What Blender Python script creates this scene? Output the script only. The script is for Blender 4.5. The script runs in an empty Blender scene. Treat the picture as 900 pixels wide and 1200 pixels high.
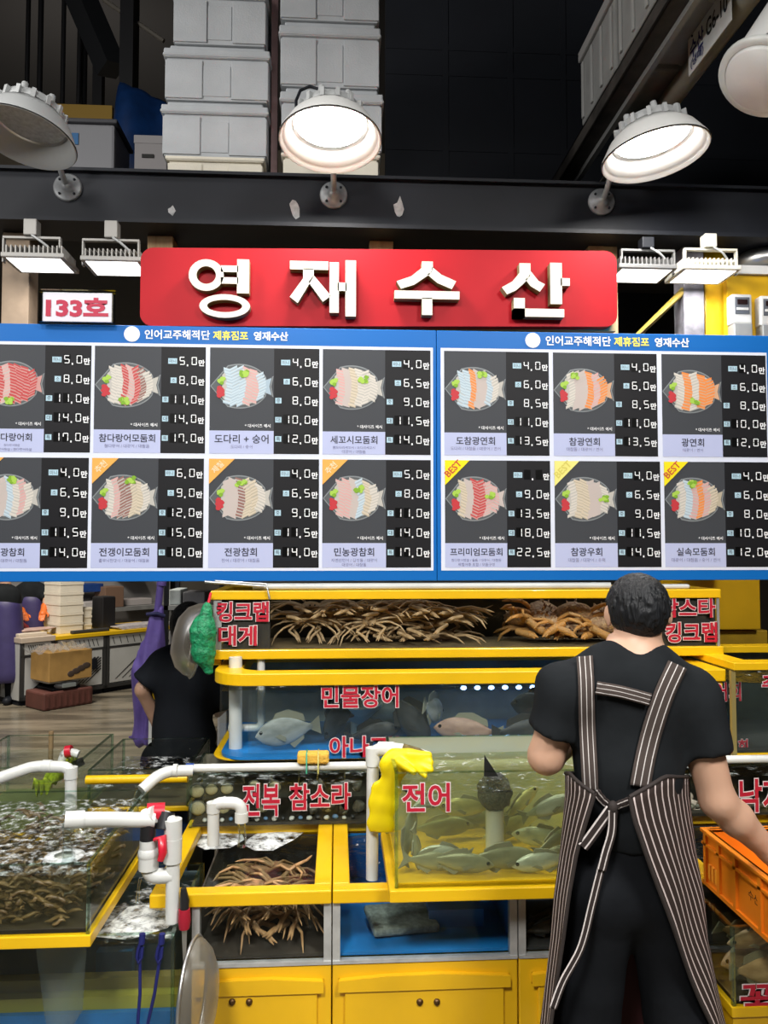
import bpy, bmesh, math, random
import numpy as np
from mathutils import Vector, Matrix, Euler
random.seed(7); np.random.seed(7)
SC = bpy.context.scene
COL = SC.collection
PI = math.pi

# ---------------------------------------------------------------- camera
FPX, YAW, PITCH, CAMZ = 920.0, math.radians(3.4), math.radians(2.5), 1.84
cam_d = bpy.data.cameras.new('camera'); cam = bpy.data.objects.new('camera', cam_d); COL.objects.link(cam)
cam.location = (0, 0, CAMZ); cam.rotation_euler = (PI/2+PITCH, 0, -YAW)
cam_d.sensor_fit = 'VERTICAL'; cam_d.sensor_height = 24.0; cam_d.lens = FPX/1200*24.0; cam_d.clip_end = 100
SC.camera = cam
# ---------------------------------------------------------------- world, exposure, hall lamps, added fill lights
w = bpy.data.worlds.new('world'); SC.world = w; w.use_nodes = True
w.node_tree.nodes['Background'].inputs[0].default_value = (0.55, 0.62, 0.75, 1)
w.node_tree.nodes['Background'].inputs[1].default_value = 0.05
SC.view_settings.view_transform = 'Standard'; SC.view_settings.look = 'None'
SC.view_settings.exposure = -0.35; SC.view_settings.gamma = 1.0; SC.view_settings.use_curve_mapping = False
SC.cycles.use_denoising = True
SC.cycles.max_bounces = 8; SC.cycles.transparent_max_bounces = 32; SC.cycles.diffuse_bounces = 3
SC.cycles.glossy_bounces = 3; SC.cycles.volume_bounces = 0; SC.cycles.caustics_reflective = False; SC.cycles.caustics_refractive = False
def area(name, loc, target, size, energy, color=(1, .97, .92), sy=None, spread=180):
    d = bpy.data.lights.new(name, 'AREA'); d.energy = energy; d.color = color; d.size = size; d.spread = math.radians(spread)
    if sy: d.shape = 'RECTANGLE'; d.size_y = sy
    o = bpy.data.objects.new(name, d); COL.objects.link(o); o.location = loc
    o.rotation_euler = (Vector(target)-Vector(loc)).to_track_quat('-Z', 'Y').to_euler()
    return o
area('hall_lamp_aisle', (-1.0, -0.9, 4.6), (-0.6, 1.7, 0.0), 0.9, 150, (1, .98, .95), spread=125)
area('hall_lamp_aisle_far', (1.9, -0.6, 4.6), (1.0, 1.7, 0.0), 0.9, 130, (1, .98, .95), spread=125)
area('added_fill_high', (-3.2, 1.2, 6.0), (0.2, 3.0, 3.2), 1.0, 80, (1, .98, .95))  # added fill light, brightens the crates and drum at the upper right
area('added_fill_side', (-3.3, 1.5, 3.7), (1.7, 3.6, 3.3), 0.7, 75, (1, .98, .95))  # added fill light aimed under the rack at the location sign's face
area('added_fill_loft', (-3.5, 8.6, 7.6), (-3.4, 13, 4.5), 0.8, 260, (1, .9, .78))  # added fill light that lifts the dark back wall above the loft
area('hall_lamp_rear', (-3.6, 7.2, 4.4), (-3.4, 8.2, 0), 1.2, 330, (1, .93, .82))

# ---------------------------------------------------------------- photo pixel -> point on a plane
cy, sy_ = math.cos(YAW), math.sin(YAW); cp, sp = math.cos(PITCH), math.sin(PITCH)
FW = Vector((sy_*cp, cy*cp, sp)); RT = Vector((cy, -sy_, 0)); UP = RT.cross(FW)
def ray(px, py): return FW*FPX + RT*(px-450) + UP*(600-py)
def W(px, py, Y): d = ray(px, py); return Vector((0, 0, CAMZ)) + d*(Y/d.y)
def G(px, py, z=0.0): d = ray(px, py); return Vector((0, 0, CAMZ)) + d*((z-CAMZ)/d.z)
def WX(px, py, X): d = ray(px, py); return Vector((0, 0, CAMZ)) + d*(X/d.x)

# ---------------------------------------------------------------- mesh collector
class MB:
    def __init__(s): s.v=[]; s.f=[]; s.m=[]; s.sm=[]; s.uv=None
    def add(s, vs, fs, mi=0, smooth=False):
        o=len(s.v); s.v.extend(tuple(x) for x in vs)
        for f in fs: s.f.append(tuple(i+o for i in f)); s.m.append(mi); s.sm.append(smooth)
        return s
    def box(s, x0,x1,y0,y1,z0,z1, mi=0, M=None):
        vs=[Vector((x,y,z)) for z in (z0,z1) for y in (y0,y1) for x in (x0,x1)]
        if M is not None: vs=[M@v for v in vs]
        return s.add(vs, [(0,2,3,1),(4,5,7,6),(0,1,5,4),(2,6,7,3),(0,4,6,2),(1,3,7,5)], mi)
    def quad(s, a,b,c,d, mi=0): return s.add([a,b,c,d],[(0,1,2,3)],mi)
    def tube(s, path, r, n=10, mi=0, caps=True, smooth=True, flat=1.0, hollow=False):
        P=[Vector(p) for p in path]; k=len(P); R=[r]*k if not hasattr(r,'__len__') else r
        T=[]
        for i in range(k):
            a=P[max(0,i-1)]; b=P[min(k-1,i+1)]; t=(b-a); T.append(t.normalized() if t.length>1e-9 else Vector((0,0,1)))
        ref=Vector((0,0,1)) if abs(T[0].z)<.9 else Vector((1,0,0))
        N=(ref-T[0]*ref.dot(T[0])).normalized(); vs=[]
        for i in range(k):
            N=(N-T[i]*N.dot(T[i])); N=N.normalized() if N.length>1e-6 else T[i].orthogonal().normalized()
            B=T[i].cross(N)
            for j in range(n):
                a=2*PI*j/n; vs.append(P[i]+N*(math.cos(a)*R[i]*flat)+B*(math.sin(a)*R[i]))
        fs=[(i*n+j, i*n+(j+1)%n, (i+1)*n+(j+1)%n, (i+1)*n+j) for i in range(k-1) for j in range(n)]
        s.add(vs, fs, mi, smooth)
        if caps:
            s.add(vs[:n], [tuple(reversed(range(n)))], mi); s.add(vs[-n:], [tuple(range(n))], mi)
        return s
    def lathe(s, prof, M=None, n=32, mi=0, smooth=True, close=False):
        M=M or Matrix(); vs=[M@Vector((r*math.cos(2*PI*j/n), r*math.sin(2*PI*j/n), h)) for r,h in prof for j in range(n)]
        k=len(prof); rr=range(k if close else k-1)
        fs=[(i*n+j, i*n+(j+1)%n, ((i+1)%k)*n+(j+1)%n, ((i+1)%k)*n+j) for i in rr for j in range(n)]
        return s.add(vs, fs, mi, smooth)
    def disc(s, M, r, n=32, mi=0): return s.add([M@Vector((r*math.cos(2*PI*j/n), r*math.sin(2*PI*j/n), 0)) for j in range(n)],[tuple(range(n))],mi)
    def prism(s, pts, fn, t0, t1, mi=0, side=True):
        """pts: 2-D outline (ccw seen from t0 side); fn(u,v,t)->point"""
        n=len(pts); a=[fn(u,v,t0) for u,v in pts]; b=[fn(u,v,t1) for u,v in pts]
        s.add(a+b, [tuple(range(n)), tuple(reversed(range(n,2*n)))], mi)
        if side: s.add(a+b, [(j,n+j,n+(j+1)%n,(j+1)%n) for j in range(n)], mi)
        return s
    def ell(s, c, rad, M=None, seg=14, rings=9, mi=0, jit=0.0, pw=1.0):
        vs=[]; c=Vector(c)
        for i in range(rings+1):
            t=PI*i/rings
            for j in range(seg):
                a=2*PI*j/seg; k=1+random.uniform(-jit,jit)
                v=Vector((math.sin(t)*math.cos(a)*rad[0]*k, math.sin(t)*math.sin(a)*rad[1]*k, math.cos(t)*rad[2]*k))
                vs.append(c+(M@v if M is not None else v))
        fs=[(i*seg+j,(i+1)*seg+j,(i+1)*seg+(j+1)%seg,i*seg+(j+1)%seg) for i in range(rings) for j in range(seg)]
        return s.add(vs, fs, mi, True)
    def text(s, body, c, w, h=None, mi=0, off=0.0, ext=0.0, right=(1,0,0), up=(0,0,1), lift=0.0, res=3):
        """lettering centred on c, w wide, h high (None keeps the font's proportions)"""
        vs, fs, (x0,x1,y0,y1) = glyphs(body, off, ext, res)
        right=Vector(right); up=Vector(up); nr=right.cross(up); sx=w/(x1-x0); sy=sx if h is None else h/(y1-y0)
        mx,my=(x0+x1)/2,(y0+y1)/2; c=Vector(c)+nr*lift
        return s.add([c+right*((x-mx)*sx)+up*((y-my)*sy)+nr*z for x,y,z in vs], fs, mi)
    def build(s, name, mats, parent=None, bev=0.0, sub=0, seg=2, weld=False, solid=0.0):
        me=bpy.data.meshes.new(name); off=ORG.get(parent.name, Vector()) if parent else Vector()
        me.from_pydata([(x-off.x,y-off.y,z-off.z) for x,y,z in s.v], [], s.f)
        mats=mats if isinstance(mats,(list,tuple)) else [mats]
        for m in mats: me.materials.append(m)
        me.polygons.foreach_set('material_index', s.m); me.polygons.foreach_set('use_smooth', s.sm)
        if s.uv is not None:
            l=me.uv_layers.new(name='UVMap')
            for lp in me.loops: l.data[lp.index].uv=s.uv[lp.vertex_index]
        me.validate(); me.update()
        if weld:
            b=bmesh.new(); b.from_mesh(me); bmesh.ops.remove_doubles(b, verts=b.verts, dist=1e-5); b.to_mesh(me); b.free()
        o=bpy.data.objects.new(name, me); COL.objects.link(o)
        if parent: o.parent=parent; ORG[o.name]=off
        if solid: m=o.modifiers.new('s','SOLIDIFY'); m.thickness=solid; m.offset=0
        if bev: m=o.modifiers.new('b','BEVEL'); m.width=bev; m.segments=seg; m.limit_method='ANGLE'; m.angle_limit=math.radians(40)
        if sub: m=o.modifiers.new('u','SUBSURF'); m.levels=sub; m.render_levels=sub
        return o
ORG={}; _G={}
def glyphs(body, off, ext, res):
    k=(body,round(off,4),round(ext,4),res)
    if k not in _G:
        c=bpy.data.curves.new('t','FONT'); c.body=body; c.offset=off; c.extrude=ext; c.resolution_u=res
        o=bpy.data.objects.new('t',c); COL.objects.link(o)
        bpy.context.view_layer.update()
        dg=bpy.context.evaluated_depsgraph_get(); ev=o.evaluated_get(dg); me=ev.to_mesh()
        vs=[tuple(v.co) for v in me.vertices]; fs=[tuple(p.vertices) for p in me.polygons]
        ev.to_mesh_clear(); bpy.data.objects.remove(o); bpy.data.curves.remove(c)
        xs=[v[0] for v in vs]; ys=[v[1] for v in vs]
        _G[k]=(vs,fs,(min(xs),max(xs),min(ys),max(ys)))
    return _G[k]
def tag(o, label, cat, group=None, kind=None):
    if label: o['label']=label
    if cat: o['category']=cat
    if group: o['group']=group
    if kind: o['kind']=kind
    return o
def thing(name, label, cat, loc, group=None):
    o=bpy.data.objects.new(name,None); o.empty_display_size=.1; COL.objects.link(o); o.location=loc; ORG[o.name]=Vector(loc)
    return tag(o,label,cat,group)
def struct(o): o['kind']='structure'; return o
def copy_tree(root, M, label, group=None):
    """a copy of a thing with copies of its parts (and their parts)"""
    def cp(o, par):
        c=o.copy(); COL.objects.link(c); c.parent=par
        for ch in KIDS.get(o.name, []): cp(ch, c)
        return c
    r=cp(root,None); r.matrix_world=M; r['label']=label
    if group: r['group']=group
    return r
KIDS={}
def kids(root):
    for o in list(bpy.data.objects):
        if o.parent: KIDS.setdefault(o.parent.name,[])
    for o in bpy.data.objects:
        if o.parent and (o.parent==root or o.parent.parent==root) and o not in KIDS[o.parent.name]: KIDS[o.parent.name].append(o)
def arc(c, a, b, r, n=5):
    """rounded corner path at c between directions a and b"""
    c=Vector(c); a=Vector(a).normalized(); b=Vector(b).normalized(); p0=c+a*r; p1=c+b*r
    return [(p0*(1-t)**2+c*(2*t*(1-t))+p1*t*t) for t in [i/n for i in range(n+1)]]
def rpath(pts, r, n=5):
    P=[Vector(p) for p in pts]; out=[P[0]]
    for i in range(1,len(P)-1): out+=arc(P[i],P[i-1]-P[i],P[i+1]-P[i],r,n)
    return out+[P[-1]]

# ---------------------------------------------------------------- materials
def mat(name, col, rough=.5, metal=0., nz=0., nscale=8., bump=0., bscale=40., col2=None, emit=None, es=0., coat=0., spec=.5, stretch=None, lo=.35, hi=.65, sss=0.):
    m=bpy.data.materials.new(name); m.use_nodes=True; nt=m.node_tree; b=nt.nodes['Principled BSDF']
    b.inputs['Base Color'].default_value=(*col,1); b.inputs['Roughness'].default_value=rough; b.inputs['Metallic'].default_value=metal
    b.inputs['Coat Weight'].default_value=coat; b.inputs['Specular IOR Level'].default_value=spec
    if sss: b.inputs['Subsurface Weight'].default_value=sss; b.inputs['Subsurface Radius'].default_value=(.02,.008,.004)
    if emit: b.inputs['Emission Color'].default_value=(*emit,1); b.inputs['Emission Strength'].default_value=es
    tc=nt.nodes.new('ShaderNodeTexCoord'); src=tc.outputs['Object']
    if stretch:
        mp=nt.nodes.new('ShaderNodeMapping'); mp.inputs['Scale'].default_value=stretch; nt.links.new(src,mp.inputs[0]); src=mp.outputs[0]
    if nz or col2:
        n=nt.nodes.new('ShaderNodeTexNoise'); n.inputs['Scale'].default_value=nscale; n.inputs['Detail'].default_value=5; nt.links.new(src,n.inputs['Vector'])
        r=nt.nodes.new('ShaderNodeValToRGB'); r.color_ramp.elements[0].position=lo; r.color_ramp.elements[1].position=hi
        c2=col2 if col2 else tuple(x*(1-nz) for x in col)
        r.color_ramp.elements[0].color=(*c2,1); r.color_ramp.elements[1].color=(*col,1)
        nt.links.new(n.outputs[0],r.inputs[0]); nt.links.new(r.outputs[0],b.inputs['Base Color'])
    if bump:
        n=nt.nodes.new('ShaderNodeTexNoise'); n.inputs['Scale'].default_value=bscale; n.inputs['Detail'].default_value=3; nt.links.new(src,n.inputs['Vector'])
        u=nt.nodes.new('ShaderNodeBump'); u.inputs['Strength'].default_value=bump; u.inputs['Distance'].default_value=.01
        nt.links.new(n.outputs[0],u.inputs['Height']); nt.links.new(u.outputs[0],b.inputs['Normal'])
    return m
def clear(name, tint=(.9,.97,.94), gloss=.12, rough=.02, bump=0., bscale=20., foam=None, haze=0., hazecol=(.6,.65,.5)):
    """glass and water: looks straight through, tinted, with a mirror share that grows at grazing angles"""
    m=bpy.data.materials.new(name); m.use_nodes=True; nt=m.node_tree; nt.nodes.clear(); N=nt.nodes.new; L=nt.links.new
    out=N('ShaderNodeOutputMaterial'); t=N('ShaderNodeBsdfTransparent'); t.inputs[0].default_value=(*tint,1)
    g=N('ShaderNodeBsdfGlossy'); g.inputs['Roughness'].default_value=rough; g.inputs[0].default_value=(1,1,1,1)
    lw=N('ShaderNodeLayerWeight'); lw.inputs[0].default_value=.35; mul=N('ShaderNodeMath'); mul.operation='MULTIPLY'; mul.inputs[1].default_value=gloss*4
    mx=N('ShaderNodeMixShader'); L(lw.outputs['Fresnel'],mul.inputs[0])
    mn=N('ShaderNodeMath'); mn.operation='MINIMUM'; mn.inputs[1].default_value=.6; L(mul.outputs[0],mn.inputs[0])
    L(mn.outputs[0],mx.inputs[0]); L(t.outputs[0],mx.inputs[1]); L(g.outputs[0],mx.inputs[2]); last=mx
    tc=N('ShaderNodeTexCoord')
    if bump:
        n=N('ShaderNodeTexNoise'); n.inputs['Scale'].default_value=bscale; n.inputs['Detail'].default_value=4; L(tc.outputs['Object'],n.inputs['Vector'])
        u=N('ShaderNodeBump'); u.inputs['Strength'].default_value=bump; u.inputs['Distance'].default_value=.02
        L(n.outputs[0],u.inputs['Height']); L(u.outputs[0],g.inputs['Normal']); L(u.outputs[0],lw.inputs['Normal'])
    if haze:
        d=N('ShaderNodeBsdfDiffuse'); d.inputs[0].default_value=(*hazecol,1); tl=N('ShaderNodeBsdfTranslucent'); tl.inputs[0].default_value=(*hazecol,1)
        a=N('ShaderNodeMixShader'); a.inputs[0].default_value=.5; L(d.outputs[0],a.inputs[1]); L(tl.outputs[0],a.inputs[2])
        h=N('ShaderNodeMixShader'); h.inputs[0].default_value=haze; L(last.outputs[0],h.inputs[1]); L(a.outputs[0],h.inputs[2]); last=h
    if foam:
        sc,lo,hi=foam
        n=N('ShaderNodeTexNoise'); n.inputs['Scale'].default_value=sc; n.inputs['Detail'].default_value=8; n.inputs['Roughness'].default_value=.7; L(tc.outputs['Object'],n.inputs['Vector'])
        r=N('ShaderNodeMapRange'); r.inputs[1].default_value=lo; r.inputs[2].default_value=hi; L(n.outputs[0],r.inputs[0])
        d=N('ShaderNodeBsdfDiffuse'); d.inputs[0].default_value=(.8,.83,.82,1)
        h=N('ShaderNodeMixShader'); L(r.outputs[0],h.inputs[0]); L(last.outputs[0],h.inputs[1]); L(d.outputs[0],h.inputs[2]); last=h
    L(last.outputs[0],out.inputs[0]); return m
def lamp_mat(name, col, s):
    m=bpy.data.materials.new(name); m.use_nodes=True; nt=m.node_tree; nt.nodes.clear()
    o=nt.nodes.new('ShaderNodeOutputMaterial'); e=nt.nodes.new('ShaderNodeEmission'); e.inputs[0].default_value=(*col,1); e.inputs[1].default_value=s
    nt.links.new(e.outputs[0],o.inputs[0]); return m
def stripe_mat(name, base, line, count, duty, u=True, rough=.8, pair=False):
    """woven stripes that run along the cloth (UV)"""
    m=bpy.data.materials.new(name); m.use_nodes=True; nt=m.node_tree; b=nt.nodes['Principled BSDF']; b.inputs['Roughness'].default_value=rough; b.inputs['Specular IOR Level'].default_value=.2
    N=nt.nodes.new; L=nt.links.new; uv=N('ShaderNodeUVMap'); sp_=N('ShaderNodeSeparateXYZ'); L(uv.outputs[0],sp_.inputs[0])
    a=N('ShaderNodeMath'); a.operation='MULTIPLY'; a.inputs[1].default_value=count; L(sp_.outputs[0 if u else 1],a.inputs[0])
    f=N('ShaderNodeMath'); f.operation='FRACT'; L(a.outputs[0],f.inputs[0])
    c=N('ShaderNodeMath'); c.operation='COMPARE'; c.inputs[1].default_value=.5; c.inputs[2].default_value=duty/2; L(f.outputs[0],c.inputs[0])
    mx=N('ShaderNodeMix'); mx.data_type='RGBA'; L(c.outputs[0],mx.inputs[0]); mx.inputs[6].default_value=(*base,1); mx.inputs[7].default_value=(*line,1)
    L(mx.outputs[2],b.inputs['Base Color']); return m
YEL=mat('yellow_paint',(.84,.50,.004),.38,nz=.12,nscale=3,coat=.2)
YELD=mat('yellow_cabinet_paint',(.80,.46,.008),.4,nz=.2,nscale=2.5,coat=.2)
WHT=mat('white_plastic',(.72,.72,.70),.4,nz=.06)
PVC=mat('pvc_pipe',(.68,.69,.66),.35,nz=.15,nscale=6)
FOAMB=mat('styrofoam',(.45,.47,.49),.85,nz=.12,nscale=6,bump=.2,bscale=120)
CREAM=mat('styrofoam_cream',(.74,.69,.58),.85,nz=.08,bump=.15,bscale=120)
BLK=mat('black_steel',(.012,.014,.020),.55,nz=.4,nscale=2,spec=.25)
RED=mat('red_sign',(.46,.006,.014),.5,nz=.12,nscale=3,spec=.2)
BLUE=mat('menu_blue',(.004,.13,.46),.42,spec=.25)
STEEL=mat('steel',(.55,.55,.54),.35,metal=.9)
GREYM=mat('grey_metal',(.35,.36,.36),.5,metal=.3,nz=.2)
SILV=mat('silver_trim',(.62,.63,.62),.35,metal=.5,nz=.2,nscale=20)
RUST=mat('rusty_steel',(.06,.052,.045),.7,nz=.5,nscale=9)
WOOD=mat('wood_post',(.36,.24,.12),.7,col2=(.24,.15,.07),nscale=6,stretch=(6,6,.6))
GLASS=clear('glass',(.965,.985,.975),.05)
GEDGE=clear('glass_edge',(.76,.88,.83),.22)
LWHITE=mat('letter_white',(.78,.76,.66),.5); LSIDE=mat('letter_side',(.20,.17,.08),.6)
TRED=mat('sticker_red',(.46,.008,.03),.5); TWHITE=mat('sticker_white',(.74,.64,.64),.5)
BLUEL=mat('blue_liner',(.012,.22,.62),.45,nz=.35,nscale=5)
DARK=mat('dark_inside',(.03,.03,.028),.8)
SKIN=mat('skin',(.54,.32,.215),.5,nz=.08,nscale=10,sss=.05)
BTEE=mat('black_tee',(.014,.016,.018),.85,nz=.25,nscale=8,bump=.25,bscale=14,spec=.08)
BPANT=mat('black_pants',(.008,.009,.011),.75,nz=.3,nscale=6,bump=.5,bscale=9,spec=.08)
HAIR=mat('black_hair',(.007,.008,.010),.55,nz=.5,nscale=60,bump=.9,bscale=110,stretch=(1,1,.14),spec=.35)

# ---------------------------------------------------------------- organic bodies: one distance field -> one continuous mesh
class Field:
    def __init__(s, lo, hi, h):
        s.h=h; s.lo=np.array(lo,float); n=np.ceil((np.array(hi,float)-s.lo)/h).astype(int)+1
        s.ax=[s.lo[i]+h*np.arange(n[i]) for i in range(3)]; s.D=np.full(tuple(n),9.0,np.float32)
    def _put(s, lo, hi, fn, k):
        i0=[max(0,int((lo[i]-s.lo[i])/s.h)) for i in range(3)]; i1=[min(s.D.shape[i],int((hi[i]-s.lo[i])/s.h)+2) for i in range(3)]
        if any(a>=b for a,b in zip(i0,i1)): return s
        X,Y,Z=np.meshgrid(s.ax[0][i0[0]:i1[0]],s.ax[1][i0[1]:i1[1]],s.ax[2][i0[2]:i1[2]],indexing='ij')
        d=fn(X,Y,Z); sl=tuple(slice(a,b) for a,b in zip(i0,i1)); a=s.D[sl]
        h=np.maximum(k-np.abs(a-d),0)/max(k,1e-6); s.D[sl]=np.minimum(a,d)-h*h*k*.25
        return s
    def cap(s, a, b, ra, rb=None, k=.03, sx=1., sy=1., cut=None):
        """tapered capsule; sx, sy squash its section; cut=(point, direction) keeps the side the direction points away from"""
        rb=ra if rb is None else rb; a=np.array(a,float); b=np.array(b,float); m=max(ra,rb)*max(1,sx,sy)+k+2*s.h
        def fn(X,Y,Z):
            ab=b-a; abs_=ab/np.array([sx,sy,1]); L=(abs_**2).sum()+1e-12
            x=(X-a[0])/sx; y=(Y-a[1])/sy; z=Z-a[2]
            t=np.clip((x*abs_[0]+y*abs_[1]+z*abs_[2])/L,0,1)
            d=np.sqrt((x-t*abs_[0])**2+(y-t*abs_[1])**2+(z-t*abs_[2])**2)-(ra+(rb-ra)*t); d=d*min(1,sx,sy)
            if cut:
                for p,n in (cut if isinstance(cut,list) else [cut]):
                    n=np.array(n,float)/np.linalg.norm(n); d=np.maximum(d,(X-p[0])*n[0]+(Y-p[1])*n[1]+(Z-p[2])*n[2])
            return d
        return s._put(np.minimum(a,b)-m,np.maximum(a,b)+m,fn,k)
    def ell(s, c, r, k=.03, cut=None, rot=None):
        c=np.array(c,float); r=np.array(r,float); m=r.max()+k+2*s.h
        def fn(X,Y,Z):
            x,y,z=X-c[0],Y-c[1],Z-c[2]
            if rot is not None:
                R=rot; x,y,z=[R[0][i]*x+R[1][i]*y+R[2][i]*z for i in range(3)]
            q=np.sqrt((x/r[0])**2+(y/r[1])**2+(z/r[2])**2); d=(q-1)*r.min()
            if cut:
                for p,n in (cut if isinstance(cut,list) else [cut]):
                    n=np.array(n,float)/np.linalg.norm(n); d=np.maximum(d,(X-p[0])*n[0]+(Y-p[1])*n[1]+(Z-p[2])*n[2])
            return d
        return s._put(c-m,c+m,fn,k)
    def sub(s, c, r):
        X,Y,Z=np.meshgrid(*s.ax,indexing='ij'); q=np.sqrt(((X-c[0])/r[0])**2+((Y-c[1])/r[1])**2+((Z-c[2])/r[2])**2)
        s.D=np.maximum(s.D,-(q-1)*min(r)); return s
    def plane(s, p, n):
        X,Y,Z=np.meshgrid(*s.ax,indexing='ij'); n=np.array(n,float)/np.linalg.norm(n)
        s.D=np.maximum(s.D,(X-p[0])*n[0]+(Y-p[1])*n[1]+(Z-p[2])*n[2]); return s
    def wrinkle(s, amp, fx, fy, fz):
        X,Y,Z=np.meshgrid(*s.ax,indexing='ij'); near=np.abs(s.D)<.05
        s.D=s.D+near*(amp*np.sin(fx*X+fz*Z+1.3*np.sin(fy*Y+9*Z))*np.sin(.7*fz*Z-fx*.6*X+2)).astype(np.float32); return s
    def mb(s, smooth=True):
        V=s.D; ins=V<0; n=V.shape; cs=tuple(i-1 for i in n); cnt=np.zeros(cs,np.int32); acc=np.zeros(cs+(3,),np.float32)
        def sl(o,shape): return tuple(slice(o[i],o[i]+shape[i]) for i in range(3))
        for d in range(3):
            e=[0,1,2]; e.remove(d)
            for a in (0,1):
                for b in (0,1):
                    o=[0,0,0]; o[e[0]]=a; o[e[1]]=b; o2=list(o); o2[d]=1
                    v0=V[sl(o,cs)]; v1=V[sl(o2,cs)]; c=(v0<0)!=(v1<0); t=np.where(c,v0/np.where(c,v0-v1,1),0)
                    cnt+=c; acc[...,d]+=t*c; acc[...,e[0]]+=a*c; acc[...,e[1]]+=b*c
        act=cnt>0; idx=np.full(cs,-1,np.int64); idx[act]=np.arange(act.sum()); ii=np.argwhere(act)
        P=(ii+acc[act]/cnt[act][:,None])*s.h+s.lo; F=[]
        for d in range(3):
            e=[(d+1)%3,(d+2)%3]; sh=list(n); sh[d]-=1; sh[e[0]]-=2; sh[e[1]]-=2
            o=[0,0,0]; o[e[0]]=1; o[e[1]]=1; o2=list(o); o2[d]=1
            a=ins[sl(o,sh)]; b=ins[sl(o2,sh)]; c=a!=b; q=np.argwhere(c); up=a[c]
            def cell(da,db):
                r=q.copy(); r[:,e[0]]+=da; r[:,e[1]]+=db; return idx[r[:,0],r[:,1],r[:,2]]
            A,B,C,Dd=cell(0,0),cell(1,0),cell(1,1),cell(0,1)
            f=np.stack([A,B,C,Dd],1); f[~up]=f[~up][:,::-1]; F.append(f)
        F=np.concatenate(F); m=MB(); m.v=[tuple(p) for p in P.tolist()]; m.f=[tuple(x) for x in F.tolist()]; m.m=[0]*len(m.f); m.sm=[smooth]*len(m.f)
        return m
def relax(o, it=2, fac=.5):
    m=o.modifiers.new('r','SMOOTH'); m.iterations=it; m.factor=fac; return o
# ================================================================ SETTING
fl=mat('wet_concrete',(.25,.215,.16),.25,col2=(.10,.088,.066),nscale=1.6,stretch=(.7,3.2,1),lo=.38,hi=.6,bump=.12,bscale=5,spec=.5)
struct(MB().box(-9,9,-4,14,-.1,0).build('floor',fl))
wallm=mat('hall_wall',(.085,.075,.06),.9,nz=.4,nscale=1.2)
struct(MB().box(-9,9,14,14.2,0,9).build('wall_back',wallm))
struct(MB().box(-9.2,-9,-4,14,0,9).build('wall_left',wallm))
struct(MB().box(9,9.2,-4,14,0,9).build('wall_right',wallm))
struct(MB().box(-9,9,-4,14,9,9.2).build('ceiling',mat('dark_ceiling',(.03,.03,.032),.9)))
# dark panelled partition above the stall, right of the stacked boxes
pm=mat('dark_panel',(.013,.016,.024),.75,nz=.3,nscale=1.5)
pw=MB(); xa=W(452,100,5.3).x; xb=4.6
pw.box(xa,xb,5.3,5.4,3.3,8.5)
for px in (522,598,660): x=W(px,100,5.3).x; pw.box(x-.02,x+.02,5.295,5.3,3.3,8.5)
for z in (W(500,55,5.3).z,W(500,85,5.3).z,4.6): pw.box(xa,xb,5.296,5.3,z-.02,z+.02)
struct(pw.build('wall_upper',pm))
# mezzanine deck and the black steel beam that carries it
BY=3.8
zb0=W(450,273,BY).z; zb1=W(450,209,BY).z
bm=MB().box(-4.5,4.6,BY,BY+.02,zb0+.02,zb1).box(-4.5,4.6,BY-.06,BY+.2,zb0,zb0+.02).box(-4.5,4.6,BY-.03,BY+.2,zb1-.015,zb1)
beam=struct(bm.build('trim_1',BLK))
struct(MB().box(-4.5,4.6,BY+.2,6.8,zb1-.05,zb1).build('floor_upper',mat('mezzanine_deck',(.03,.03,.03),.9)))
paper=mat('torn_paper',(.5,.5,.5),.9,nz=.4,nscale=30)
def scrap(px0,py0,px1,py1,label):
    a=W(px0,py0,BY-.002); b=W(px1,py1,BY-.002); n=9; pts=[]
    for i in range(n):
        t=2*PI*i/n; k=random.uniform(.6,1.15); pts.append(((a.x+b.x)/2+math.cos(t)*k*(b.x-a.x)/2,(a.z+b.z)/2+math.sin(t)*k*(a.z-b.z)/2))
    o=MB().prism(pts,lambda u,v,t:Vector((u,t,v)),BY-.002,BY).build('paper_scrap',paper); tag(o,label,'scrap')
scrap(196,240,207,254,'torn grey paper scrap on the beam below the first box tower')
scrap(339,230,352,258,'torn paper scrap on the beam below and left of the hanging lamp')
scrap(461,231,474,259,'pale rectangular paper scrap on the beam near the red sign centre')
# posts behind the signs
def post(name,px0,px1,Y,z0,z1,m,label,cat='post'):
    a=W(px0,330,Y).x; b=W(px1,330,Y).x
    o=MB().box(a,b,Y,Y+.12,z0,z1).build(name,m,bev=.004); tag(o,label,cat); return o
post('wooden_post',172,202,3.9,1.72,zb0,WOOD,'tan wooden post above the left end of the red signboard')
post('wooden_post',433,461,3.9,1.72,zb0,WOOD,'tan wooden post behind the middle of the red signboard')
post('wooden_post',690,724,3.9,1.72,zb0,WOOD,'tan wooden post behind the right end of the red signboard')
post('wooden_post',2,34,3.9,1.72,zb0,mat('pale_post',(.34,.25,.17),.7,nz=.3),'pale brown post below the far left floodlight')
post('steel_column',801,825,3.88,1.72,zb0,mat('scuffed_column',(.25,.24,.27),.6,nz=.5,nscale=14),'scuffed grey steel column below the white floodlight','column')
post('yellow_column',826,851,3.92,1.72,zb0,YELD,'narrow yellow column beside the grey steel column','column')
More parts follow.
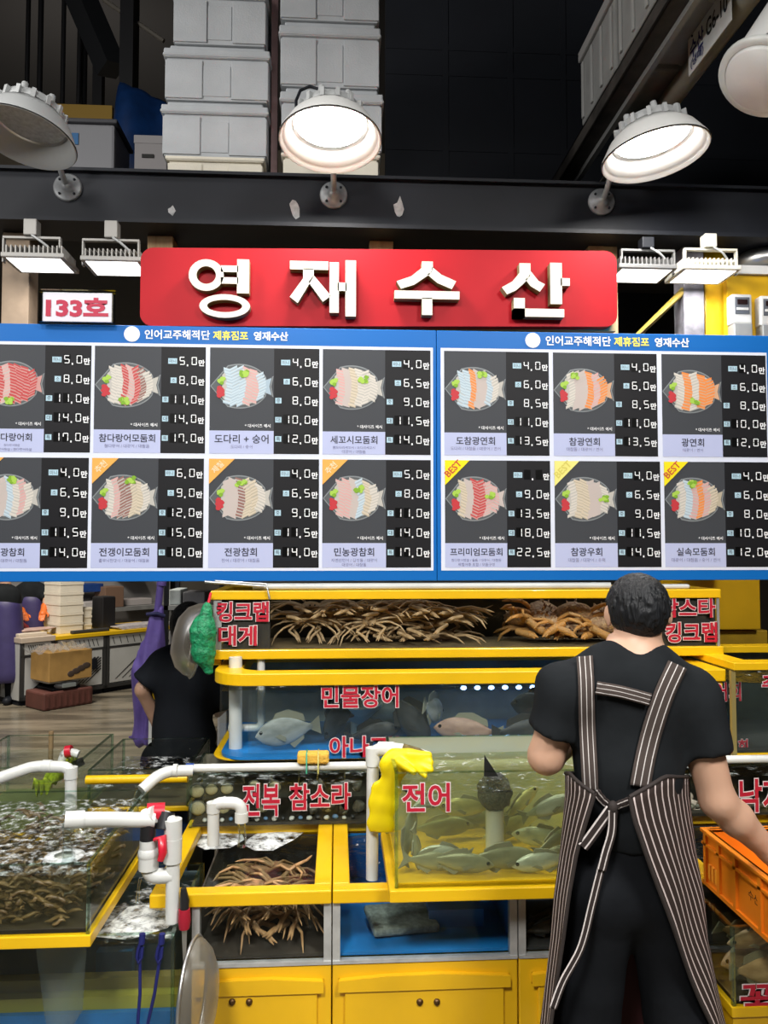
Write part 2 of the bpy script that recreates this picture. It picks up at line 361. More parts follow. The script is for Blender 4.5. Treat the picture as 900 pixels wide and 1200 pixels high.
# yellow wall panel with two controllers at the right
yp=MB(); a=W(852,340,3.86); b=W(960,340,3.86); yp.box(a.x,b.x+.6,3.86,3.9,1.95,W(852,322,3.86).z).build('yellow_wall_panel',YELD)
tag(bpy.data.objects['yellow_wall_panel'],'yellow wall panel that carries two white controllers','panel')
tag(MB().box(a.x-.02,b.x+.5,3.84,3.98,W(852,322,3.86).z+.001,W(852,312,3.86).z).build('white_shelf',WHT),'white ledge above the yellow panel beside the white floodlight','shelf')
def controller(px0,px1,py0,py1,label):
    p=W(px0,py0,3.84); q=W(px1,py1,3.84)
    t=thing('control_box',label,'control box',((p.x+q.x)/2,3.86,q.z),'white temperature controllers')
    MB().box(p.x,q.x,3.80,3.86,q.z,p.z).build('case',WHT,t,bev=.008)
    wd=q.x-p.x; ht=p.z-q.z
    MB().box(p.x+.14*wd,q.x-.14*wd,3.797,3.8,q.z+.32*ht,p.z-.12*ht).build('faceplate',mat('face',(.10,.11,.13),.5),t)
    MB().box(p.x+.25*wd,q.x-.25*wd,3.794,3.797,p.z-.36*ht,p.z-.2*ht).build('display',mat('lcd',(.02,.01,.01),.2),t)
    for k in range(3):
        x=p.x+(.3+.2*k)*wd; MB().box(x-.01,x+.01,3.794,3.797,q.z+.45*ht,q.z+.53*ht).build('button',WHT,t)
    MB().box(p.x+.05*wd,q.x-.05*wd,3.79,3.86,q.z-.07,q.z).build('cover',GREYM,t,bev=.004)
controller(853,877,347,382,'white controller with dark display on the yellow panel, nearer the column')
controller(886,910,349,384,'white controller on the yellow panel cut by the picture edge')
tag(MB().tube([W(820,397,3.9),W(730,410,3.9),W(812,330,3.9)],.02,6).build('brace',mat('yellow_brace',(.30,.21,.03),.6)),'slanting dull yellow brace in the dark gap beside the red signboard','brace')
tag(MB().box(W(500,292,4.4).x,W(690,292,4.4).x,4.4,4.44,W(560,294,4.4).z,W(560,289,4.4).z).build('yellow_rail',YELD),'thin yellow rail in the dark gap above the red signboard','rail')

# ================================================================ RED SIGNBOARD
SY=3.5
def rrect(x0,x1,z0,z1,r,n=6):
    pts=[]
    for cx,cz,a0 in ((x1-r,z0+r,-90),(x1-r,z1-r,0),(x0+r,z1-r,90),(x0+r,z0+r,180)):
        for i in range(n+1): a=math.radians(a0+90*i/n); pts.append((cx+r*math.cos(a),cz+r*math.sin(a)))
    return pts
a=W(167,295,SY); b=W(721,387,SY); zt=(W(167,293,SY).z+W(721,297,SY).z)/2; zb=(W(167,382,SY).z+W(721,387,SY).z)/2
sg=thing('signboard','long red shop signboard with four raised white characters','sign',((a.x+b.x)/2,SY,zb))
tilt=(W(721,297,SY).z-W(167,293,SY).z)/(b.x-a.x); xm=(a.x+b.x)/2
def sfn(u,v,t): return Vector((u,t,v+(u-xm)*tilt))
MB().prism(rrect(a.x,b.x,zb,zt,.055),sfn,SY-.03,SY+.02).build('panel',RED,sg,bev=.006)
MB().box(a.x+.05,b.x+.01,SY+.02,SY+.09,zb+.01,zt-.01).build('backing_box',mat('sign_box',(.55,.42,.2),.6),sg)
def bar(p,q,w0,w1=None):
    w1=w1 or w0; p=Vector(p); q=Vector(q); d=(q-p).normalized(); n=Vector((-d.y,d.x))
    return [tuple(p-n*w0/2),tuple(q-n*w1/2),tuple(q+n*w1/2),tuple(p+n*w0/2)]
def bx(x0,x1,y0,y1): return [(x0,y0),(x1,y0),(x1,y1),(x0,y1)]
GL={'영':[('o',.29,.72,.29,.27,.13,.12),bx(.80,1,.42,1),bx(.53,.82,.78,.89),bx(.53,.82,.58,.69),('o',.60,.20,.42,.20,.13,.095)],
 '재':[bx(.0,.58,.82,.97),[(.20,.84),(.36,.84),(.36,.70),(.12,.22),(.0,.33),(.20,.66)],[(.28,.60),(.36,.72),(.62,.36),(.50,.25)],bx(.60,.74,.06,.96),bx(.84,1,0,1),bx(.72,.86,.45,.60)],
 '수':[[(.42,1),(.59,1),(.59,.86),(.54,.76),(.30,.56),(.10,.48),(.03,.62),(.26,.72),(.42,.88)],[(.57,.80),(.58,.90),(.72,.76),(.95,.64),(.88,.49),(.66,.60),(.50,.76)],bx(0,1,.30,.45),bx(.42,.58,0,.32)],
 '산':[[(.27,.98),(.44,.98),(.44,.80),(.38,.66),(.22,.48),(.08,.40),(0,.53),(.16,.64),(.27,.80)],[(.43,.74),(.44,.84),(.56,.66),(.66,.60),(.58,.46),(.44,.56),(.36,.68)],bx(.74,.92,.24,1),bx(.9,1.04,.58,.72),bx(.18,.35,.0,.34),bx(.18,.95,0,.15)]}
for ch,x0,x1,y0,y1 in (('영',222,292,304,374),('재',340,417,305,372),('수',462,538,307,371),('산',587,664,308,373)):
    p=W(x0,y0,SY-.06); q=W(x1,y1,SY-.06); m=MB()
    def lf(u,v,t): return Vector((p.x+(q.x-p.x)*u,t,q.z+(p.z-q.z)*v))
    yf,yb=SY-.075,SY-.03
    for g in GL[ch]:
        if g[0]=='o':
            _,cx,cz,rx,rz,sx,sz=g; n=28
            O=[(cx+rx*math.cos(2*PI*i/n),cz+rz*math.sin(2*PI*i/n)) for i in range(n)]; I=[(cx+(rx-sx)*math.cos(2*PI*i/n),cz+(rz-sz)*math.sin(2*PI*i/n)) for i in range(n)]
            vs=[lf(*c,yf) for c in O]+[lf(*c,yf) for c in I]+[lf(*c,yb) for c in O]+[lf(*c,yb) for c in I]
            m.add(vs,[(i,(i+1)%n,n+(i+1)%n,n+i) for i in range(n)],0); m.add(vs,[(2*n+i,2*n+(i+1)%n,(i+1)%n,i) for i in range(n)]+[(n+i,n+(i+1)%n,3*n+(i+1)%n,3*n+i) for i in range(n)],1)
        else:
            k=len(g); m.add([lf(*c,yf) for c in g],[tuple(range(k))],0)
            m.add([lf(*c,yf) for c in g]+[lf(*c,yb) for c in g],[(i,k+i,k+(i+1)%k,(i+1)%k) for i in range(k)],1)
    m.build('letter',[LWHITE,LSIDE],sg)
for x,z in ((a.x+.04,zt-.03),(b.x-.05,zt-.04),(b.x-.05,zb+.05),(a.x+.05,zb+.04)):
    MB().lathe([(0,-.006),(.008,-.004),(.009,0)],Matrix.Translation(sfn(x,z,SY-.03))@Matrix.Rotation(PI/2,4,'X').inverted()@Matrix.Rotation(PI,4,'X'),8).build('screw',STEEL,sg)
# number plate
p=W(50,342,3.40); q=W(131,378,3.40)
np_=thing('number_plate','small white plate with the red shop number standing on the menu board','sign',((p.x+q.x)/2,3.4,q.z))
MB().box(p.x,q.x,3.40,3.412,q.z,p.z).build('plate',mat('plate_white',(.72,.70,.78),.3),np_,bev=.003)
MB().text('133호',((p.x+q.x)/2,3.398,(p.z+q.z)/2),(q.x-p.x)*.90,(p.z-q.z)*.66,0,.045).build('lettering',mat('plate_red',(.45,.01,.05),.4),np_)
e=.012; fr=MB(); fr.box(p.x-e,q.x+e,3.396,3.414,q.z-e,q.z).box(p.x-e,q.x+e,3.396,3.414,p.z,p.z+e).box(p.x-e,p.x,3.396,3.414,q.z,p.z).box(q.x,q.x+e,3.396,3.414,q.z,p.z)
fr.build('frame',clear('acrylic',(.7,.75,.75),.15),np_)

# ================================================================ MENU BOARDS
MY=3.45
flat=lambda n,c,r=.5: mat(n,c,r,spec=.25)
WF=flat('menu_white',(.70,.74,.86)); DKP=flat('menu_photo_grey',(.048,.052,.060)); DKB=flat('menu_price_black',(.008,.008,.010)); LAV=flat('menu_lavender',(.46,.50,.72))
MW=flat('menu_text_white',(.85,.86,.88)); MYL=flat('menu_text_yellow',(.85,.75,.12)); MT=flat('menu_text_dark',(.035,.035,.055)); TAGC=flat('menu_tag',(.42,.60,.70)); FLAP=flat('flip_digit',(.002,.002,.002),.3)
MG=flat('menu_text_grey',(.20,.20,.34))
FOODC={'w':(.62,.58,.52),'W':(.48,.46,.42),'b':(.50,.60,.66),'B':(.36,.46,.54),'s':(.78,.25,.06),'S':(.62,.36,.22),'t':(.50,.07,.07),'T':(.55,.28,.26),'p':(.62,.36,.34),'P':(.52,.45,.42),'c':(.60,.52,.40),'C':(.46,.40,.30),'k':(.28,.14,.12),'g':(.20,.38,.03),'G':(.36,.56,.08),'r':(.50,.04,.05),'x':(.10,.11,.115),'X':(.22,.24,.25)}
FK=list(FOODC); FM=[flat('print_'+('u' if k.isupper() else 'l')+k.lower(),c) for k,c in FOODC.items()]
fi={k:i for i,k in enumerate(FK)}
def platter(mb,cx,cz,hw,hh,bands,y,rng,green):
    """printed fish-shaped platter of sashimi: tail to the right, garnish at the nose"""
    def P(u,v,l): return Vector((cx+u*hw,y-l*.0004,cz+v*hh))
    def poly(pts,l,mi): mb.add([P(u,v,l) for u,v in pts],[tuple(range(len(pts)))],fi[mi])
    def half(u):
        u=max(-1,min(.75,u)); return (math.sqrt(max(0,1-((u+.08)/.93)**2)) if u>-.45 else (u+1)/.55*.93)*1.0
    top=[(u/20,half(u/20)*1.0) for u in range(-20,16)]
    out=[(u,-v) for u,v in top]+[(.78,-.30),(1.0,-.48),(.93,0),(1.0,.48),(.78,.30)]+[(u,v) for u,v in reversed(top)]
    poly([(u*1.04,v*1.06) for u,v in out],0,'X'); poly([(u*1.0,v*1.0) for u,v in out],1,'x')
    n=len(bands); x0,x1=-.58,.70
    poly([(u,v*.88) for u,v in out if -.7<u<.72],1.5,'W')
    for i,bd in enumerate(bands):
        a=x0+(x1-x0)*i/n; b=x0+(x1-x0)*(i+1)/n+.03; hv=half((a+b)/2)*.92; k=max(8,int(hv*15)); lt=bd.upper()
        tilt_=rng.choice((-.16,.14,-.10,.18))
        for j in range(k):
            v0=-hv+2*hv*j/k; dv=2*hv/k; sk=.12*(1-((v0+dv/2)/max(hv,.1))**2)-.05; o=rng.uniform(-.02,.02)
            q0=[(a+sk+o,v0-tilt_/2),(b+sk+o,v0+tilt_/2),(b+sk+o,v0+dv*.98+tilt_/2),(a+sk+o,v0+dv*.98-tilt_/2)]
            poly(q0,2+i*.4+j*.01,bd)
            e=dv*rng.uniform(.22,.42); poly([(q0[0][0],q0[0][1]),(q0[1][0],q0[1][1]),(q0[1][0],q0[1][1]+e),(q0[0][0],q0[0][1]+e)],2.2+i*.4+j*.01,lt if lt in fi else 'W')
    tw=bands[-1]; poly([(.70,-.26),(.97,-.40),(.90,0),(.97,.40),(.70,.26)],2,tw.upper() if tw.upper() in fi else 'W')
    def blob(u,v,r,c,l):
        poly([(u+r*rng.uniform(.7,1.1)*math.cos(t*PI/5),v+1.25*r*rng.uniform(.7,1.1)*math.sin(t*PI/5)) for t in range(10)],l,c)
    for k in range(7): blob(-.74+.05*(k%3),-.10-.06*k,.10,'r',6+k*.1)
    blob(-.70,.24,.12,'G',7); blob(-.62,.34,.10,'G',7.05); blob(-.66,.14,.08,'g',7.1)
    for k in range(9): blob(green[0]+rng.uniform(-.13,.13),green[1]+rng.uniform(-.12,.12),.085,'g' if k%2 else 'G',8+k*.1)
SEG={'0':'abcdef','1':'bc','2':'abged','3':'abgcd','4':'fgbc','5':'afgcd','6':'afgedc','7':'fabc','8':'abcdefg','9':'abcdfg'}
def digit(mb,ch,x,z,w,h,y,mi):
    t=w*.17; L,R,B_,T_=x,x+w,z,z+h; m=z+h/2
    seg={'a':(L+t*.6,R-t*.6,T_-t,T_),'g':(L+t*.6,R-t*.6,m-t/2,m+t/2),'d':(L+t*.6,R-t*.6,B_,B_+t),'f':(L,L+t,m+t*.3,T_-t*.4),'b':(R-t,R,m+t*.3,T_-t*.4),'e':(L,L+t,B_+t*.4,m-t*.3),'c':(R-t,R,B_+t*.4,m-t*.3)}
    for s in SEG[ch]:
        a,b,c,d=seg[s]; mb.quad((a,y,c),(b,y,c),(b,y,d),(a,y,d),mi)
def rect(mb,x0,x1,z0,z1,y,mi=0): return mb.quad((x0,y,z0),(x1,y,z0),(x1,y,z1),(x0,y,z1),mi)
SZ=('미니','소','중','대','특')
rng=random.Random(5)
def card(board,px0,px1,pxm,row,title,details,prices,bands,green,ribbon=None,rib='',faint=False,what=''):
    x0,x1,xm=[W(p,540,MY).x for p in (px0,px1,pxm)]
    if row==0: pys=(411.5,507,533.5)
    else: pys=(539.5,636.5,665)
    zt,zm,zb=[W(450,p,MY).z for p in pys]
    y=MY-.022
    c=MB(); rect(c,x0,xm,zm,zt,y,0); rect(c,x0,xm,zb,zm,y,1); rect(c,xm,x1,zb,zt,y,2)
    o=c.build('menu_card',[DKP,LAV,DKB],board); o['label']=what
    w1=xm-x0
    t=MB(); t.text(title,((x0+xm)/2,y-.001,zm-(zm-zb)*(.36 if details else .45)),w1*min(.84,.125*len(title)),None,0,.012); t.build('name_lettering',[MT],o)
    if details:
        t=MB()
        for i,dn in enumerate(details): t.text(dn,((x0+xm)/2,y-.001,zm-(zm-zb)*(.70+.18*i)),w1*min(.8,.042*len(dn)),None,0,0,res=1)
        t.build('details_lettering',[MG],o)
    t=MB(); t.text('* 대사이즈 예시',(xm-w1*.25,y-.001,zm+.022),w1*.40,None,0,.01,res=1); t.build('note_lettering',[MW],o)
    p=MB(); platter(p,x0+w1*.50,zm+(zt-zm)*.535,w1*.475,(zt-zm)*.255,bands,y-.0004,rng,green); p.build('platter_print',FM,o)
    # price list
    wp=x1-xm; hp=zt-zb; dh=hp*.076; dw=wp*.118
    for i,pr in enumerate(prices):
        z=zt-hp*(.132+.181*i)-dh*.5
        s=pr.replace(',',''); p=MB()
        xe=x1-wp*.20
        tw=wp*(.20 if i==0 else .135); tx=x1-wp*(.745,.72,.90,.90,.90)[i]
        rect(p,tx-tw/2,tx+tw/2,z+dh*.12,z+dh*.80,y-.001,1); p.text(SZ[i],(tx,y-.0015,z+dh*.46),tw*(.72 if i==0 else .6),None,3,0,res=1)
        pos=[xe-dw,xe-dw-.27*wp,xe-dw-.46*wp]
        for j,chd in enumerate(reversed(s)):
            rect(p,pos[j]-dw*.14,pos[j]+dw*1.14,z-dh*.08,z+dh*1.12,y-.0008,2)
            if chd!=' ': digit(p,chd,pos[j],z,dw,dh,y-.0015,0)
        rect(p,xe-.225*wp,xe-.195*wp,z-dh*.18,z+dh*.06,y-.0015,0)
        p.text('만',(x1-wp*.092,y-.0015,z+dh*.26),wp*.135,None,0,.03,res=1)
        p.build('price_lettering',[MW,TAGC,FLAP,MT],o)
    if ribbon:
        L=w1*.40; r=MB(); r.add([(x0,y-.002,zt),(x0,y-.002,zt-L),(x0+L,y-.002,zt)],[(0,1,2)],0)
        r.text(rib,(x0+L*.33,y-.003,zt-L*.33),L*(.78 if len(rib)>2 else .5),None,1,.02,right=(.707,0,.707),up=(-.707,0,.707),res=2)
        r.build('corner_ribbon',ribbon,o)
RO=[flat('ribbon_orange',(.78,.40,.09)),flat('ribbon_cream_text',(.80,.68,.45))]
RY=[flat('ribbon_yellow',(.88,.72,.01)),flat('ribbon_red_text',(.55,.08,.04))]
RYF=[flat('ribbon_pale_yellow',(.80,.74,.22)),flat('ribbon_faded_text',(.66,.58,.12))]
def board(px0,px1,wx0,wx1,name_px,label):
    x0=W(px0,540,MY).x; x1=W(px1,540,MY).x; zt=W(450,387.5,MY).z; zb=W(450,680.5,MY).z
    t=thing('menu_board',label,'menu board',((x0+x1)/2,MY,zb),'blue price boards above the tanks')
    MB().box(x0,x1,MY-.02,MY+.03,zb,zt).build('panel',BLUE,t,bev=.003)
    m=MB(); rect(m,W(wx0,540,MY).x,W(wx1,540,MY).x,W(450,668.5,MY).z,W(450,408,MY).z,MY-.021); m.build('white_field',WF,t)
    zc=W(450,397.5,MY).z
    def hx(p): return W(p,397,MY).x
    m=MB(); c=hx(name_px); m.prism([(c+.034*math.cos(a*PI/10),zc+.034*math.sin(a*PI/10)) for a in range(20)],lambda u,v,tt:Vector((u,tt,v)),MY-.022,MY-.02); m.build('emblem_disc',MW,t)
    m=MB(); m.text('인어교주해적단',(hx(name_px+53),MY-.0215,zc),hx(name_px+91)-hx(name_px+15),None,0,.022); m.build('header_lettering',MW,t); m=MB(); m.text('영재수산',(hx(name_px+162),MY-.0215,zc),hx(name_px+182)-hx(name_px+142),None,0,.03); m.build('header_lettering',MW,t)
    m=MB(); m.text('제휴점포',(hx(name_px+115),MY-.0215,zc),hx(name_px+136)-hx(name_px+95),None,0,.03); t2=m.build('header_lettering',MYL,t); t2['label']='yellow header words'
    return t
bl=board(-28,511,-24,507,156,'blue menu board with eight dish cards, below and left of the sign centre')
br=board(511.5,903,516,898,623,'blue menu board with six dish cards, above the man')
A_=('5,0','8,0','11,0','14,0','17,0'); B_=('4,0','6,5','9,0','11,5','14,0'); C_=('4,0','6,0','8,0','10,0','12,0')
card(bl,-21,107,53,0,'참다랑어회',['참다랑어뱃살','참다랑어등살 / 참다랑어속살'],A_,'tptttt',(-.1,-.8),what='dark dish card with a platter of red tuna slices')
card(bl,111,241,189,0,'참다랑어모둠회',['참다랑어 / 대광어 / 대참돔'],A_,'wwtptkw',(-.1,-.75),what='dish card, pale slices with a stripe of red tuna')
card(bl,246,374,321,0,'도다리 + 숭어',['도다리 / 숭어'],C_,'bbbppb',(.1,.6),what='dish card, bluish slices beside pink ones')
card(bl,378,504,451,0,'세꼬시모둠회',['봄도다리세꼬시 / 도다리세꼬시','대광어 / 대참돔'],B_,'pPcwww',(.3,.4),what='dish card, pale slices with green leaf at right')
card(bl,-22,106,51,1,'어광참회',['전어 / 대광어 / 대참돔'],B_,'PPbwpw',(.1,.8),RO,'추천',what='dish card half cut by the picture edge')
card(bl,110,240,187,1,'전갱이모둠회',['줄무늬전갱이 / 대광어 / 대참돔'],('6,0','9,0','12,0','15,0','18,0'),'wpkkccw',(.15,.8),RO,'추천',what='dish card, pale slices with a brown stripe, faded orange ribbon')
card(bl,246,374,321,1,'전광참회',['전어 / 대광어 / 대참돔'],B_,'PPkccw',(.0,.7),RO,'제철',what='dish card, grey and cream slices, orange ribbon')
card(bl,378,504,452,1,'민농광참회',['자연산민어 / 감성돔 / 대광어','대광어 / 대참돔'],A_,'ppPbcw',(.15,.45),RO,'추천',what='dish card, pink and pale slices, orange ribbon')
D_=('4,0','6,0','8,5','11,0','13,5')
card(br,520,642.5,592.5,0,'도참광연회',['도다리 / 대참돔 / 대광어 / 연어'],D_,'bbsPPbw',(.25,.7),what='dish card, blue-white slices with an orange salmon stripe')
card(br,647.5,769,719,0,'참광연회',['대참돔 / 대광어 / 연어'],D_,'wPPsps',(-.35,.7),what='dish card, pale slices with orange salmon at the tail')
card(br,774.5,896.5,844.5,0,'광연회',['대광어 / 연어'],C_,'wswss',(.1,-.5),what='dish card, white and orange stripes')
card(br,520.5,643,592.5,1,'프리미엄모둠회',['참다랑어뱃살 / 돌돔 / 대광어 / 대참돔','제철어종 포함 / 모둠구성'],('  ','9,0','13,5','18,0','22,5'),'cPttpp',(.5,.15),RY,'BEST',what='dish card, red tuna stripe, yellow ribbon, first price blank')
card(br,648,771,720.5,1,'참광우회',['대참돔 / 대광어 / 우럭'],B_,'wccPPw',(.6,.0),RYF,'BEST',what='dish card, cream slices, faded yellow ribbon')
card(br,775.5,899,846,1,'실속모둠회',['대광어 / 대참돔 / 숭어 / 연어'],C_,'wbpspc',(-.1,.75),RY,'BEST',what='dish card, white, pink and orange slices, bright yellow ribbon')

# ================================================================ LAMPS
LED=lamp_mat('led_white',(1,.97,.92),40.0); LEDF=lamp_mat('led_flood',(1,.98,.96),5.0); LEDOFF=mat('led_off',(.5,.52,.52),.25,nz=.3,nscale=60)
LENS=clear('lens_plastic',(.75,.8,.8),.2)
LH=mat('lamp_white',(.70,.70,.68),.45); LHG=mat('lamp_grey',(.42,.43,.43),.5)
def highbay(px,py,Y,rpx,nrm,label,lit,fpx,fpy,energy=0,cable=False):
    c=W(px,py,Y); n=Vector(nrm).normalized(); q=(-n).to_track_quat('Z','Y').to_matrix().to_4x4(); M=Matrix.Translation(c)@q
    r=rpx/FPX*c.y
    t=thing('high_bay_lamp',label,'lamp',tuple(c),'round lamps on arms from the black beam')
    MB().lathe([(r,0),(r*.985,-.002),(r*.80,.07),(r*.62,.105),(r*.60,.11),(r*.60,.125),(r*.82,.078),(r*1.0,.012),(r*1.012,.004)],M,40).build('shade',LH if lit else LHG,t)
    MB().lathe([(0.001,.165),(r*.45,.165),(r*.58,.155),(r*.62,.115),(r*.55,.10),(0.001,.10)],M,32).build('driver_housing',LHG,t)
    f=MB()
    for k in range(14):
        a=2*PI*k/14; R=Matrix.Rotation(a,4,'Z'); f.box(r*.50,r*.68,-.008,.008,.11,.15,0,M@R); 
    f.build('heatsink_rib',LHG,t)
    for k in range(6):
        a=2*PI*k/6+.2; MB().lathe([(0.001,.185),(.013,.18),(.016,.15)],M@Matrix.Translation((r*.52*math.cos(a),r*.52*math.sin(a),0)),8).build('bolt',LHG,t)
    MB().lathe([(r*.60,.098),(r*.66,.092),(r*.72,.078)],M,40).build('reflector_ring',STEEL,t)
    MB().disc(M@Matrix.Translation((0,0,.085))@Matrix.Rotation(PI,4,'X'),r*.70,40).build('led_disc',LED if lit else LEDOFF,t)
    # arm down to a round flange on the beam
    fc=W(fpx,fpy,BY-.02)
    top=M@Vector((0,0,.15))
    MB().tube(rpath([fc,fc+Vector((0,-.10,.04)),Vector((fc.x,BY-.16,top.z+.02)),top+Vector((0,.0,.03)),top],.05),.014,8).build('arm',GREYM,t)
    Mf=Matrix.Translation((fc.x,BY,fc.z))@Matrix.Rotation(PI/2,4,'X')
    fr=16.5/FPX*BY
    fl_=MB().lathe([(fr,0),(fr,.008),(fr*.9,.014),(fr*.45,.016),(fr*.40,.035),(.001,.045)],Mf,28).build('wall_flange',mat('flange_grey',(.26,.27,.28),.45,metal=.3,nz=.3,nscale=25),t)
    for k in range(4):
        a=PI/4+PI/2*k; MB().lathe([(.001,.022),(.006,.02),(.007,.012)],Mf@Matrix.Translation((fr*.72*math.cos(a),fr*.72*math.sin(a),0)),6).build('bolt',BLK,fl_)
    if cable:
        b=W(346,133,Y+.12); MB().tube([W(347,134,Y+.1),W(347,118,Y+.12),W(352,106,Y+.14),W(363,101,Y+.15),W(375,105,Y+.14),W(382,118,Y+.12)],.007,7).build('cable',BLK,t)
    if lit:
        d=bpy.data.lights.new('led_light','AREA'); d.shape='DISK'; d.size=r*1.3; d.energy=energy; d.color=(1,.97,.92)
        o=bpy.data.objects.new('led_light',d); COL.objects.link(o); o.parent=t; o.location=n*(-.02); o.rotation_euler=n.to_track_quat('-Z','Y').to_euler()
    return t
highbay(387,166,3.30,61,(0,-.16,-1),'lit round lamp in front of the right box tower, black cable loop on top',True,391,227,24,True)
highbay(768,183,3.30,64,(.13,-.06,-1),'lit round lamp tilted left, below the shop location sign',True,706,235,24)
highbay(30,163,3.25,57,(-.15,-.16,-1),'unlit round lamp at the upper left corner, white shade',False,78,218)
def flood(px0,px1,py0,py1,Y,label,body,lit,energy,bpx0,bpx1,bky,mpx,mpy,skew=0):
    a=W(px0,py1,Y); b=W(px1,py1,Y); x0,x1=a.x,b.x; w_=x1-x0; z=W((px0+px1)/2,py0,Y+.0).z; D=.20
    t=thing('floodlight',label,'floodlight',((x0+x1)/2,Y,z),'floodlights under the black beam')
    zc=z
    m=MB(); m.box(x0,x1,Y-.02,Y+D,zc,zc+.022); m.build('housing',body,t,bev=.004)
    m=MB()
    for k in range(13):
        x=x0+w_*(.06+.88*k/12); m.box(x-.003,x+.003,Y+.0,Y+D-.01,zc+.022,zc+.062)
    m.build('heatsink_rib',body,t)
    m=MB(); m.quad((x0+.02,Y-.005,zc-.001),(x1-.02,Y-.005,zc-.001),(x1-.02,Y+D-.02,zc-.001),(x0+.02,Y+D-.02,zc-.001)); m.build('led_panel',LEDF if lit else LEDOFF,t)
    u0=W(bpx0,bky,Y+.09).x; u1=W(bpx1,bky,Y+.09).x; uz=W(px0,bky,Y+.09).z
    m=MB(); yb=Y+.09; h=.012; m.box(u0,u1,yb-.012,yb+.012,uz-h,uz); m.box(u0,u0+.008,yb-.014,yb+.014,zc+.01,uz-h); m.box(u1-.008,u1,yb-.014,yb+.014,zc+.01,uz-h); m.build('bracket',body,t,bev=.002)
    mx=W(mpx,mpy,yb); m=MB(); m.box(mx.x-.03,mx.x+.03,yb-.03,yb+.03,uz,zb0+.001 if False else max(W(mpx,mpy,yb).z,uz+.05)); 
    m.build('junction_box',body if body is not BLKF else BLK,t,bev=.004)
    MB().tube(rpath([(mx.x+.01,yb-.03,uz-.002),(mx.x+.05,yb-.04,uz-.03),(mx.x+.09,yb-.02,zc+.075),(mx.x+.06,yb,zc+.06)],.015),.006,6).build('cable',LHG,t)
    if lit:
        d=bpy.data.lights.new('flood_light','AREA'); d.shape='RECTANGLE'; d.size=w_*.85; d.size_y=D*.8; d.energy=energy; d.color=(1,.98,.96)
        o=bpy.data.objects.new('flood_light',d); COL.objects.link(o); o.parent=t; o.location=(0,D/2,-.012); o.rotation_euler=(0,0,0)
    return t
BLKF=mat('lamp_dark_grey',(.16,.16,.16),.5,metal=.3)
FLG=mat('lamp_mid_grey',(.34,.33,.31),.5,metal=.2)
flood(2,76,303,319,3.62,'grey floodlight at the far left, bluish lens barely lit',FLG,True,2,4,72,277,38,259)
flood(95,166,307,320,3.62,'grey floodlight with bent cable left of the red signboard',FLG,True,5,97,164,280,132,261)
flood(724,792,316,330,3.62,'dark grey floodlight just right of the red signboard',BLKF,True,6,727,790,292,757,280)
flood(799,867,317,331,3.62,'cream white floodlight with white bracket, right of the dark one',mat('lamp_cream',(.62,.60,.52),.5),True,6,801,863,291,830,276)
tag(MB().lathe([(.001,0),(.13,0),(.15,.04),(.10,.10),(.05,.13),(.001,.135)],Matrix.Translation(W(905,318,3.86)+Vector((0,.1,.036))),28).build('steel_bowl',STEEL),'shiny metal bowl shape on the white ledge at the right edge','bowl')
# ================================================================ STYROFOAM BOXES ON THE BEAM
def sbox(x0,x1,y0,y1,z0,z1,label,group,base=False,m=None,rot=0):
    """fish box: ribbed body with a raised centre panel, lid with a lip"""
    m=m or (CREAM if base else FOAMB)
    cx,cyy=(x0+x1)/2,(y0+y1)/2; w_,d,h=x1-x0,y1-y0,z1-z0
    t=thing('styrofoam_box',label,'box',(cx,cyy,z0),group)
    b=MB(); hb=h*.74; e=.018; t_=.02
    def fr(u,v,tt): return Vector((cx+u,cyy+v,tt))
    # body tapers slightly, with vertical panels left and right of a raised middle
    for s in (-1,1):
        pts=[(-w_/2+t_,s*(d/2-t_)),(w_/2-t_,s*(d/2-t_)),(w_/2-t_,s*(d/2-t_-.01)),(-w_/2+t_,s*(d/2-t_-.01))]
    b.box(x0+e,x1-e,y0+e,y1-e,z0,z0+hb)
    for a,c in ((0,.36),(.64,1)):
        b.box(x0+.012+(w_-.024)*a,x0+.012+(w_-.024)*c,y0+.010,y0+e+.001,z0+.008,z0+hb-.012)
    for a,c in ((0,.36),(.64,1)):
        for xx in ((x0+.010,x0+e+.001),(x1-e-.001,x1-.010)): b.box(*xx,y0+.02+(d-.04)*a,y0+.02+(d-.04)*c,z0+.008,z0+hb-.012)
    b.box(x0+e+w_*.34,x1-e-w_*.34,y0+.014,y0+e+.001,z0+hb*.1,z0+hb-.035)
    b.build('body',m,t,bev=.006)
    l=MB(); l.box(x0+.004,x1-.004,y0+.004,y1-.004,z0+hb,z0+h*.90); l.box(x0+.03,x1-.03,y0+.03,y1-.03,z0+h*.90,z1)
    l.box(x0,x1,y0,y1,z0+hb+.004,z0+hb+.022)
    l.build('lid',m,t,bev=.008)
    return t
def tower(Y,specs,grp):
    for (px0,px1,pt,pb,base,label) in specs:
        a=W(px0,(pt+pb)/2,Y); b=W(px1,(pt+pb)/2,Y); c=(px0+px1)/2
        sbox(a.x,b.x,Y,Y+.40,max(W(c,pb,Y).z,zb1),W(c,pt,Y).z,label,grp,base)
Yb=BY+.03
tower(Yb,[(193,310,182,209,True,'lowest cream box under the tower, beside the unlit lamp'),(187,315,116,182,False,'styrofoam box just above the cream base of the shorter wide tower'),
 (190,317,50,116,False,'second styrofoam box from the top in the tower behind the blue tarp'),(200,314,-22,50,False,'topmost set-back styrofoam box of the tower beside the blue tarp')],'white boxes in the tower beside the tarp')
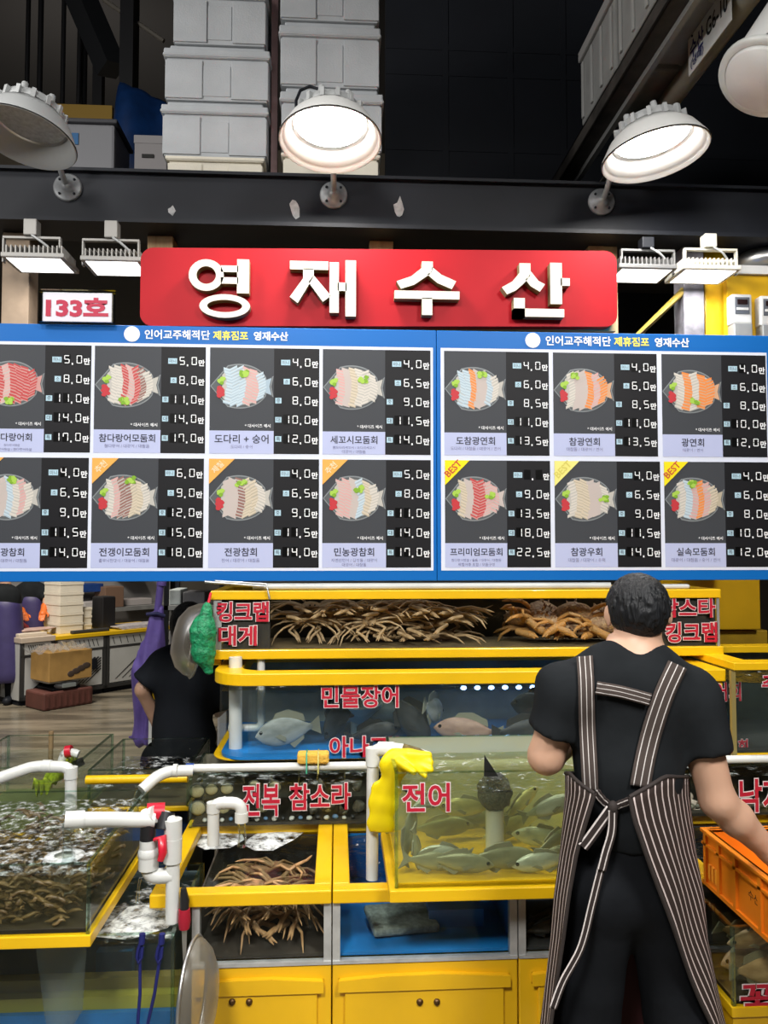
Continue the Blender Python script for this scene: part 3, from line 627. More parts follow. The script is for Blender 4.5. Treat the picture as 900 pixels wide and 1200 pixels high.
tower(Yb,[(329,446,176,209,True,'lowest cream box behind the lit middle lamp'),(327,450,100,176,False,'styrofoam box right behind the lit middle lamp'),
 (326,447,22,100,False,'styrofoam box above the lit middle lamp, its panels fully seen'),(326,447,-58,22,False,'topmost styrofoam box above the middle lamp, cut by the picture top')],'white boxes in the tower behind the middle lamp')
p=W(321,209,Yb+.1); tag(MB().box(W(317.5,150,Yb+.1).x,W(325,150,Yb+.1).x,Yb+.1,Yb+.14,zb1,W(321,-40,Yb+.1).z).build('upright_post',mat('reddish_post',(.16,.09,.09),.6)),'thin reddish upright between the two box towers','post')
# dim store behind, upper left
yb2=5.6
def bx_(name,px0,px1,pt,pb,Y,d,m,label,cat,bev=.01):
    a=W(px0,pb,Y); b=W(px1,pt,Y); t=thing(name,label,cat,((a.x+b.x)/2,Y,a.z)); return t,a,b
MB().box(W(30,150,6.2).x,W(131,150,6.2).x,6.2,6.24,zb1,W(80,122,6.2).z).build('yellow_board',mat('dull_yellow_board',(.42,.25,.03),.6)); tag(bpy.data.objects['yellow_board'],'dull yellow board behind the grey tub, upper left','board')
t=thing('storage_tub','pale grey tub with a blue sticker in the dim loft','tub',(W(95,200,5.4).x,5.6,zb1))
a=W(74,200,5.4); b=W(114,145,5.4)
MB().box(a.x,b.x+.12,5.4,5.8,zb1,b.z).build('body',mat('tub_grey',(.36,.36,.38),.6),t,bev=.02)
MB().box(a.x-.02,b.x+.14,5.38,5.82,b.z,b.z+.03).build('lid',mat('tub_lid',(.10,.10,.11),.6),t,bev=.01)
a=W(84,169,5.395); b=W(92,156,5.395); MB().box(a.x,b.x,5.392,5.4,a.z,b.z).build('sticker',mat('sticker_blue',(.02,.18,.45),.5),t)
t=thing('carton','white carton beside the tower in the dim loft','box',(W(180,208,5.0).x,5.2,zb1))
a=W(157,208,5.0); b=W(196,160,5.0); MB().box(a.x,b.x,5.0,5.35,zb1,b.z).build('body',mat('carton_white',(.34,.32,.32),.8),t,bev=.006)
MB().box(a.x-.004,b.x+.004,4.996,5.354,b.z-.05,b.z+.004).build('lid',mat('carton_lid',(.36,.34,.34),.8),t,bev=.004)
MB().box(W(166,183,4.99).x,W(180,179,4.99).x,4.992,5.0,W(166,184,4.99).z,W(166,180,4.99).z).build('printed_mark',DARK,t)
# blue tarp bundle: a slumped sheet
m=MB(); nx,ny=14,10; c0=W(128,160,6.0); c1=W(205,160,6.0)
vs=[]
for i in range(nx+1):
    for j in range(ny+1):
        u,v=i/nx,j/ny; x=c0.x+(c1.x-c0.x)*u; top=W(130+75*u,105+38*u**1.3,6.0).z
        z=zb1+.005+(top+.20-zb1)*math.sin(v*PI/2)**.7+abs(.02*math.sin(9*u+5*v)); y=5.95+.35*v+.05*math.sin(7*u)*math.cos(5*v)
        vs.append((x,y,z))
m.add(vs,[(i*(ny+1)+j,(i+1)*(ny+1)+j,(i+1)*(ny+1)+j+1,i*(ny+1)+j+1) for i in range(nx) for j in range(ny)],0,True)
tag(m.build('tarp_bundle',mat('tarp_blue',(.006,.05,.20),.5,nz=.3),solid=.02),'blue tarp slumped over goods in the dim loft','tarp')
dk=mat('dark_steel',(.012,.012,.014),.6)
def rod(pts,Y,r,label,name='hanger_rod',m=dk,grp='thin rods in the dim loft'):
    q=[W(x,y,Y) for x,y in pts]
    if name=='hanger_rod': q[0].z=9.0; q[0].x=q[1].x
    o=MB().tube(q,r,8).build(name,m); tag(o,label,'rod',grp); return o
rod([(33,-20),(31,128)],7.2,.022,'leftmost thin dark rod hanging in the dim loft')
rod([(48,-20),(46,120)],7.2,.026,'second dark rod from the left in the dim loft')
rod([(76,-20),(73,122)],7.2,.022,'short dark rod above the yellow board')
rod([(94,-20),(92,122)],7.2,.022,'short knotted dark rod beside the long middle rod')
rod([(101,-20),(98,140)],7.6,.028,'long dark rod in front of the yellow board')
rod([(160,-20),(158,110)],7.2,.026,'dark rod above the blue tarp')
rod([(122,0),(192,48)],6.6,.02,'pale slanting conduit reaching the left box tower','conduit',mat('pale_conduit',(.20,.18,.15),.6))
o=MB().tube([W(85,-25,7.0),W(131,82,7.0)],.14,4,smooth=False).build('roof_brace',mat('brace_dark',(.018,.02,.024),.7)); tag(o,'thick dark slanting roof brace in the loft','brace')
o=MB().box(W(136,50,6.4).x,W(152,50,6.4).x,6.5,6.7,zb1,9).build('steel_column',dk); tag(o,'dark steel column beside the blue tarp','column')
o=MB().box(W(109,50,7.3).x,W(120,50,7.3).x,7.3,7.4,zb1,W(115,72,7.3).z).build('stub_column',dk); tag(o,'short dark post behind the yellow board','post')

# ================================================================ UPPER RIGHT: racks running towards the camera
gx=W(655,210,5.2).x; gz=W(655,210,5.2).z
g=MB(); g.box(gx-.05,gx+.05,1.3,5.3,gz-.02,gz-.005); g.box(gx-.05,gx-.038,1.3,5.3,gz-.10,gz-.005); g.box(gx-.05,gx+.05,1.3,5.3,gz-.10,gz-.085)
t=thing('rack_beam','rusty dark steel channel running from the partition over the camera','beam',(gx,3.3,gz-.1)); t['kind']='thing'
g.build('channel',RUST,t,bev=.003); MB().box(gx+.04,gx+.07,1.3,5.3,gz-.13,gz-.10).build('cable_tray',mat('pale_tray',(.30,.30,.29),.6),t)
for k,(y0,y1,h,lab) in enumerate(((3.95,4.52,.46,'white ribbed crate on the rusty channel, deepest one'),(3.30,3.90,.46,'white ribbed crate on the rusty channel, middle one'),(2.70,3.25,.46,'white ribbed crate on the rusty channel, nearest the camera'))):
    x0=gx-.055; x1=x0+.40; z0=gz-.005
    t=thing('ribbed_crate',lab,'crate',((x0+x1)/2,(y0+y1)/2,z0),'ribbed crates on the rack channel')
    m=MB(); m.box(x0,x1,y0,y1,z0,z0+h*.86)
    m.build('body',mat('crate_white',(.30,.30,.29),.6,nz=.15),t,bev=.012)
    m=MB()
    for q in range(4):
        yy=y0+.03+(y1-y0-.09)*q/3; m.box(x0-.012,x0+.001,yy,yy+.03,z0+.03,z0+h*.8)
    for q in range(3):
        xx=x0+.03+(x1-x0-.09)*q/2; m.box(xx,xx+.03,y0-.012,y0+.001,z0+.03,z0+h*.8)
    m.build('rib',mat('crate_rib',(.36,.36,.35),.6),t,bev=.004)
    MB().box(x0-.015,x1+.015,y0-.015,y1+.015,z0+h*.86,z0+h).build('rim',mat('crate_rim',(.33,.32,.31),.6),t,bev=.008)
# pipe with the location sign
px_=W(750,165,4.5).x; pz_=W(750,165,4.5).z
o=MB().tube([(px_,1.2,pz_),(px_,5.3,pz_)],.055,12).build('coolant_pipe',mat('pipe_beige',(.30,.28,.22),.6,nz=.2)); tag(o,'beige pipe running overhead behind the location sign','pipe')
# hanging plate faces the aisle (-x) and follows the pipe
sx=px_-.075
P0=WX(808,78,sx); P1=WX(858,9,sx); P3=WX(816,122,sx)
yn,yf_=P1.y,P0.y; zt_=pz_+.07; zb_=zt_-.185
t=thing('location_sign','white plate with market block lettering tied under the overhead pipe','sign',(sx,(yn+yf_)/2,zb_))
MB().box(sx-.006,sx,yn,yf_,zb_,zt_).build('plate',WHT,t,bev=.002)
mid=(yn+yf_)/2; L=yf_-yn
NAVY=flat('navy_text',(.03,.04,.16)); BK=flat('black_text',(.012,.012,.014))
m=MB(); m.text('수산',(sx-.008,mid+L*.27,zt_-.075),L*.34,.095,0,.03,right=(0,-1,0)); m.text('(냉매)',(sx-.008,mid+L*.27,zb_+.04),L*.32,.055,0,.02,right=(0,-1,0)); m.build('lettering',NAVY,t)
m=MB(); m.text('G6-10',(sx-.008,mid-L*.2,zt_-.075),L*.48,.085,0,.02,right=(0,-1,0)); m.build('lettering',BK,t)
for yy in (yn+.05,yf_-.05): MB().tube([(px_,yy,pz_+.06),(sx-.01,yy,zt_-.01)],.006,6).build('tie',BK,t)
# big white ventilation drum
c=W(893,92,2.9); ax=Vector((.42,.10,.62)).normalized(); M=Matrix.Translation(c)@ax.to_track_quat('Z','Y').to_matrix().to_4x4()
t=thing('ventilation_drum','large white round drum hanging at the top right corner','duct',tuple(c))
MB().lathe([(.001,-.02),(.135,-.02),(.145,0),(.145,.62),(.13,.64),(.001,.64)],M,40).build('drum',WHT,t)
MB().lathe([(.145,-.005),(.172,-.005),(.175,.012),(.160,.022),(.145,.022)],M,40).build('flange',PVC,t)
for k in range(8): a=2*PI*k/8; MB().lathe([(.001,.034),(.007,.032),(.008,.02)],M@Matrix.Translation((.16*math.cos(a),.16*math.sin(a),0)),6).build('bolt',STEEL,t)
c2=W(846,-16,3.3); M=Matrix.Translation(c2)@Euler((.2,.2,0)).to_matrix().to_4x4()
t=thing('round_lamp_shell','pale round lamp shell above the location sign','lamp',tuple(c2)); 
MB().lathe([(.001,.06),(.10,.06),(.14,.03),(.15,0),(.13,-.008),(.001,-.012)],M,28).build('shell',mat('shell_beige',(.42,.39,.34),.5),t); MB().tube([c2+Vector((-.06,-.1,-.01)),c2+Vector((0,0,-.03)),c2+Vector((.1,.05,-.01))],.008,6).build('cable',BK,t)
MB().tube([c2+Vector((0,0,.05)),(px_-.02,c2.y,pz_)],.014,8).build('bracket_arm',dk,t)
# ================================================================ TANKS
WATER=clear('water_clear',(.86,.93,.90),.16,.04,.25,14)
WATERF=clear('water_foamy',(.80,.88,.86),.16,.05,.5,22,foam=(16,.52,.72))
WATERB=clear('water_bubbling',(.82,.84,.78),.10,.10,.5,45,foam=(34,.50,.78))
WATERG=clear('water_pale_green',(.86,.90,.72),.14,.05,.6,26,foam=(30,.57,.80))
WATERD=clear('water_dark',(.70,.80,.84),.25,.05,.5,16,foam=(14,.62,.70))
HAZEG=clear('murky_green_water',(.93,.95,.82),.02,.1,haze=.09,hazecol=(.90,.92,.64))
HAZEB=clear('murky_grey_water',(.94,.97,.96),.02,.1,haze=.05,hazecol=(.62,.70,.70))
HAZEN=clear('murky_brown_water',(.88,.86,.72),.02,.1,haze=.08,hazecol=(.50,.44,.24))
FOAMM=clear('white_foam',(.95,.95,.95),.05,foam=(22,.38,.58))
def ring(mb,x0,x1,y0,y1,z0,z1,t,mi=0):
    """rectangular frame of bars"""
    mb.box(x0,x1,y0,y0+t,z0,z1,mi).box(x0,x1,y1-t,y1,z0,z1,mi).box(x0,x0+t,y0+t,y1-t,z0,z1,mi).box(x1-t,x1,y0+t,y1-t,z0,z1,mi); return mb
def decal(parent,body,px0,px1,py0,py1,Y,off=.022,white=.028,name='lettering'):
    """red sticker lettering with a pale outline on the glass"""
    a=W(px0,py1,Y); b=W(px1,py0,Y); c=((a.x+b.x)/2,Y,(a.z+b.z)/2); w_=b.x-a.x; h=b.z-a.z
    _,_,(gx0,gx1,gy0,gy1)=glyphs(body,off,0,3); _,_,(hx0,hx1,hy0,hy1)=glyphs(body,off+white,0,3)
    m=MB(); m.text(body,c,w_*(hx1-hx0)/(gx1-gx0),h*(hy1-hy0)/(gy1-gy0),1,off+white,0,lift=.001); m.text(body,c,w_,h,0,off,0,lift=.0018)
    return m.build(name,[TRED,TWHITE],parent)
def tank(name,label,x0,x1,y0,y1,z0,z1,water=None,wz=None,frame=None,frame_h=.035,floor=None,back=None,group=None,haze=None,over=.0,side=None,foamz=None):
    """glass tank: five panes, painted base frame, water"""
    t=thing(name,label,'fish tank',((x0+x1)/2,(y0+y1)/2,z0),group); g=.010
    zb_=z0+(frame_h if frame else 0)
    if frame:
        m=MB(); o=over; m.box(x0-o,x1+o,y0-o,y1+o,z0,z0+frame_h); m.build('base_frame',frame,t,bev=.003)
        if over: pass
    if floor: MB().box(x0+g,x1-g,y0+g,y1-g,zb_+.001,zb_+.012).build('tank_floor',floor,t)
    MB().box(x0,x1,y0,y0+g,zb_,z1).build('front_pane',GLASS,t)
    MB().box(x0,x0+g,y0+g,y1-g,zb_,z1).build('side_pane',side or GLASS,t)
    MB().box(x1-g,x1,y0+g,y1-g,zb_,z1).build('side_pane',side or GLASS,t)
    MB().box(x0,x1,y1-g,y1,zb_,z1).build('back_pane',back or GLASS,t)
    m=MB(); e=.004; ring(m,x0-.001,x1+.001,y0-.001,y1+.001,z1,z1+.003,.012)
    for xx in (x0-.001,x1-.009):
        for yy in (y0-.001,y1-.009): m.box(xx,xx+.010,yy,yy+.010,zb_,z1)
    m.build('glass_rim',GEDGE,t)
    if water:
        m=MB(); nx,ny=12,8
        vs=[(x0+g+(x1-x0-2*g)*i/nx,y0+g+(y1-y0-2*g)*j/ny,wz+random.uniform(-.004,.004)) for i in range(nx+1) for j in range(ny+1)]
        m.add(vs,[(i*(ny+1)+j,(i+1)*(ny+1)+j,(i+1)*(ny+1)+j+1,i*(ny+1)+j+1) for i in range(nx) for j in range(ny)],0,True); m.build('water_surface',water,t)
    if haze:
        m=MB()
        for k in range(haze[1]):
            y=y0+g+.004+(y1-y0-2*g-.01)*k/haze[1]; m.quad((x0+g,y,zb_+.012),(x1-g,y,zb_+.012),(x1-g,y,wz-.006),(x0+g,y,wz-.006))
        m.build('water_body',haze[0],t)
    return t
# ---- cabinets with open-topped wells
CY0,CY1=2.55,3.60; RZ=.752; GZ0=W(450,1124,CY0).z; GZ1=W(450,1048,CY0).z
def cabinet(px0,px1,label,liner,water,wz,doorpx,gap=True,haze=None,ext=0.0):
    x0=W(px0,1100,CY0).x+.002; x1=W(px1,1100,CY0).x-.002
    t=thing('display_cabinet',label,'cabinet',((x0+x1)/2,(CY0+CY1)/2,0),'yellow cabinets with wells')
    MB().box(x0,x1,CY0,CY1,0,GZ0-.01).build('body',YELD,t,bev=.004)
    MB().box(x0,x1,CY0-.004,CY0+.02,GZ0-.01,GZ0).build('sill',SILV,t)
    d0=W(doorpx[0],1160,CY0).x; d1=W(doorpx[1],1160,CY0).x; zt=GZ0-.055
    MB().box(d0,d1,CY0-.012,CY0,.06,zt-.03).build('door',YELD,t,bev=.004)
    l=MB(); l.prism([(d0-.02,zt-.035),(d1+.02,zt-.035),(d1+.02,zt+.0),(d0+(d1-d0)*.6,zt+.012),(d0+(d1-d0)*.25,zt+.010),(d0-.02,zt+.0)],lambda u,v,tt:Vector((u,tt,v)),CY0-.018,CY0); lo=l.build('door_grip',YELD,t,bev=.006)
    for px in doorpx[2:]:
        c=W(px,1174,CY0-.012); MB().lathe([(.001,.008),(.009,.006),(.011,0)],Matrix.Translation(c)@Matrix.Rotation(PI/2,4,'X'),10).build('screw',mat('bronze',(.10,.05,.015),.4,metal=.6),t)
    # well: liner, front glass, corner trims
    m=MB(); m.box(x0+.01,x1-.01,CY1-.45,CY1-.43,GZ0,RZ-.05).box(x0+.004,x0+.01,CY0+.03,CY1-.43,GZ0,RZ-.05).box(x1-.01,x1-.004,CY0+.03,CY1-.43,GZ0,RZ-.05).box(x0+.01,x1-.01,CY0+.03,CY1-.43,GZ0,GZ0+.01)
    m.build('well_liner',liner,t)
    MB().box(x0+.012,x1-.012,CY0+.008,CY0+.018,GZ0,GZ1).build('front_pane',GLASS,t)
    for a in (x0,x1-.024): MB().box(a,a+.024,CY0,CY0+.03,GZ0,GZ1).build('corner_trim',SILV,t)
    m=MB(); ring(m,x0-ext,x1,CY0-.012,CY1-.38,RZ-.042,RZ,.055); m.build('rim',YEL,t,bev=.004)
    m=MB(); nx,ny=12,10; a0,a1,b0,b1=x0+.01,x1-.01,CY0+.02,CY1-.45
    m.add([(a0+(a1-a0)*i/nx,b0+(b1-b0)*j/ny,wz+random.uniform(-.004,.004)) for i in range(nx+1) for j in range(ny+1)],[(i*(ny+1)+j,(i+1)*(ny+1)+j,(i+1)*(ny+1)+j+1,i*(ny+1)+j+1) for i in range(nx) for j in range(ny)],0,True); m.build('water_surface',water,t)
    if haze:
        m=MB()
        for k in range(3): y=CY0+.03+.12*k; m.quad((x0+.012,y,GZ0+.012),(x1-.012,y,GZ0+.012),(x1-.012,y,wz-.008),(x0+.012,y,wz-.008))
        m.build('water_body',haze,t)
    return t,x0,x1
BRL=mat('brown_well',(.045,.035,.025),.7,nz=.4,nscale=8)
cab1,c1x0,c1x1=cabinet(224,389,'yellow cabinet holding brown crabs, two screws on its door',BRL,WATER,.705,(236,372,272,292),ext=.13)
cab2,c2x0,c2x1=cabinet(389,607,'yellow cabinet with a blue-lined water well below the silver fish tank',BLUEL,WATERD,.700,(404,590,492,512),haze=None)
cab3,c3x0,c3x1=cabinet(607,828,'yellow cabinet with dark catch behind the striped apron',DARK,WATERD,.700,(630,800,700,720))
cab4,c4x0,c4x1=cabinet(828,1040,'yellow cabinet at the right end with a dark water well by the orange crate',DARK,WATERD,.700,(860,1020,930,950))
# grey stone slab leaning in the blue well
c=W(470,1076,2.75); m=MB(); R=Matrix.Translation(c)@Euler((math.radians(4),math.radians(2),.18)).to_matrix().to_4x4()
m.box(-.115,.115,-.085,.085,-.014,.014,0,R); o=m.build('stone_slab',mat('slab_stone',(.36,.40,.34),.9,nz=.35,nscale=60,bump=.5,bscale=80),bev=.01); tag(o,'speckled grey-green slab lying in the blue water well','slab')
m=MB(); m.box(W(500,1100,2.8).x,W(562,1100,2.8).x,2.72,3.10,GZ0+.012,GZ0+.07); o=m.build('blue_step',BLUEL,cab2)
# foam in the first well
def foampatch(pts,z,parent,name='foam'):
    m=MB(); n=len(pts); cx=sum(p[0] for p in pts)/n; cyy=sum(p[1] for p in pts)/n
    m.add([(cx,cyy,z+.012)]+[(p[0],p[1],z+.004) for p in pts],[(0,1+i,1+(i+1)%n) for i in range(n)],0,True); return m.build(name,FOAMM,parent)
FZ=.706
fp=lambda L:[(G(x,y,FZ).x,G(x,y,FZ).y) for x,y in L]
foampatch(fp([(226,975),(250,968),(280,972),(287,985),(270,995),(240,997),(226,990)]),FZ,cab1)
foampatch(fp([(290,985),(310,972),(345,968),(362,972),(345,985),(320,998),(298,998),(287,992)]),FZ,cab1)

# ---- shellfish tray (abalone / top shells) on the back of the cabinets
TY=3.12; tz0=RZ+.002
tx0=W(222,930,TY).x; tx1=W(462,930,TY).x
ttop=W(450,904.5,TY).z
SHF=mat('tray_floor',(.06,.05,.035),.6,nz=.5,nscale=14)
t1=tank('shellfish_tank','low glass tray of round shellfish under the white pipe',tx0,tx1,TY,TY+.32,tz0,ttop,WATERF,ttop-.045,None,0,SHF,mat('tray_back',(.14,.13,.09),.7,nz=.5,nscale=18))
decal(t1,'전복',284,328,918,957,TY-.001); decal(t1,'참소라',339,411,917,950,TY-.001)
for px in (338,385): x=W(px,930,TY).x; MB().box(x-.003,x+.003,TY+.012,TY+.3,tz0+.013,ttop-.01).build('divider',GLASS,t1)
tx2=W(779,930,TY).x; tx3=W(990,930,TY).x
t2=tank('octopus_tank','low glass tray of small octopuses beyond the man\'s right arm',tx2,tx3,TY,TY+.32,tz0,ttop,WATERF,ttop-.045,None,0,SHF,mat('tray_back_b',(.08,.07,.045),.7,nz=.5,nscale=18))
decal(t2,'낙지',867,918,912,952,TY-.001)
# mid part of the shelf behind the silver fish tank
# ---- long white pipe on top of the trays
pz=ttop+.020
o=MB().tube([(tx0-.005,TY+.02,pz),(tx3,TY+.02,pz)],.0165,14).build('water_pipe',PVC); tag(o,'long white water pipe lying across the shellfish trays','pipe')
m=MB().tube([(tx0-.018,TY+.02,pz),(tx0+.012,TY+.02,pz)],.0195,14); q=m.build('end_cap',mat('blue_cap',(.03,.08,.35),.4),o)
for px in (262,285,318,350,372,404): 
    x=W(px,893,TY).x; MB().tube([(x,TY+.02,pz-.016),(x,TY+.02,ttop-.04)],.003,6).build('water_jet',clear('jet',(.9,.95,.95),.3) if 'jet' not in bpy.data.materials else bpy.data.materials['jet'],o)
# sponge tied to the pipe
c=W(367,884,TY+.0); t=thing('sponge','yellow sponge block tied to the white pipe with green string','sponge',(c.x,TY+.02,pz+.017))
MB().box(c.x-.062,c.x+.062,TY-.012,TY+.05,pz+.017,pz+.057).build('block',mat('sponge_yellow',(.72,.42,.06),.9,bump=.6,bscale=90),t,bev=.008)
for dx,cc in ((-.025,(.05,.35,.22)),(.02,(.55,.50,.15))):
    x=c.x+dx; MB().tube([(x,TY-.014,pz-.018),(x,TY-.014,pz+.058),(x,TY+.052,pz+.058),(x,TY+.052,pz-.018),(x,TY-.014,pz-.018)],.003,6).build('string',mat('string_%d'%int(dx*1000+50),cc,.7),t)

# ---- gizzard shad tank, overhanging the counter in front
FY=2.45; fx0=W(463,980,FY).x; fx1=W(775,980,FY).x; fz0=RZ+.003; fz1=W(465,907,FY).z
SHAD=tank('shad_tank','glass tank of silver fish with a yellow floor, just behind the man',fx0,fx1,FY,2.92,fz0,fz1,WATERG,fz1-.060,YEL,.036,YEL,clear('green_back',(.84,.87,.72),.05,haze=.5,hazecol=(.84,.87,.70)),haze=(HAZEG,3),over=.018)
decal(SHAD,'전어',471,527,917,952,FY-.001)
# air stone on a white pipe inside, black wedge hanging on the back rim
c=W(580,1012,2.62); z0=fz0+.05
t=thing('air_stone','dark conical air stone on a white stub pipe in the shad tank','air stone',(c.x,2.62,z0))
MB().tube([(c.x,2.62,z0),(c.x,2.62,z0+.165)],.031,16).build('pipe',PVC,t)
MB().ell((c.x,2.62,z0+.22),(.058,.055,.062),None,14,10,0,.10).build('stone',mat('airstone',(.10,.10,.09),.9,nz=.6,nscale=120,bump=.8,bscale=150),t)
a=W(574,908,2.55); o=MB().prism([(a.x-.018,a.z-.005),(a.x+.028,a.z-.005),(a.x-.016,a.z+.062)],lambda u,v,tt:Vector((u,tt,v)),2.55,2.56).build('black_wedge',mat('black_plastic',(.01,.01,.01),.5)); tag(o,'small black plastic wedge sticking out of the shad tank water','wedge')

# ---- big middle tank with the rounded yellow rim
MYF=3.24; mx0=W(252,840,MYF).x; mx1=W(848,840,MYF).x; mz0=W(450,889,MYF).z; mz1=W(450,800,MYF).z; MYB=3.92
def rounded(x0,x1,y0,y1,r,n=8):
    pts=[(x1,y0),(x1,y1),(x0,y1)]
    for i in range(n+1): a=PI+PI/2*i/n; pts.append((x0+r+r*math.cos(a),y0+r+r*math.sin(a)))
    return pts
def ringprism(mb,O,I,z0,z1,mi=0):
    n=len(O); vs=[(x,y,z) for z in (z0,z1) for P in (O,I) for x,y in P]
    f=[]
    for i in range(n):
        j=(i+1)%n; f+=[(2*n+i,2*n+j,3*n+j,3*n+i),(j,i,n+i,n+j),(i,j,2*n+j,2*n+i),(n+j,n+i,3*n+i,3*n+j)]
    return mb.add(vs,f,mi)
LT=thing('live_fish_tank','wide glass tank of big dark fish with a rounded yellow rim','fish tank',((mx0+mx1)/2,3.5,mz0))
O=rounded(mx0,mx1,MYF,MYB,.13); I=rounded(mx0+.012,mx1-.012,MYF+.012,MYB-.012,.12); n=len(O)
m=MB(); vs=[(x,y,z) for z in (mz0,mz1) for x,y in O]
m.add(vs,[(i,(i+1)%n,n+(i+1)%n,n+i) for i in range(n) if i not in (1,)],0,True); m.build('glass_wall',GLASS,LT)
MB().box(mx0+.02,mx1-.015,MYB-.03,MYB-.015,mz0,mz1).build('back_wall',mat('tank_back',(.38,.42,.38),.6,nz=.5,nscale=4),LT)
MB().prism([(x,y) for x,y in rounded(mx0+.01,mx1-.01,MYF+.01,MYB-.01,.12)],lambda u,v,t:Vector((u,v,t)),mz0+.012,mz0).build('tank_floor',BLUEL,LT)
ringz=W(450,789,MYF).z
m=MB(); ringprism(m,rounded(mx0-.02,mx1+.004,MYF-.02,MYB+.01,.15),rounded(mx0+.09,mx1-.10,MYF+.07,MYB-.05,.10),mz1-.006,ringz+.006); m.build('rim',YEL,LT,bev=.004)
m=MB(); ringprism(m,rounded(mx0-.025,mx1+.002,MYF+.03,MYB+.01,.12),rounded(mx0+.05,mx1-.05,MYF+.09,MYB-.05,.08),mz0-.010,mz0-.001); m.build('base_frame',YEL,LT,bev=.003)
m=MB(); nx,ny=16,6
m.add([(mx0+.02+(mx1-mx0-.04)*i/nx,MYF+.02+(MYB-MYF-.06)*j/ny,mz1-.03+random.uniform(-.004,.004)) for i in range(nx+1) for j in range(ny+1)],[(i*(ny+1)+j,(i+1)*(ny+1)+j,(i+1)*(ny+1)+j+1,i*(ny+1)+j+1) for i in range(nx) for j in range(ny)],0,True); m.build('water_surface',WATERD,LT)
m=MB()
for k in range(3): y=MYF+.03+.13*k; m.quad((mx0+.13,y,mz0+.02),(mx1-.02,y,mz0+.02),(mx1-.02,y,mz1-.04),(mx0+.13,y,mz1-.04))
m.build('water_body',HAZEB,LT)
for px0,px1 in ((836,847),): a=W(px0,840,MYF-.005).x; b=W(px1,840,MYF-.005).x; MB().box(a,b,MYF-.006,MYF+.02,mz0-.008,mz1-.006).build('corner_post',YEL,LT)
MB().box(mx0+.1,mx1,MYB-.06,MYB-.01,0,mz0-.011).build('stand',YELD,LT)
decal(LT,'민물장어',377,467,803,830,MYF-.001); decal(LT,'아나고',386,455,862,888,MYF-.001); decal(LT,'활어회',824,868,799,823,MYF-.001) if False else decal(LT,'활어회',823,846+24,799,822,MYF-.007) if False else None
decal(LT,'활어회',820,868,799,822,MYF-.008); decal(LT,'잉어회',838,876,866,884,MYF-.008)
# blue led strip lamp inside
a=W(535,808,3.6); b=W(680,800,3.6)
t=thing('led_strip','blue-white light strip under the water of the big tank','light',((a.x+b.x)/2,3.6,a.z))
MB().box(a.x,b.x,3.6,3.62,a.z,a.z+.018).build('holder',DARK,t)
for k in range(9):
    x=a.x+(b.x-a.x)*(k+.5)/9; MB().ell((x,3.597,a.z+.008),(.014,.005,.010),None,8,5).build('led',bpy.data.materials.get('led_blue') or lamp_mat('led_blue',(.35,.50,1),14.0),t)
d=bpy.data.lights.new('led_glow','AREA'); d.shape='RECTANGLE'; d.size=b.x-a.x; d.size_y=.03; d.energy=.3; d.color=(.45,.58,1)
lo=bpy.data.objects.new('led_glow',d); COL.objects.link(lo); lo.parent=t; lo.location=(0,-.02,-.012)
# pipes inside at the left
def vpipe(name,label,pts,r,parent=None,m=PVC,rr=.03):
    o=MB().tube(rpath(pts,rr),r,14).build(name,m,parent)
    if not parent: tag(o,label,'pipe')
    return o
vpipe('tank_pipe','white upright drain pipe at the curved end of the big tank',[W(276,885,3.40),W(276,770,3.40)],.028)
vpipe('tank_pipe','thin white pipe bent at its foot inside the big tank',[W(268,853,3.46),W(306,853,3.46),W(306,768,3.46)],.017)
vpipe('tank_pipe','pale cone-topped pipe below the red eel lettering',[W(420,886,3.6),W(420,846,3.6)],.035)
o=MB().lathe([(.03,0),(.11,.075),(.115,.085),(.10,.085)],Matrix.Translation(W(420,846,3.6)),24).build('funnel',PVC); tag(o,'pale funnel on the stub pipe in the big tank','funnel')
# ---- crab tank on top
KY=3.44; kx0=W(250,740,KY).x; kx1=W(843,740,KY).x; kz0=W(450,771,KY).z; kz1=W(450,691.5,KY).z; kg0=W(450,760,KY).z; kg1=W(450,702,KY).z; KB=3.86
KT=thing('crab_tank','topmost long yellow-framed tank crammed with crabs','fish tank',((kx0+kx1)/2,3.65,kz0))
m=MB(); m.box(kx0-.012,kx1+.012,KY-.015,KB,kz0,kg0); m.build('base_frame',YEL,KT,bev=.004)
m=MB(); ring(m,kx0-.012,kx1+.005,KY-.012,KB,kg1,kz1,.05); m.build('rim',YEL,KT,bev=.004)
MB().box(kx0,kx1,KY,KY+.008,kg0,kg1).build('front_pane',GLASS,KT)
MB().box(kx0+.012,kx1-.012,KY+.009,KB-.021,kg0+.0005,kg0+.004).build('tank_floor',mat('crab_floor',(.16,.11,.05),.7,nz=.5,nscale=12),KT)
MB().box(kx0+.01,kx1-.01,KB-.02,KB-.005,kg0,kg1).build('back_wall',mat('crab_back',(.13,.10,.045),.7,nz=.4,nscale=5),KT)
for a in (kx0,kx1-.012): MB().box(a,a+.012,KY+.008,KB-.02,kg0,kg1).build('side_pane',GLASS,KT)
for a,b in ((kx0,kx0+.035),(kx1-.012,kx1)): MB().box(a,b,KY-.004,KY-.001,kg0,kg1).build('corner_trim',GREYM,KT)
xd=W(588,730,KY).x; MB().box(xd-.004,xd+.004,KY+.01,KB-.02,kg0,kg1-.01).build('divider',GLASS,KT)
for px in (247,): x=W(px,780,KY).x
for x in (kx0+.01,kx1-.03): 
    MB().box(x-.01,x+.02,KY+.02,KY+.05,ringz+.007,kz0).build('foot',YEL,KT); MB().box(x-.01,x+.02,KB-.08,KB-.05,ringz+.007,kz0).build('foot',YEL,KT)
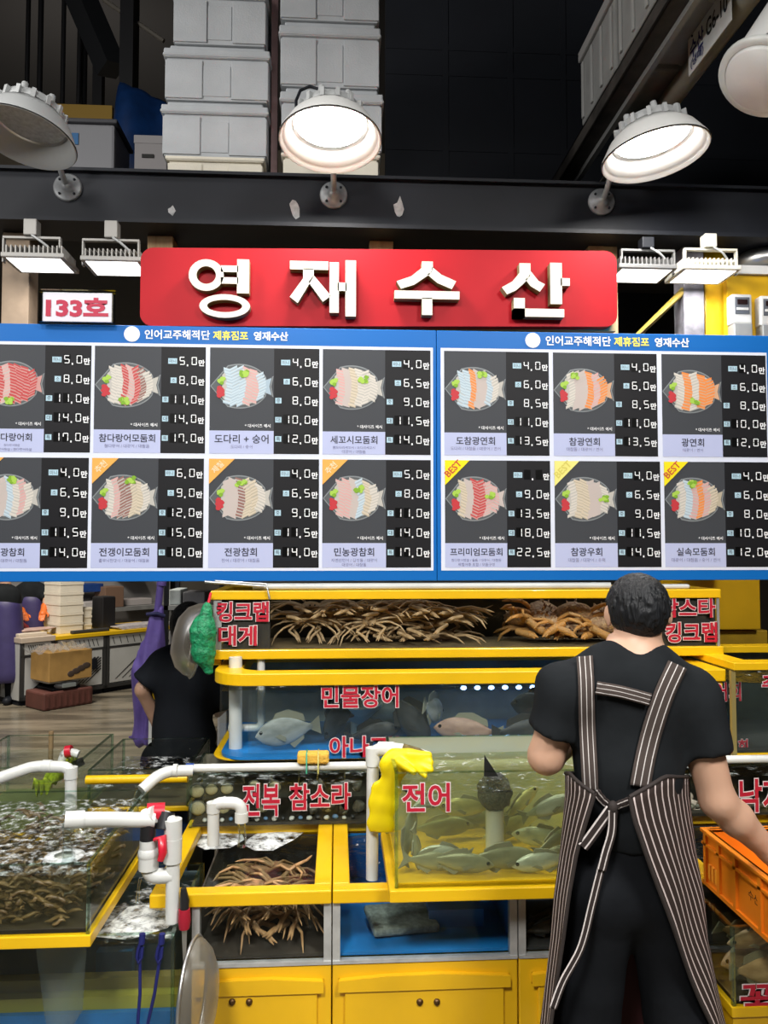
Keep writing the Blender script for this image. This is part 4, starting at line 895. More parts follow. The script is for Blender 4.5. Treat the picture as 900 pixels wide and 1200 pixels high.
pb=MB(); pb.box(W(258,718,KY).x,W(300,718,KY).x,KY-.0022,KY-.0015,kg0+.004,kg1-.004)
decal(KT,'킹크랩',254,315,705,729,KY-.003,.026,.03); decal(KT,'대게',256,301,733,757,KY-.003,.026,.03)
decal(KT,'랍스타',775,838,701,724,KY-.003,.026,.03); decal(KT,'킹크랩',780,840,729,753,KY-.003,.026,.03)
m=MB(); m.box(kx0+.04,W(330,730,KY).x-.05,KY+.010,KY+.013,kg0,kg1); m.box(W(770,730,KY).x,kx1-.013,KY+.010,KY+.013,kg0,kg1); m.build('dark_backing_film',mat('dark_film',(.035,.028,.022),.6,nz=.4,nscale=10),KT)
o=MB().tube([(W(296,690,KY).x,KY+.012,kz1+.0165),(W(716,690,KY).x,KY+.012,kz1+.0165)],.0155,12).build('water_pipe',PVC); tag(o,'white pipe lying along the top rim of the crab tank','pipe')
a=W(771,690,KY+.03); o=MB().box(a.x,W(806,690,KY+.03).x,KY+.0,KY+.05,kz1+.001,kz1+.022).build('white_block',WHT,bev=.01); tag(o,'small white foam piece on the crab tank rim near the man\'s head','foam piece')
# metal tongs over the left end
t=thing('tongs','metal tongs lying on the left end of the crab tank rim','tongs',(kx0+.08,KY+.01,kz1))
m=MB(); m.tube([W(240,690,KY-.03)+Vector((0,0,.03)),W(310,692,KY-.03)+Vector((0,0,.018))],.006,8).build('upper_arm',STEEL,t); MB().tube([W(252,681,KY-.03),W(312,690,KY-.03)+Vector((0,0,.02)),W(316,702,KY-.03)],.005,8).build('lower_arm',STEEL,t)
# ---- yellow box wall and side tank at the right
o=MB().box(W(775,700,4.1).x,W(891,700,4.1).x,4.1,4.5,W(850,738,4.1).z,W(850,676,4.1).z+.2).build('yellow_locker',YELD,bev=.006); tag(o,'yellow boxed panel behind the crab tank under the menu board','panel')
o=MB().box(W(775,750,4.15).x,W(900,750,4.15).x,4.15,4.5,0,W(850,740,4.1).z).build('yellow_base_unit',mat('yellow_shaded',(.50,.30,.01),.5,nz=.3),bev=.006); tag(o,'yellow unit in painted shade below the boxed panel at the right','unit')  # shaded copy of the cabinet yellow, the shade is in its colour
rx0=mx1+.010; rx1=rx0+.75; rz0=W(860,886,3.18).z; rz1=W(860,786,3.18).z
RT_=tank('side_tank','narrow tank with dark water at the right edge, yellow rim above it',rx0,rx1,3.18,3.75,rz0,rz1,WATERD,rz1-.05,YEL,.01,DARK,mat('side_back',(.05,.06,.04),.6,nz=.5),haze=(HAZEB,2))
m=MB(); ring(m,rx0-.002,rx1+.02,3.16,3.77,rz1+.004,rz1+.035,.09); m.build('rim',YEL,RT_,bev=.003)
for a in (rx0-.008,): MB().box(a,a+.018,3.172,3.19,rz0,rz1).build('corner_trim',mat('brass_trim',(.35,.28,.10),.4,metal=.4),RT_)
MB().box(rx0,rx1,3.62,3.74,0,rz0-.001).build('stand',YELD,RT_)
decal(RT_,'주꾸미',893,950,790,812,3.178)
# ---- big front tank at the left and the lower one below it
q=G(107,1109,.66); U0=2.33
ux1=W(105,1060,U0).x; ux0=ux1-.95; uz0=W(105,1109,U0).z; uz1=W(105,1013,U0).z
UT=tank('catch_tank','open glass tank of dark brown catch and foam on a yellow frame',ux0,ux1,U0,3.02,uz0,uz1,WATERB,uz1-.028,YEL,.034,BRL,haze=(HAZEN,4),over=.006)
c=W(55,1055,U0+.12); t=thing('overflow_pipe','short white overflow pipe standing inside the brown catch tank','pipe',(W(75,1050,2.47).x,2.47,uz0+.05))
p=W(75,1050,2.47); MB().tube([(p.x,2.47,uz0+.08),(p.x,2.47,uz1-.035)],.028,18).build('pipe',PVC,t); MB().lathe([(.028,0),(.055,.004),(.058,.010),(.030,.012)],Matrix.Translation((p.x,2.47,uz1-.036)),20).build('foam_ring',FOAMM,t)
lx1=W(204,1120,2.45).x; lx0=lx1-1.15; lz1=W(150,1096,2.45).z
LL=tank('lower_tank','low tank of blue-floored cloudy water below the brown catch tank',lx0,lx1,2.45,2.98,.10,lz1,WATERF,lz1-.03,YELD,.04,BLUEL,None,haze=(HAZEB,3),side=None)
MB().box(lx0+.02,lx1-.012,2.95,2.965,.15,lz1-.02).build('blue_back_sheet',mat('lower_back',(.07,.11,.12),.6,nz=.5,nscale=3),LL)
MB().box(lx0+.02,lx1-.014,2.60,2.64,.375,.415).build('yellow_bar',mat('bar_olive',(.42,.38,.05),.5),LL)
MB().box(lx0+.02,lx1-.014,2.64,2.68,.415,.45).build('yellow_bar',mat('bar_brown',(.32,.23,.04),.5),LL)
MB().box(lx0+.02,lx1-.014,2.58,2.64,.152,.375).build('blue_liner',BLUEL,LL)
a=W(112,1150,2.9); b=W(155,1115,2.9); MB().box(a.x,b.x,2.90,2.94,a.z,b.z).build('blue_patch',mat('blue_patch',(.02,.22,.50),.5,nz=.4),LL)
p=W(72,1130,2.52); MB().tube([(p.x,2.52,lz1-.035),(p.x+.01,2.52,.42),(p.x-.005,2.52,.36)],[.075,.055,.03],14).build('bubble_plume',clear('bubbles',(.95,.97,.97),.02,.2,haze=.22,hazecol=(.75,.82,.82)),LL)
MB().box(lx0-.0,lx1,2.47,2.96,0,.10).build('stand',YELD,LL)
foampatch([(G(x,y,lz1-.03).x,G(x,y,lz1-.03).y) for x,y in [(110,1100),(150,1065),(190,1058),(215,1070),(196,1090),(150,1104)]],lz1-.028,LL)
# ---- tanks behind at the left
B1=3.20; bx0=W(-60,930,B1).x; bx1=W(86,930,B1).x; z1=W(60,900,B1).z; z0=W(60,985,B1).z
BT=tank('back_tank','glass tank with lime green netting behind the catch tank, far left',bx0,bx1,B1,3.75,z0,z1,WATER,z1-.06,YEL,.03,mat('algae_floor',(.25,.28,.12),.7,nz=.4),haze=(HAZEG,2),over=.01)
MB().box(bx0+.05,bx1-.05,3.3,3.7,0,z0-.001).build('stand',YELD,BT)
LIME=mat('lime_net',(.50,.60,.02),.7,nz=.4,nscale=50,bump=.5,bscale=60)
m=MB(); nx,ny=14,8
for i in range(nx+1):
    for j in range(ny+1): pass
vs=[(bx0+.30+(bx1-bx0-.42)*i/nx,3.25+.4*j/ny,z1-.09+.035*math.sin(1.3*i+.4*j)*math.cos(1.1*j)+random.uniform(-.008,.008)) for i in range(nx+1) for j in range(ny+1)]
m.add(vs,[(i*(ny+1)+j,(i+1)*(ny+1)+j,(i+1)*(ny+1)+j+1,i*(ny+1)+j+1) for i in range(nx) for j in range(ny)],0,True); o=m.build('lime_netting',LIME,solid=.006); tag(o,'crumpled lime green netting floating in the far left tank','netting')
B2=3.32; bx2=W(94,930,B2).x+.03; bx3=W(221,930,B2).x; z1=W(150,886,B2+.3).z-.03; z0=W(150,952,B2).z
BT2=tank('rear_tank','glass tank with a yellow bar along it, beside the shellfish tray',bx2,bx3,B2,3.85,z0,z1+.05,WATERF,z1-.03,YEL,.02,mat('tank_brown_floor',(.16,.12,.06),.7,nz=.4),haze=(HAZEB,2))
yb=W(150,913,B2-.02); o=MB().tube([(bx2,B2-.022,yb.z),(bx3,B2-.022,yb.z)],.018,12).build('yellow_bar',YEL,BT2)
MB().box(bx2+.02,bx3-.02,3.4,3.8,0,z0-.001).build('stand',mat('blue_stand',(.02,.07,.22),.6,nz=.5),BT2)
# ---- right-hand catch tank on the counter end
Q=2.24; qx0=W(858,1130,Q).x; qx1=qx0+.75; qz0=W(858,1192,Q).z-.0; qz1=W(858,1087,Q).z
QT=tank('fish_pile_tank','glass tank packed with tan fish under the orange crate',qx0,qx1,Q,2.52,qz0,qz1,WATER,qz1-.015,YEL,.03,BRL,BRL,haze=(HAZEN,2),over=.006)
MB().box(qx0,qx1,Q+.0,2.52,0,qz0-.001).build('stand',YELD,QT)
decal(QT,'꽃게',868,946,1150,1190,Q-.001)
# ================================================================ LIVE CATCH
ORD=('first','second','third','fourth','fifth','sixth','seventh','eighth','ninth','tenth','eleventh','twelfth','thirteenth','fourteenth','fifteenth','sixteenth')
SNOW=mat('snow_crab_shell',(.46,.30,.15),.5,col2=(.30,.17,.075),nscale=40,bump=.3,bscale=120,spec=.5)
SNOWL=mat('snow_crab_leg',(.52,.36,.20),.5,col2=(.38,.23,.11),nscale=25,bump=.15,bscale=90)
BRC=mat('brown_crab_shell',(.42,.23,.11),.5,col2=(.25,.12,.05),nscale=40,bump=.3,bscale=120)
BRCL=mat('brown_crab_leg',(.46,.27,.12),.5,col2=(.28,.15,.06),nscale=25,bump=.15,bscale=90)
KING=mat('king_crab_shell',(.56,.37,.20),.5,col2=(.30,.16,.09),nscale=30,bump=.8,bscale=100)
KINGL=mat('king_crab_leg',(.58,.26,.06),.5,col2=(.42,.22,.07),nscale=25,bump=.5,bscale=100)
EYE=mat('eye_black',(.006,.006,.006),.15)
def crab(name,label,cat,group,loc,shell,leg,rng,king=False,reach=1.0):
    t=thing(name,label,cat,loc,group); L=Vector(loc); K=1.0
    rx,ry,rz=(.085,.075,.038) if king else (.058,.060,.024)
    m=MB(); m.ell(L,(rx,ry,rz),None,18,12,0,.10 if king else .05)
    if king:
        for k in range(26):
            a=rng.uniform(0,2*PI); b=rng.uniform(.15,1.1); p=L+Vector((rx*math.sin(b)*math.cos(a),ry*math.sin(b)*math.sin(a),rz*math.cos(b))); n=Vector((math.sin(b)*math.cos(a),math.sin(b)*math.sin(a),math.cos(b)*1.3)).normalized()
            m.tube([p-n*.004,p+n*.016],[.007,.001],6)
    m.build('carapace',shell,t)
    for s in (-1,1):
        EYE_=MB().ell(L+Vector((s*.014,-ry*.98,.012)),(.005,.006,.005),None,8,5).build('eye',EYE,t)
        for i in range(4 if not king else 3):
            y0=-.032+.025*i; fan=(-.10,-.02,.05,.10)[i]+rng.uniform(-.03,.03); fan*=(.35 if king else 1); up=rng.uniform(.012,.035); q=rng.uniform(.85,1.1)
            a=L+Vector((s*rx*.8,y0*(1.2 if king else 1),-.004)); q*=reach; b=L+Vector((s*(rx+.09*q),y0+fan*.45,up)); c=L+Vector((s*(rx+.165*q),y0+fan*.9,up*.3)); d=L+Vector((s*(rx+.20*q),y0+fan*1.5,-.03*rng.uniform(.2,1)))
            R=1.25 if king else 1.05
            m=MB(); m.tube([a,a.lerp(b,.5)+Vector((0,0,.004)),b],[.0085*R,.0100*R,.0080*R],8,flat=.75); m.tube([b,b.lerp(c,.5),c],[.0080*R,.0078*R,.0065*R],8,flat=.75); m.tube([c,c.lerp(d,.6),d],[.0060*R,.0045*R,.001],8)
            m.build('leg',leg,t)
        R=1.6 if king else 1.0
        a=L+Vector((s*rx*.7,-ry*.6,-.004)); b=L+Vector((s*(rx+.05),-ry-.05,.012)); c=L+Vector((s*(rx*.6+.02),-ry-.11,.004)); d=c+Vector((-s*.02,-.035,-.004))
        if king: b=L+Vector((s*(rx+.03),-ry*.8,.012)); c=L+Vector((s*rx*.55,-ry-.03,.01)); d=c+Vector((-s*.025,-.015,-.004))
        
        m=MB(); m.tube([a,b],[.009*R,.0105*R],8); m.tube([b,c],[.0095*R,.012*R],8); m.tube([c,c.lerp(d,.6),d+Vector((-s*.012,-.015,0))],[.011*R,.009*R,.002],8); m.tube([c+Vector((s*.004,0,0)),d+Vector((s*.014,.004,0)),d+Vector((s*.004,-.02,0))],[.008*R,.006*R,.0015],8); m.build('claw',leg,t)
    return t
def clampmove(o,x,y,z,rz,rx=0,ry=0,s=1.0):
    return Matrix.Translation((x,y,z))@Euler((rx,ry,rz)).to_matrix().to_4x4()@Matrix.Scale(s,4)
rc=random.Random(11)
def tree_points(root):
    out=[]
    for ch in [root]+list(root.children_recursive):
        if ch.type=='MESH': out+= [v.co.copy() for v in ch.data.vertices]
    return np.array([tuple(p) for p in out])
def fit(pts,M,b):
    """slide (and if need be shrink) a body so that all of it stays inside the tank b=(x0,x1,y0,y1,z0,z1)"""
    for _ in range(6):
        R=np.array(M.to_3x3()); q=pts@R.T+np.array(M.translation); lo=q.min(0); hi=q.max(0); k=1.0
        for i in range(3): k=min(k,(b[2*i+1]-b[2*i])/max(hi[i]-lo[i],1e-6))
        if k<1: M=M@Matrix.Scale(k*.99,4); continue
        d=[max(0,b[2*i]-lo[i])-max(0,hi[i]-b[2*i+1]) for i in range(3)]
        return Matrix.Translation(d)@M
    return M
def shoal(proto,first_label_fn,spots,group,box=None):
    kids(proto); pts=tree_points(proto)
    for i,(x,y,z,rz,rx,ry,s) in enumerate(spots):
        M=clampmove(proto,x,y,z,rz,rx,ry,s)
        if box: M=fit(pts,M,box)
        if i==0: proto.matrix_world=M; proto['label']=first_label_fn(0)
        else: copy_tree(proto,M,first_label_fn(i),group)
# snow crabs in the topmost tank: rows from floor to surface
xs0=W(316,730,3.5).x+.16; xs1=W(586,730,3.5).x-.20
spots=[];labs=[]
LAY=('bottom layer','lower middle layer','upper middle layer','top layer')
for l in range(4):
    for k in range(6):
        x=xs0-.03+(xs1-xs0+.05)*(k+.35*(l%2))/5.35; y=KY+.12+rc.uniform(0,.10); z=kg0+.030+.055*l
        spots.append((x,y,z,rc.choice((0,PI))+rc.uniform(-.30,.30) if k%2 else rc.uniform(-.4,.4),rc.choice((rc.uniform(-.05,.2),rc.uniform(-.05,.2),rc.uniform(.6,1.1))),rc.uniform(-.22,.22),rc.uniform(.80,.92))); labs.append('tan snow crab in the topmost tank, %s, %s from its lettered left end'%(LAY[l],ORD[k]))
pr=[crab('snow_crab','x','crab','snow crabs in the topmost tank',(0,0,0),SNOW,SNOWL,random.Random(s),reach=1.0) for s in (1,2,3)]
for j in range(3): shoal(pr[j],lambda i,j=j: labs[j::3][i],spots[j::3],'snow crabs in the topmost tank',(W(316,730,KY).x-.06,xd-.012,KY+.016,KB-.03,kg0+.004,kg1-.012))
# king crabs right of the divider
xk0=W(592,730,3.5).x+.15; xk1=W(765,730,3.5).x-.08
kp=crab('king_crab','x','crab','king crabs in the topmost tank',(0,0,0),KING,KINGL,random.Random(5),True,reach=.72)
ks=[];kl=[]
for px,py,dy,rz,rx,ry,sc_,lab in ((622,716,.17,.3,.9,.2,1.0,'brown spiny king crab in the topmost tank, upper one by the glass divider'),(628,746,.13,-.4,.5,-.2,.95,'brown spiny king crab in the topmost tank, lower one by the divider'),(672,728,.15,PI-.3,1.0,.1,1.1,'largest king crab with a pale bumpy shell in the topmost tank'),
    (668,748,.12,.2,.4,.2,.9,'brown king crab under the largest one'),(704,720,.19,-.5,.9,-.3,1.0,'brown king crab at the surface beside the man\'s head'),(712,747,.13,2.8,.5,.1,.95,'brown king crab low beside the man\'s head'),(752,738,.16,.4,.7,.1,1.0,'king crab hidden mostly behind the man\'s head'),(596,738,.16,1.2,.3,.4,.85,'king crab pressed against the glass divider')):
    p=W(px,py,KY+dy); ks.append((p.x,KY+dy,p.z,rz,rx,ry,sc_)); kl.append(lab)
shoal(kp,lambda i: kl[i],ks,'king crabs in the topmost tank',(xd+.010,W(768,730,KY).x+.03,KY+.016,KB-.03,kg0+.004,kg1-.008))
# brown crabs in the first cabinet well
bp=[crab('brown_crab','x','crab','crabs in the yellow cabinet well',(0,0,0),BRC,BRCL,random.Random(s),reach=.72) for s in (8,9)]
cx=(c1x0+c1x1)/2; bs=[];bl_=[]
for (dx,y,z,rz,s,lab) in ((-.10,2.74,.685,.15,1.0,'brown crab at the water surface beside the U-shaped pipe foot'),(.10,2.68,.680,-.2,.9,'brown crab at the water surface in the front corner near the blue well'),(-.06,2.90,.675,PI,.9,'brown crab at the surface under the white foam'),(.12,2.92,.685,2.7,.85,'brown crab at the surface at the back of the well'),
    (-.09,2.64,.645,.1,.95,'brown crab behind the front glass, upper one nearest the knife'),(.08,2.65,.635,3.3,.95,'brown crab behind the front glass, upper one by the silver trim'),(.0,2.68,.595,-.1,1.0,'brown crab hanging mid-height behind the front glass'),(-.12,2.78,.56,.5,.9,'brown crab near the well floor at the knife side'),(.13,2.80,.57,-.5,.9,'brown crab near the well floor at the silver trim side'),(-.14,2.66,.62,2.9,.9,'brown crab behind the front glass, mid-height at the knife side'),(.14,2.66,.605,.25,.9,'brown crab behind the front glass, mid-height at the trim side'),(.02,2.70,.66,.5,.95,'brown crab behind the front glass, centred just under the rim'),(.0,2.78,.69,.05,1.0,'brown crab at the surface in the middle of the well'),(-.14,2.66,.69,-.35,.8,'brown crab at the surface in the front corner nearest the knife')):
    bs.append((cx+dx*.75,y+(.03 if z<.66 else 0),z,rz,rc.uniform(-.1,.45),rc.uniform(-.2,.2),s*.80)); bl_.append(lab)
for j in range(2): shoal(bp[j],lambda i,j=j: bl_[j::2][i],bs[j::2],'crabs in the yellow cabinet well',(c1x0+.02,c1x1-.02,CY0+.024,CY1-.46,GZ0+.014,.722))

# ---- fish
def fishmat(n,c,c2,rough=.3,met=.25): return mat(n,c,rough,met,col2=c2,nscale=14,bump=.15,bscale=160,stretch=(1,1,2.2))
SILVER=fishmat('fish_silver',(.62,.66,.60),(.40,.44,.38)); SHADB=fishmat('fish_olive_back',(.34,.35,.24),(.22,.22,.14)); YFISH=fishmat('fish_yellowish',(.60,.58,.30),(.42,.40,.18))
GREYF=fishmat('fish_grey',(.34,.36,.35),(.20,.22,.21),.45,.05); DARKF=fishmat('fish_dark',(.045,.048,.050),(.018,.02,.022),.5,.05); PINKF=fishmat('fish_pink_brown',(.42,.27,.20),(.28,.17,.13),.5,.0); TANF=fishmat('fish_tan',(.72,.52,.30),(.38,.25,.12),.4,.0)
FINM=mat('fish_fin',(.24,.24,.18),.5); FIND=mat('fish_fin_dark',(.03,.03,.03),.5)
def fish(name,label,group,L,H,Wd,body,fin,M,fork=True,tall=False,rng=random,box=None):
    """side profile along +x (nose) with belly, tail, dorsal, anal and pectoral fins and an eye"""
    t=thing(name,label,'fish',(0,0,0),group)
    prof=[(.50,.02),(.47,.20),(.40,.52),(.30,.80),(.18,.97),(.05,1.0),(-.10,.90),(-.24,.66),(-.34,.40),(-.42,.22),(-.47,.20)]
    m=MB(); n=12; vs=[]
    for u,h in prof:
        for j in range(n):
            a=2*PI*j/n; vs.append((u*L,math.sin(a)*h*Wd/2,math.cos(a)*h*H/2*(1 if math.cos(a)>0 else .95)))
    m.add(vs,[(i*n+j,(i+1)*n+j,(i+1)*n+(j+1)%n,i*n+(j+1)%n) for i in range(len(prof)-1) for j in range(n)],0,True)
    m.add(vs[:n],[tuple(range(n))],0,True); m.add(vs[-n:],[tuple(reversed(range(n)))],0)
    m.build('body',body,t,sub=1)
    th=.0022
    def fin_(nm,pts,yo=0): 
        return MB().prism([(x*L,z*H) for x,z in pts],lambda u,v,tt: Vector((u,tt+yo,v)),-th,th).build(nm,fin,t)
    fin_('tail_fin',[(-.44,-.10),(-.44,.10),(-.60,.42 if fork else .30),(-.55 if fork else -.60,0),(-.60,-.42 if fork else -.30)])
    fin_('dorsal_fin',[(.12,.44),(.06,.66),(-.14,.56),(-.30,.34),(-.30,.24),(-.10,.42)] if not tall else [(.2,.40),(.12,.62),(-.1,.68),(-.34,.45),(-.36,.2),(-.1,.4)])
    fin_('anal_fin',[(-.05,-.42),(-.12,-.58),(-.30,-.34),(-.31,-.22)][::-1])
    for s in (-1,1):
        MB().prism([(.18*L,-.10*H),(.02*L,-.30*H),(.0,-.16*H),(.10*L,-.04*H)],lambda u,v,tt,s=s: Vector((u,s*(Wd*.5*.88)+s*(.18*L-u)*.15+tt,v)),-th/2,th/2).build('pectoral_fin',fin,t)
        MB().ell((.40*L,s*Wd*.22,.10*H),(.022*L+.002,.004,.022*L+.002),None,10,6).build('eye',EYE,t)
    t.matrix_world=fit(tree_points(t),M,box) if box else M; return t
def fm(px,py,Y,ang,yaw=0,flip=False,roll=0):
    """ang: nose lift in degrees; flip turns the nose to -x"""
    return Matrix.Translation(W(px,py,Y))@Euler((0,0,(PI if flip else 0)+math.radians(yaw))).to_matrix().to_4x4()@Matrix.Rotation(math.radians(-ang),4,'Y')@Matrix.Rotation(math.radians(roll),4,'X')
# shad tank
for (px,py,Y,L,ang,yaw,flip,mt,lab) in (
 (520,1000,2.53,.155,8,10,True,SILVER,'pale silver fish hovering above the yellow floor near the lettering corner'),
 (505,1022,2.52,.19,-10,15,False,SHADB,'olive fish lying on the yellow floor, end of the row by the glove'),
 (542,1030,2.50,.19,-4,-8,False,SHADB,'olive fish lying flat at the front glass, left of the stub pipe'),
 (592,1028,2.51,.22,-3,5,False,SHADB,'longest olive fish lying at the front glass under the air stone'),
 (634,1018,2.50,.18,-8,0,True,SILVER,'green-silver fish resting on the floor beside the apron edge'),
 (655,1000,2.62,.17,20,20,False,SHADB,'olive fish nosing the floor half behind the apron'),
 (636,984,2.68,.20,4,-10,True,SILVER,'grey-silver fish above the yellow floor next to the apron'),
 (545,946,2.70,.19,5,10,True,YFISH,'yellowish fish swimming under the glove fingers'),
 (502,940,2.60,.14,-12,30,True,SILVER,'small silver fish just below the red lettering'),
 (600,975,2.78,.22,-14,15,True,YFISH,'yellowish fish swimming behind the stub pipe, nose up'),
 (646,945,2.60,.18,24,-20,False,SILVER,'bright silver fish near the surface beside the apron'),
 (612,940,2.74,.15,35,20,False,YFISH,'yellowish fish tilted steeply beside the air stone'),
 (480,985,2.56,.17,76,40,False,SHADB,'olive fish standing upright at the tank corner, upper one'),
 (488,1012,2.52,.14,-72,60,False,SHADB,'olive fish nose down at the tank corner, lower one'),
 (520,975,2.80,.20,3,0,False,SHADB,'dim olive fish at the back of the shad tank, left of the air stone'),
 (560,960,2.82,.20,-6,0,True,SHADB,'dim olive fish at the back directly behind the air stone'),
 (670,1025,2.55,.18,0,0,True,SHADB,'olive fish on the floor hidden mostly by the apron')):
    L*=1.06; fish('gizzard_shad',lab,'silver fish in the shad tank',L,L*.34,L*.13,mt,FINM,fm(px,py,Y,ang,yaw,flip),box=(fx0+.014,fx1-.014,FY+.016,2.90,fz0+.052,fz1-.05))
# big tank
for (nm,px,py,Y,L,hr,wr,ang,yaw,flip,mt,fn,lab) in (
 ('grey_fish',334,857,3.36,.25,.52,.14,-8,10,True,GREYF,FINM,'large pale grey deep-bodied fish at the curved end of the big tank'),
 ('dark_fish',398,838,3.50,.24,.45,.16,-55,20,True,DARKF,FIND,'black fish nose down behind the grey fish tail'),
 ('dark_fish',482,848,3.38,.27,.46,.18,-52,15,False,DARKF,FIND,'big charcoal fish diving towards the glove side of the big tank'),
 ('mottled_fish',508,832,3.42,.19,.62,.3,-20,60,False,GREYF,FINM,'mottled grey fish facing the glass below the light strip'),
 ('pink_fish',545,863,3.36,.27,.42,.2,4,-8,True,PINKF,FINM,'pinkish brown fish resting on the floor of the big tank'),
 ('dark_fish',628,828,3.40,.22,.58,.18,6,-10,True,DARKF,FIND,'black deep-bodied fish beside the man\'s sleeve, upper one'),
 ('dark_fish',618,861,3.33,.26,.44,.16,0,5,False,DARKF,FIND,'black fish with its tail to the pink fish, lower one by the sleeve'),
 ('dark_fish',440,872,3.40,.22,.4,.2,10,0,False,DARKF,FIND,'black fish low behind the second red lettering'),
 ('grey_fish',452,838,3.62,.24,.5,.2,-20,0,False,GREYF,FINM,'dim grey fish deep in the big tank behind the upper lettering')):
    fish(nm,lab,'big fish in the rounded tank',L,L*hr,L*wr,mt,fn,fm(px,py,Y,ang,yaw,flip),fork=False,tall=True,box=(mx0+.03,mx1-.02,MYF+.025,MYB-.035,mz0+.014,mz1-.01))
# tan fish packed in the right-hand tank
rf=random.Random(3); i=0
for l in range(4):
    for k in range(4):
        px=qx0+.10+.15*k+rf.uniform(-.02,.02); M=Matrix.Translation((px,Q+.06+.05*((k+l)%3)+rf.uniform(-.01,.01),qz0+.065+.045*l))@Euler((rf.uniform(-.5,.5),rf.uniform(-.35,.35),rf.choice((0,PI))+rf.uniform(-.5,.5))).to_matrix().to_4x4()
        fish('flounder','tan fish under the orange crate, %s, %s from the tank corner'%(LAY[l],ORD[k]),'tan fish packed under the orange crate',.19,.085,.034,TANF,FINM,M,fork=False,tall=True,box=(qx0+.014,qx1-.014,Q+.014,2.50,qz0+.046,qz1-.004))
# dark catch in the third well
for k in range(5):
    M=Matrix.Translation((c3x0+.05+.03+.05*k,2.62+.04*(k%2),GZ0+.05+.025*k))@Euler((.3*k,.2*(k%3-1),.4*k)).to_matrix().to_4x4()
    fish('dark_catch','dark fish in the well left of the apron, %s from the well corner'%ORD[k],'dark fish behind the apron edge',.15,.05,.03,mat('murky_fish_%d'%k,(.09,.075,.06),.4,nz=.5,nscale=30) if k==0 else bpy.data.materials['murky_fish_0'],FIND,M,box=(c3x0+.02,c3x1-.02,CY0+.024,CY1-.46,GZ0+.014,.72))
# shellfish
ABA=mat('abalone_foot',(.40,.36,.20),.5,col2=(.26,.23,.12),nscale=30,bump=.3); ABR=mat('abalone_rim',(.08,.08,.055),.6,nz=.4,nscale=40)
SHL=mat('top_shell',(.16,.15,.11),.6,col2=(.07,.065,.05),nscale=40,bump=.6,bscale=80)
def abalone(px,py,r,lab):
    c=W(px,py,TY+.030); t=thing('abalone',lab,'shellfish',tuple(c),'abalones on the tray glass')
    M=Matrix.Translation(c)@Matrix.Rotation(PI/2,4,'X')@Matrix.Diagonal((1.0,.9,1,1))
    MB().lathe([(.001,.010),(r*.6,.011),(r*.82,.007),(r*.86,0)],M,18).build('foot',ABA,t)
    MB().lathe([(r*.80,.004),(r*.95,.004),(r,0),(r*.8,-.014),(.001,-.020)],M,18).build('shell',ABR,t)
for px,py,r,lab in ((231,927,.030,'tan abalone on the tray glass, upper row nearest the tray end'),(248,925,.026,'tan abalone, upper row, between the tray end and the U-pipe'),(266,924,.026,'tan abalone, upper row, above the U-pipe'),(232,947,.031,'tan abalone, lower row nearest the tray end'),(262,947,.025,'tan abalone, lower row inside the U-pipe loop'),(284,946,.024,'tan abalone, lower row below the first red character'),(308,945,.026,'tan abalone, lower row below the second red character'),(298,921,.024,'tan abalone behind the first red lettering'),(322,922,.026,'tan abalone behind the second red character')):
    abalone(px,py,r*1.1,lab)
for k,(px,py,r) in enumerate(((348,945,.026),(366,948,.024),(384,944,.028),(402,948,.025),(420,944,.026),(355,922,.024),(375,920,.022),(397,923,.026),(418,921,.024))):
    c=W(px,py,TY+.05+.02*(k%2)); t=thing('top_shell','dark turban shell in the tray, %s row, %s from the glass divider'%('lower' if k<5 else 'upper',ORD[k%5]),'shellfish',tuple(c),'turban shells in the tray')
    R=Matrix.Translation(c)@Euler((rf.uniform(-1,1),rf.uniform(-1,1),rf.uniform(0,6))).to_matrix().to_4x4()
    MB().lathe([(.001,r*1.2),(r*.3,r*.95),(r*.35,r*.8),(r*.65,r*.5),(r*.68,r*.35),(r,-.1*r),(r*.9,-.5*r),(r*.4,-.75*r),(.001,-.78*r)],R,14).build('shell',SHL,t); MB().lathe([(.001,-.80*r),(r*.42,-.78*r),(r*.45,-.70*r)],R,12).build('lid',mat('shell_lid',(.45,.46,.38),.5) if 'shell_lid' not in bpy.data.materials else bpy.data.materials['shell_lid'],t)
PEB=[mat('small_shell_%s'%n,c,.5,nz=.3,nscale=60) for n,c in (('white',(.55,.56,.50)),('dark',(.03,.03,.03)),('blue',(.12,.22,.35)))]
for k in range(18):
    px=240+k*10.2; c=W(px,955,TY+.02+.008*(k%2)); r=.010+.004*rf.random(); c.z=tz0+.013+r*.7
    o=MB().ell((0,0,0),(r,r*.8,r*.7),Euler((0,0,rf.uniform(0,3))).to_matrix(),10,7,0,.06).build('small_clam',PEB[(0,1,0,2)[k%4]]); o.location=c
    tag(o,'%s small clam on the tray floor, %s along the front glass'%(('white','black','white','bluish')[k%4],(ORD+('seventeenth','eighteenth'))[k]),'shellfish','small clams on the tray floor')
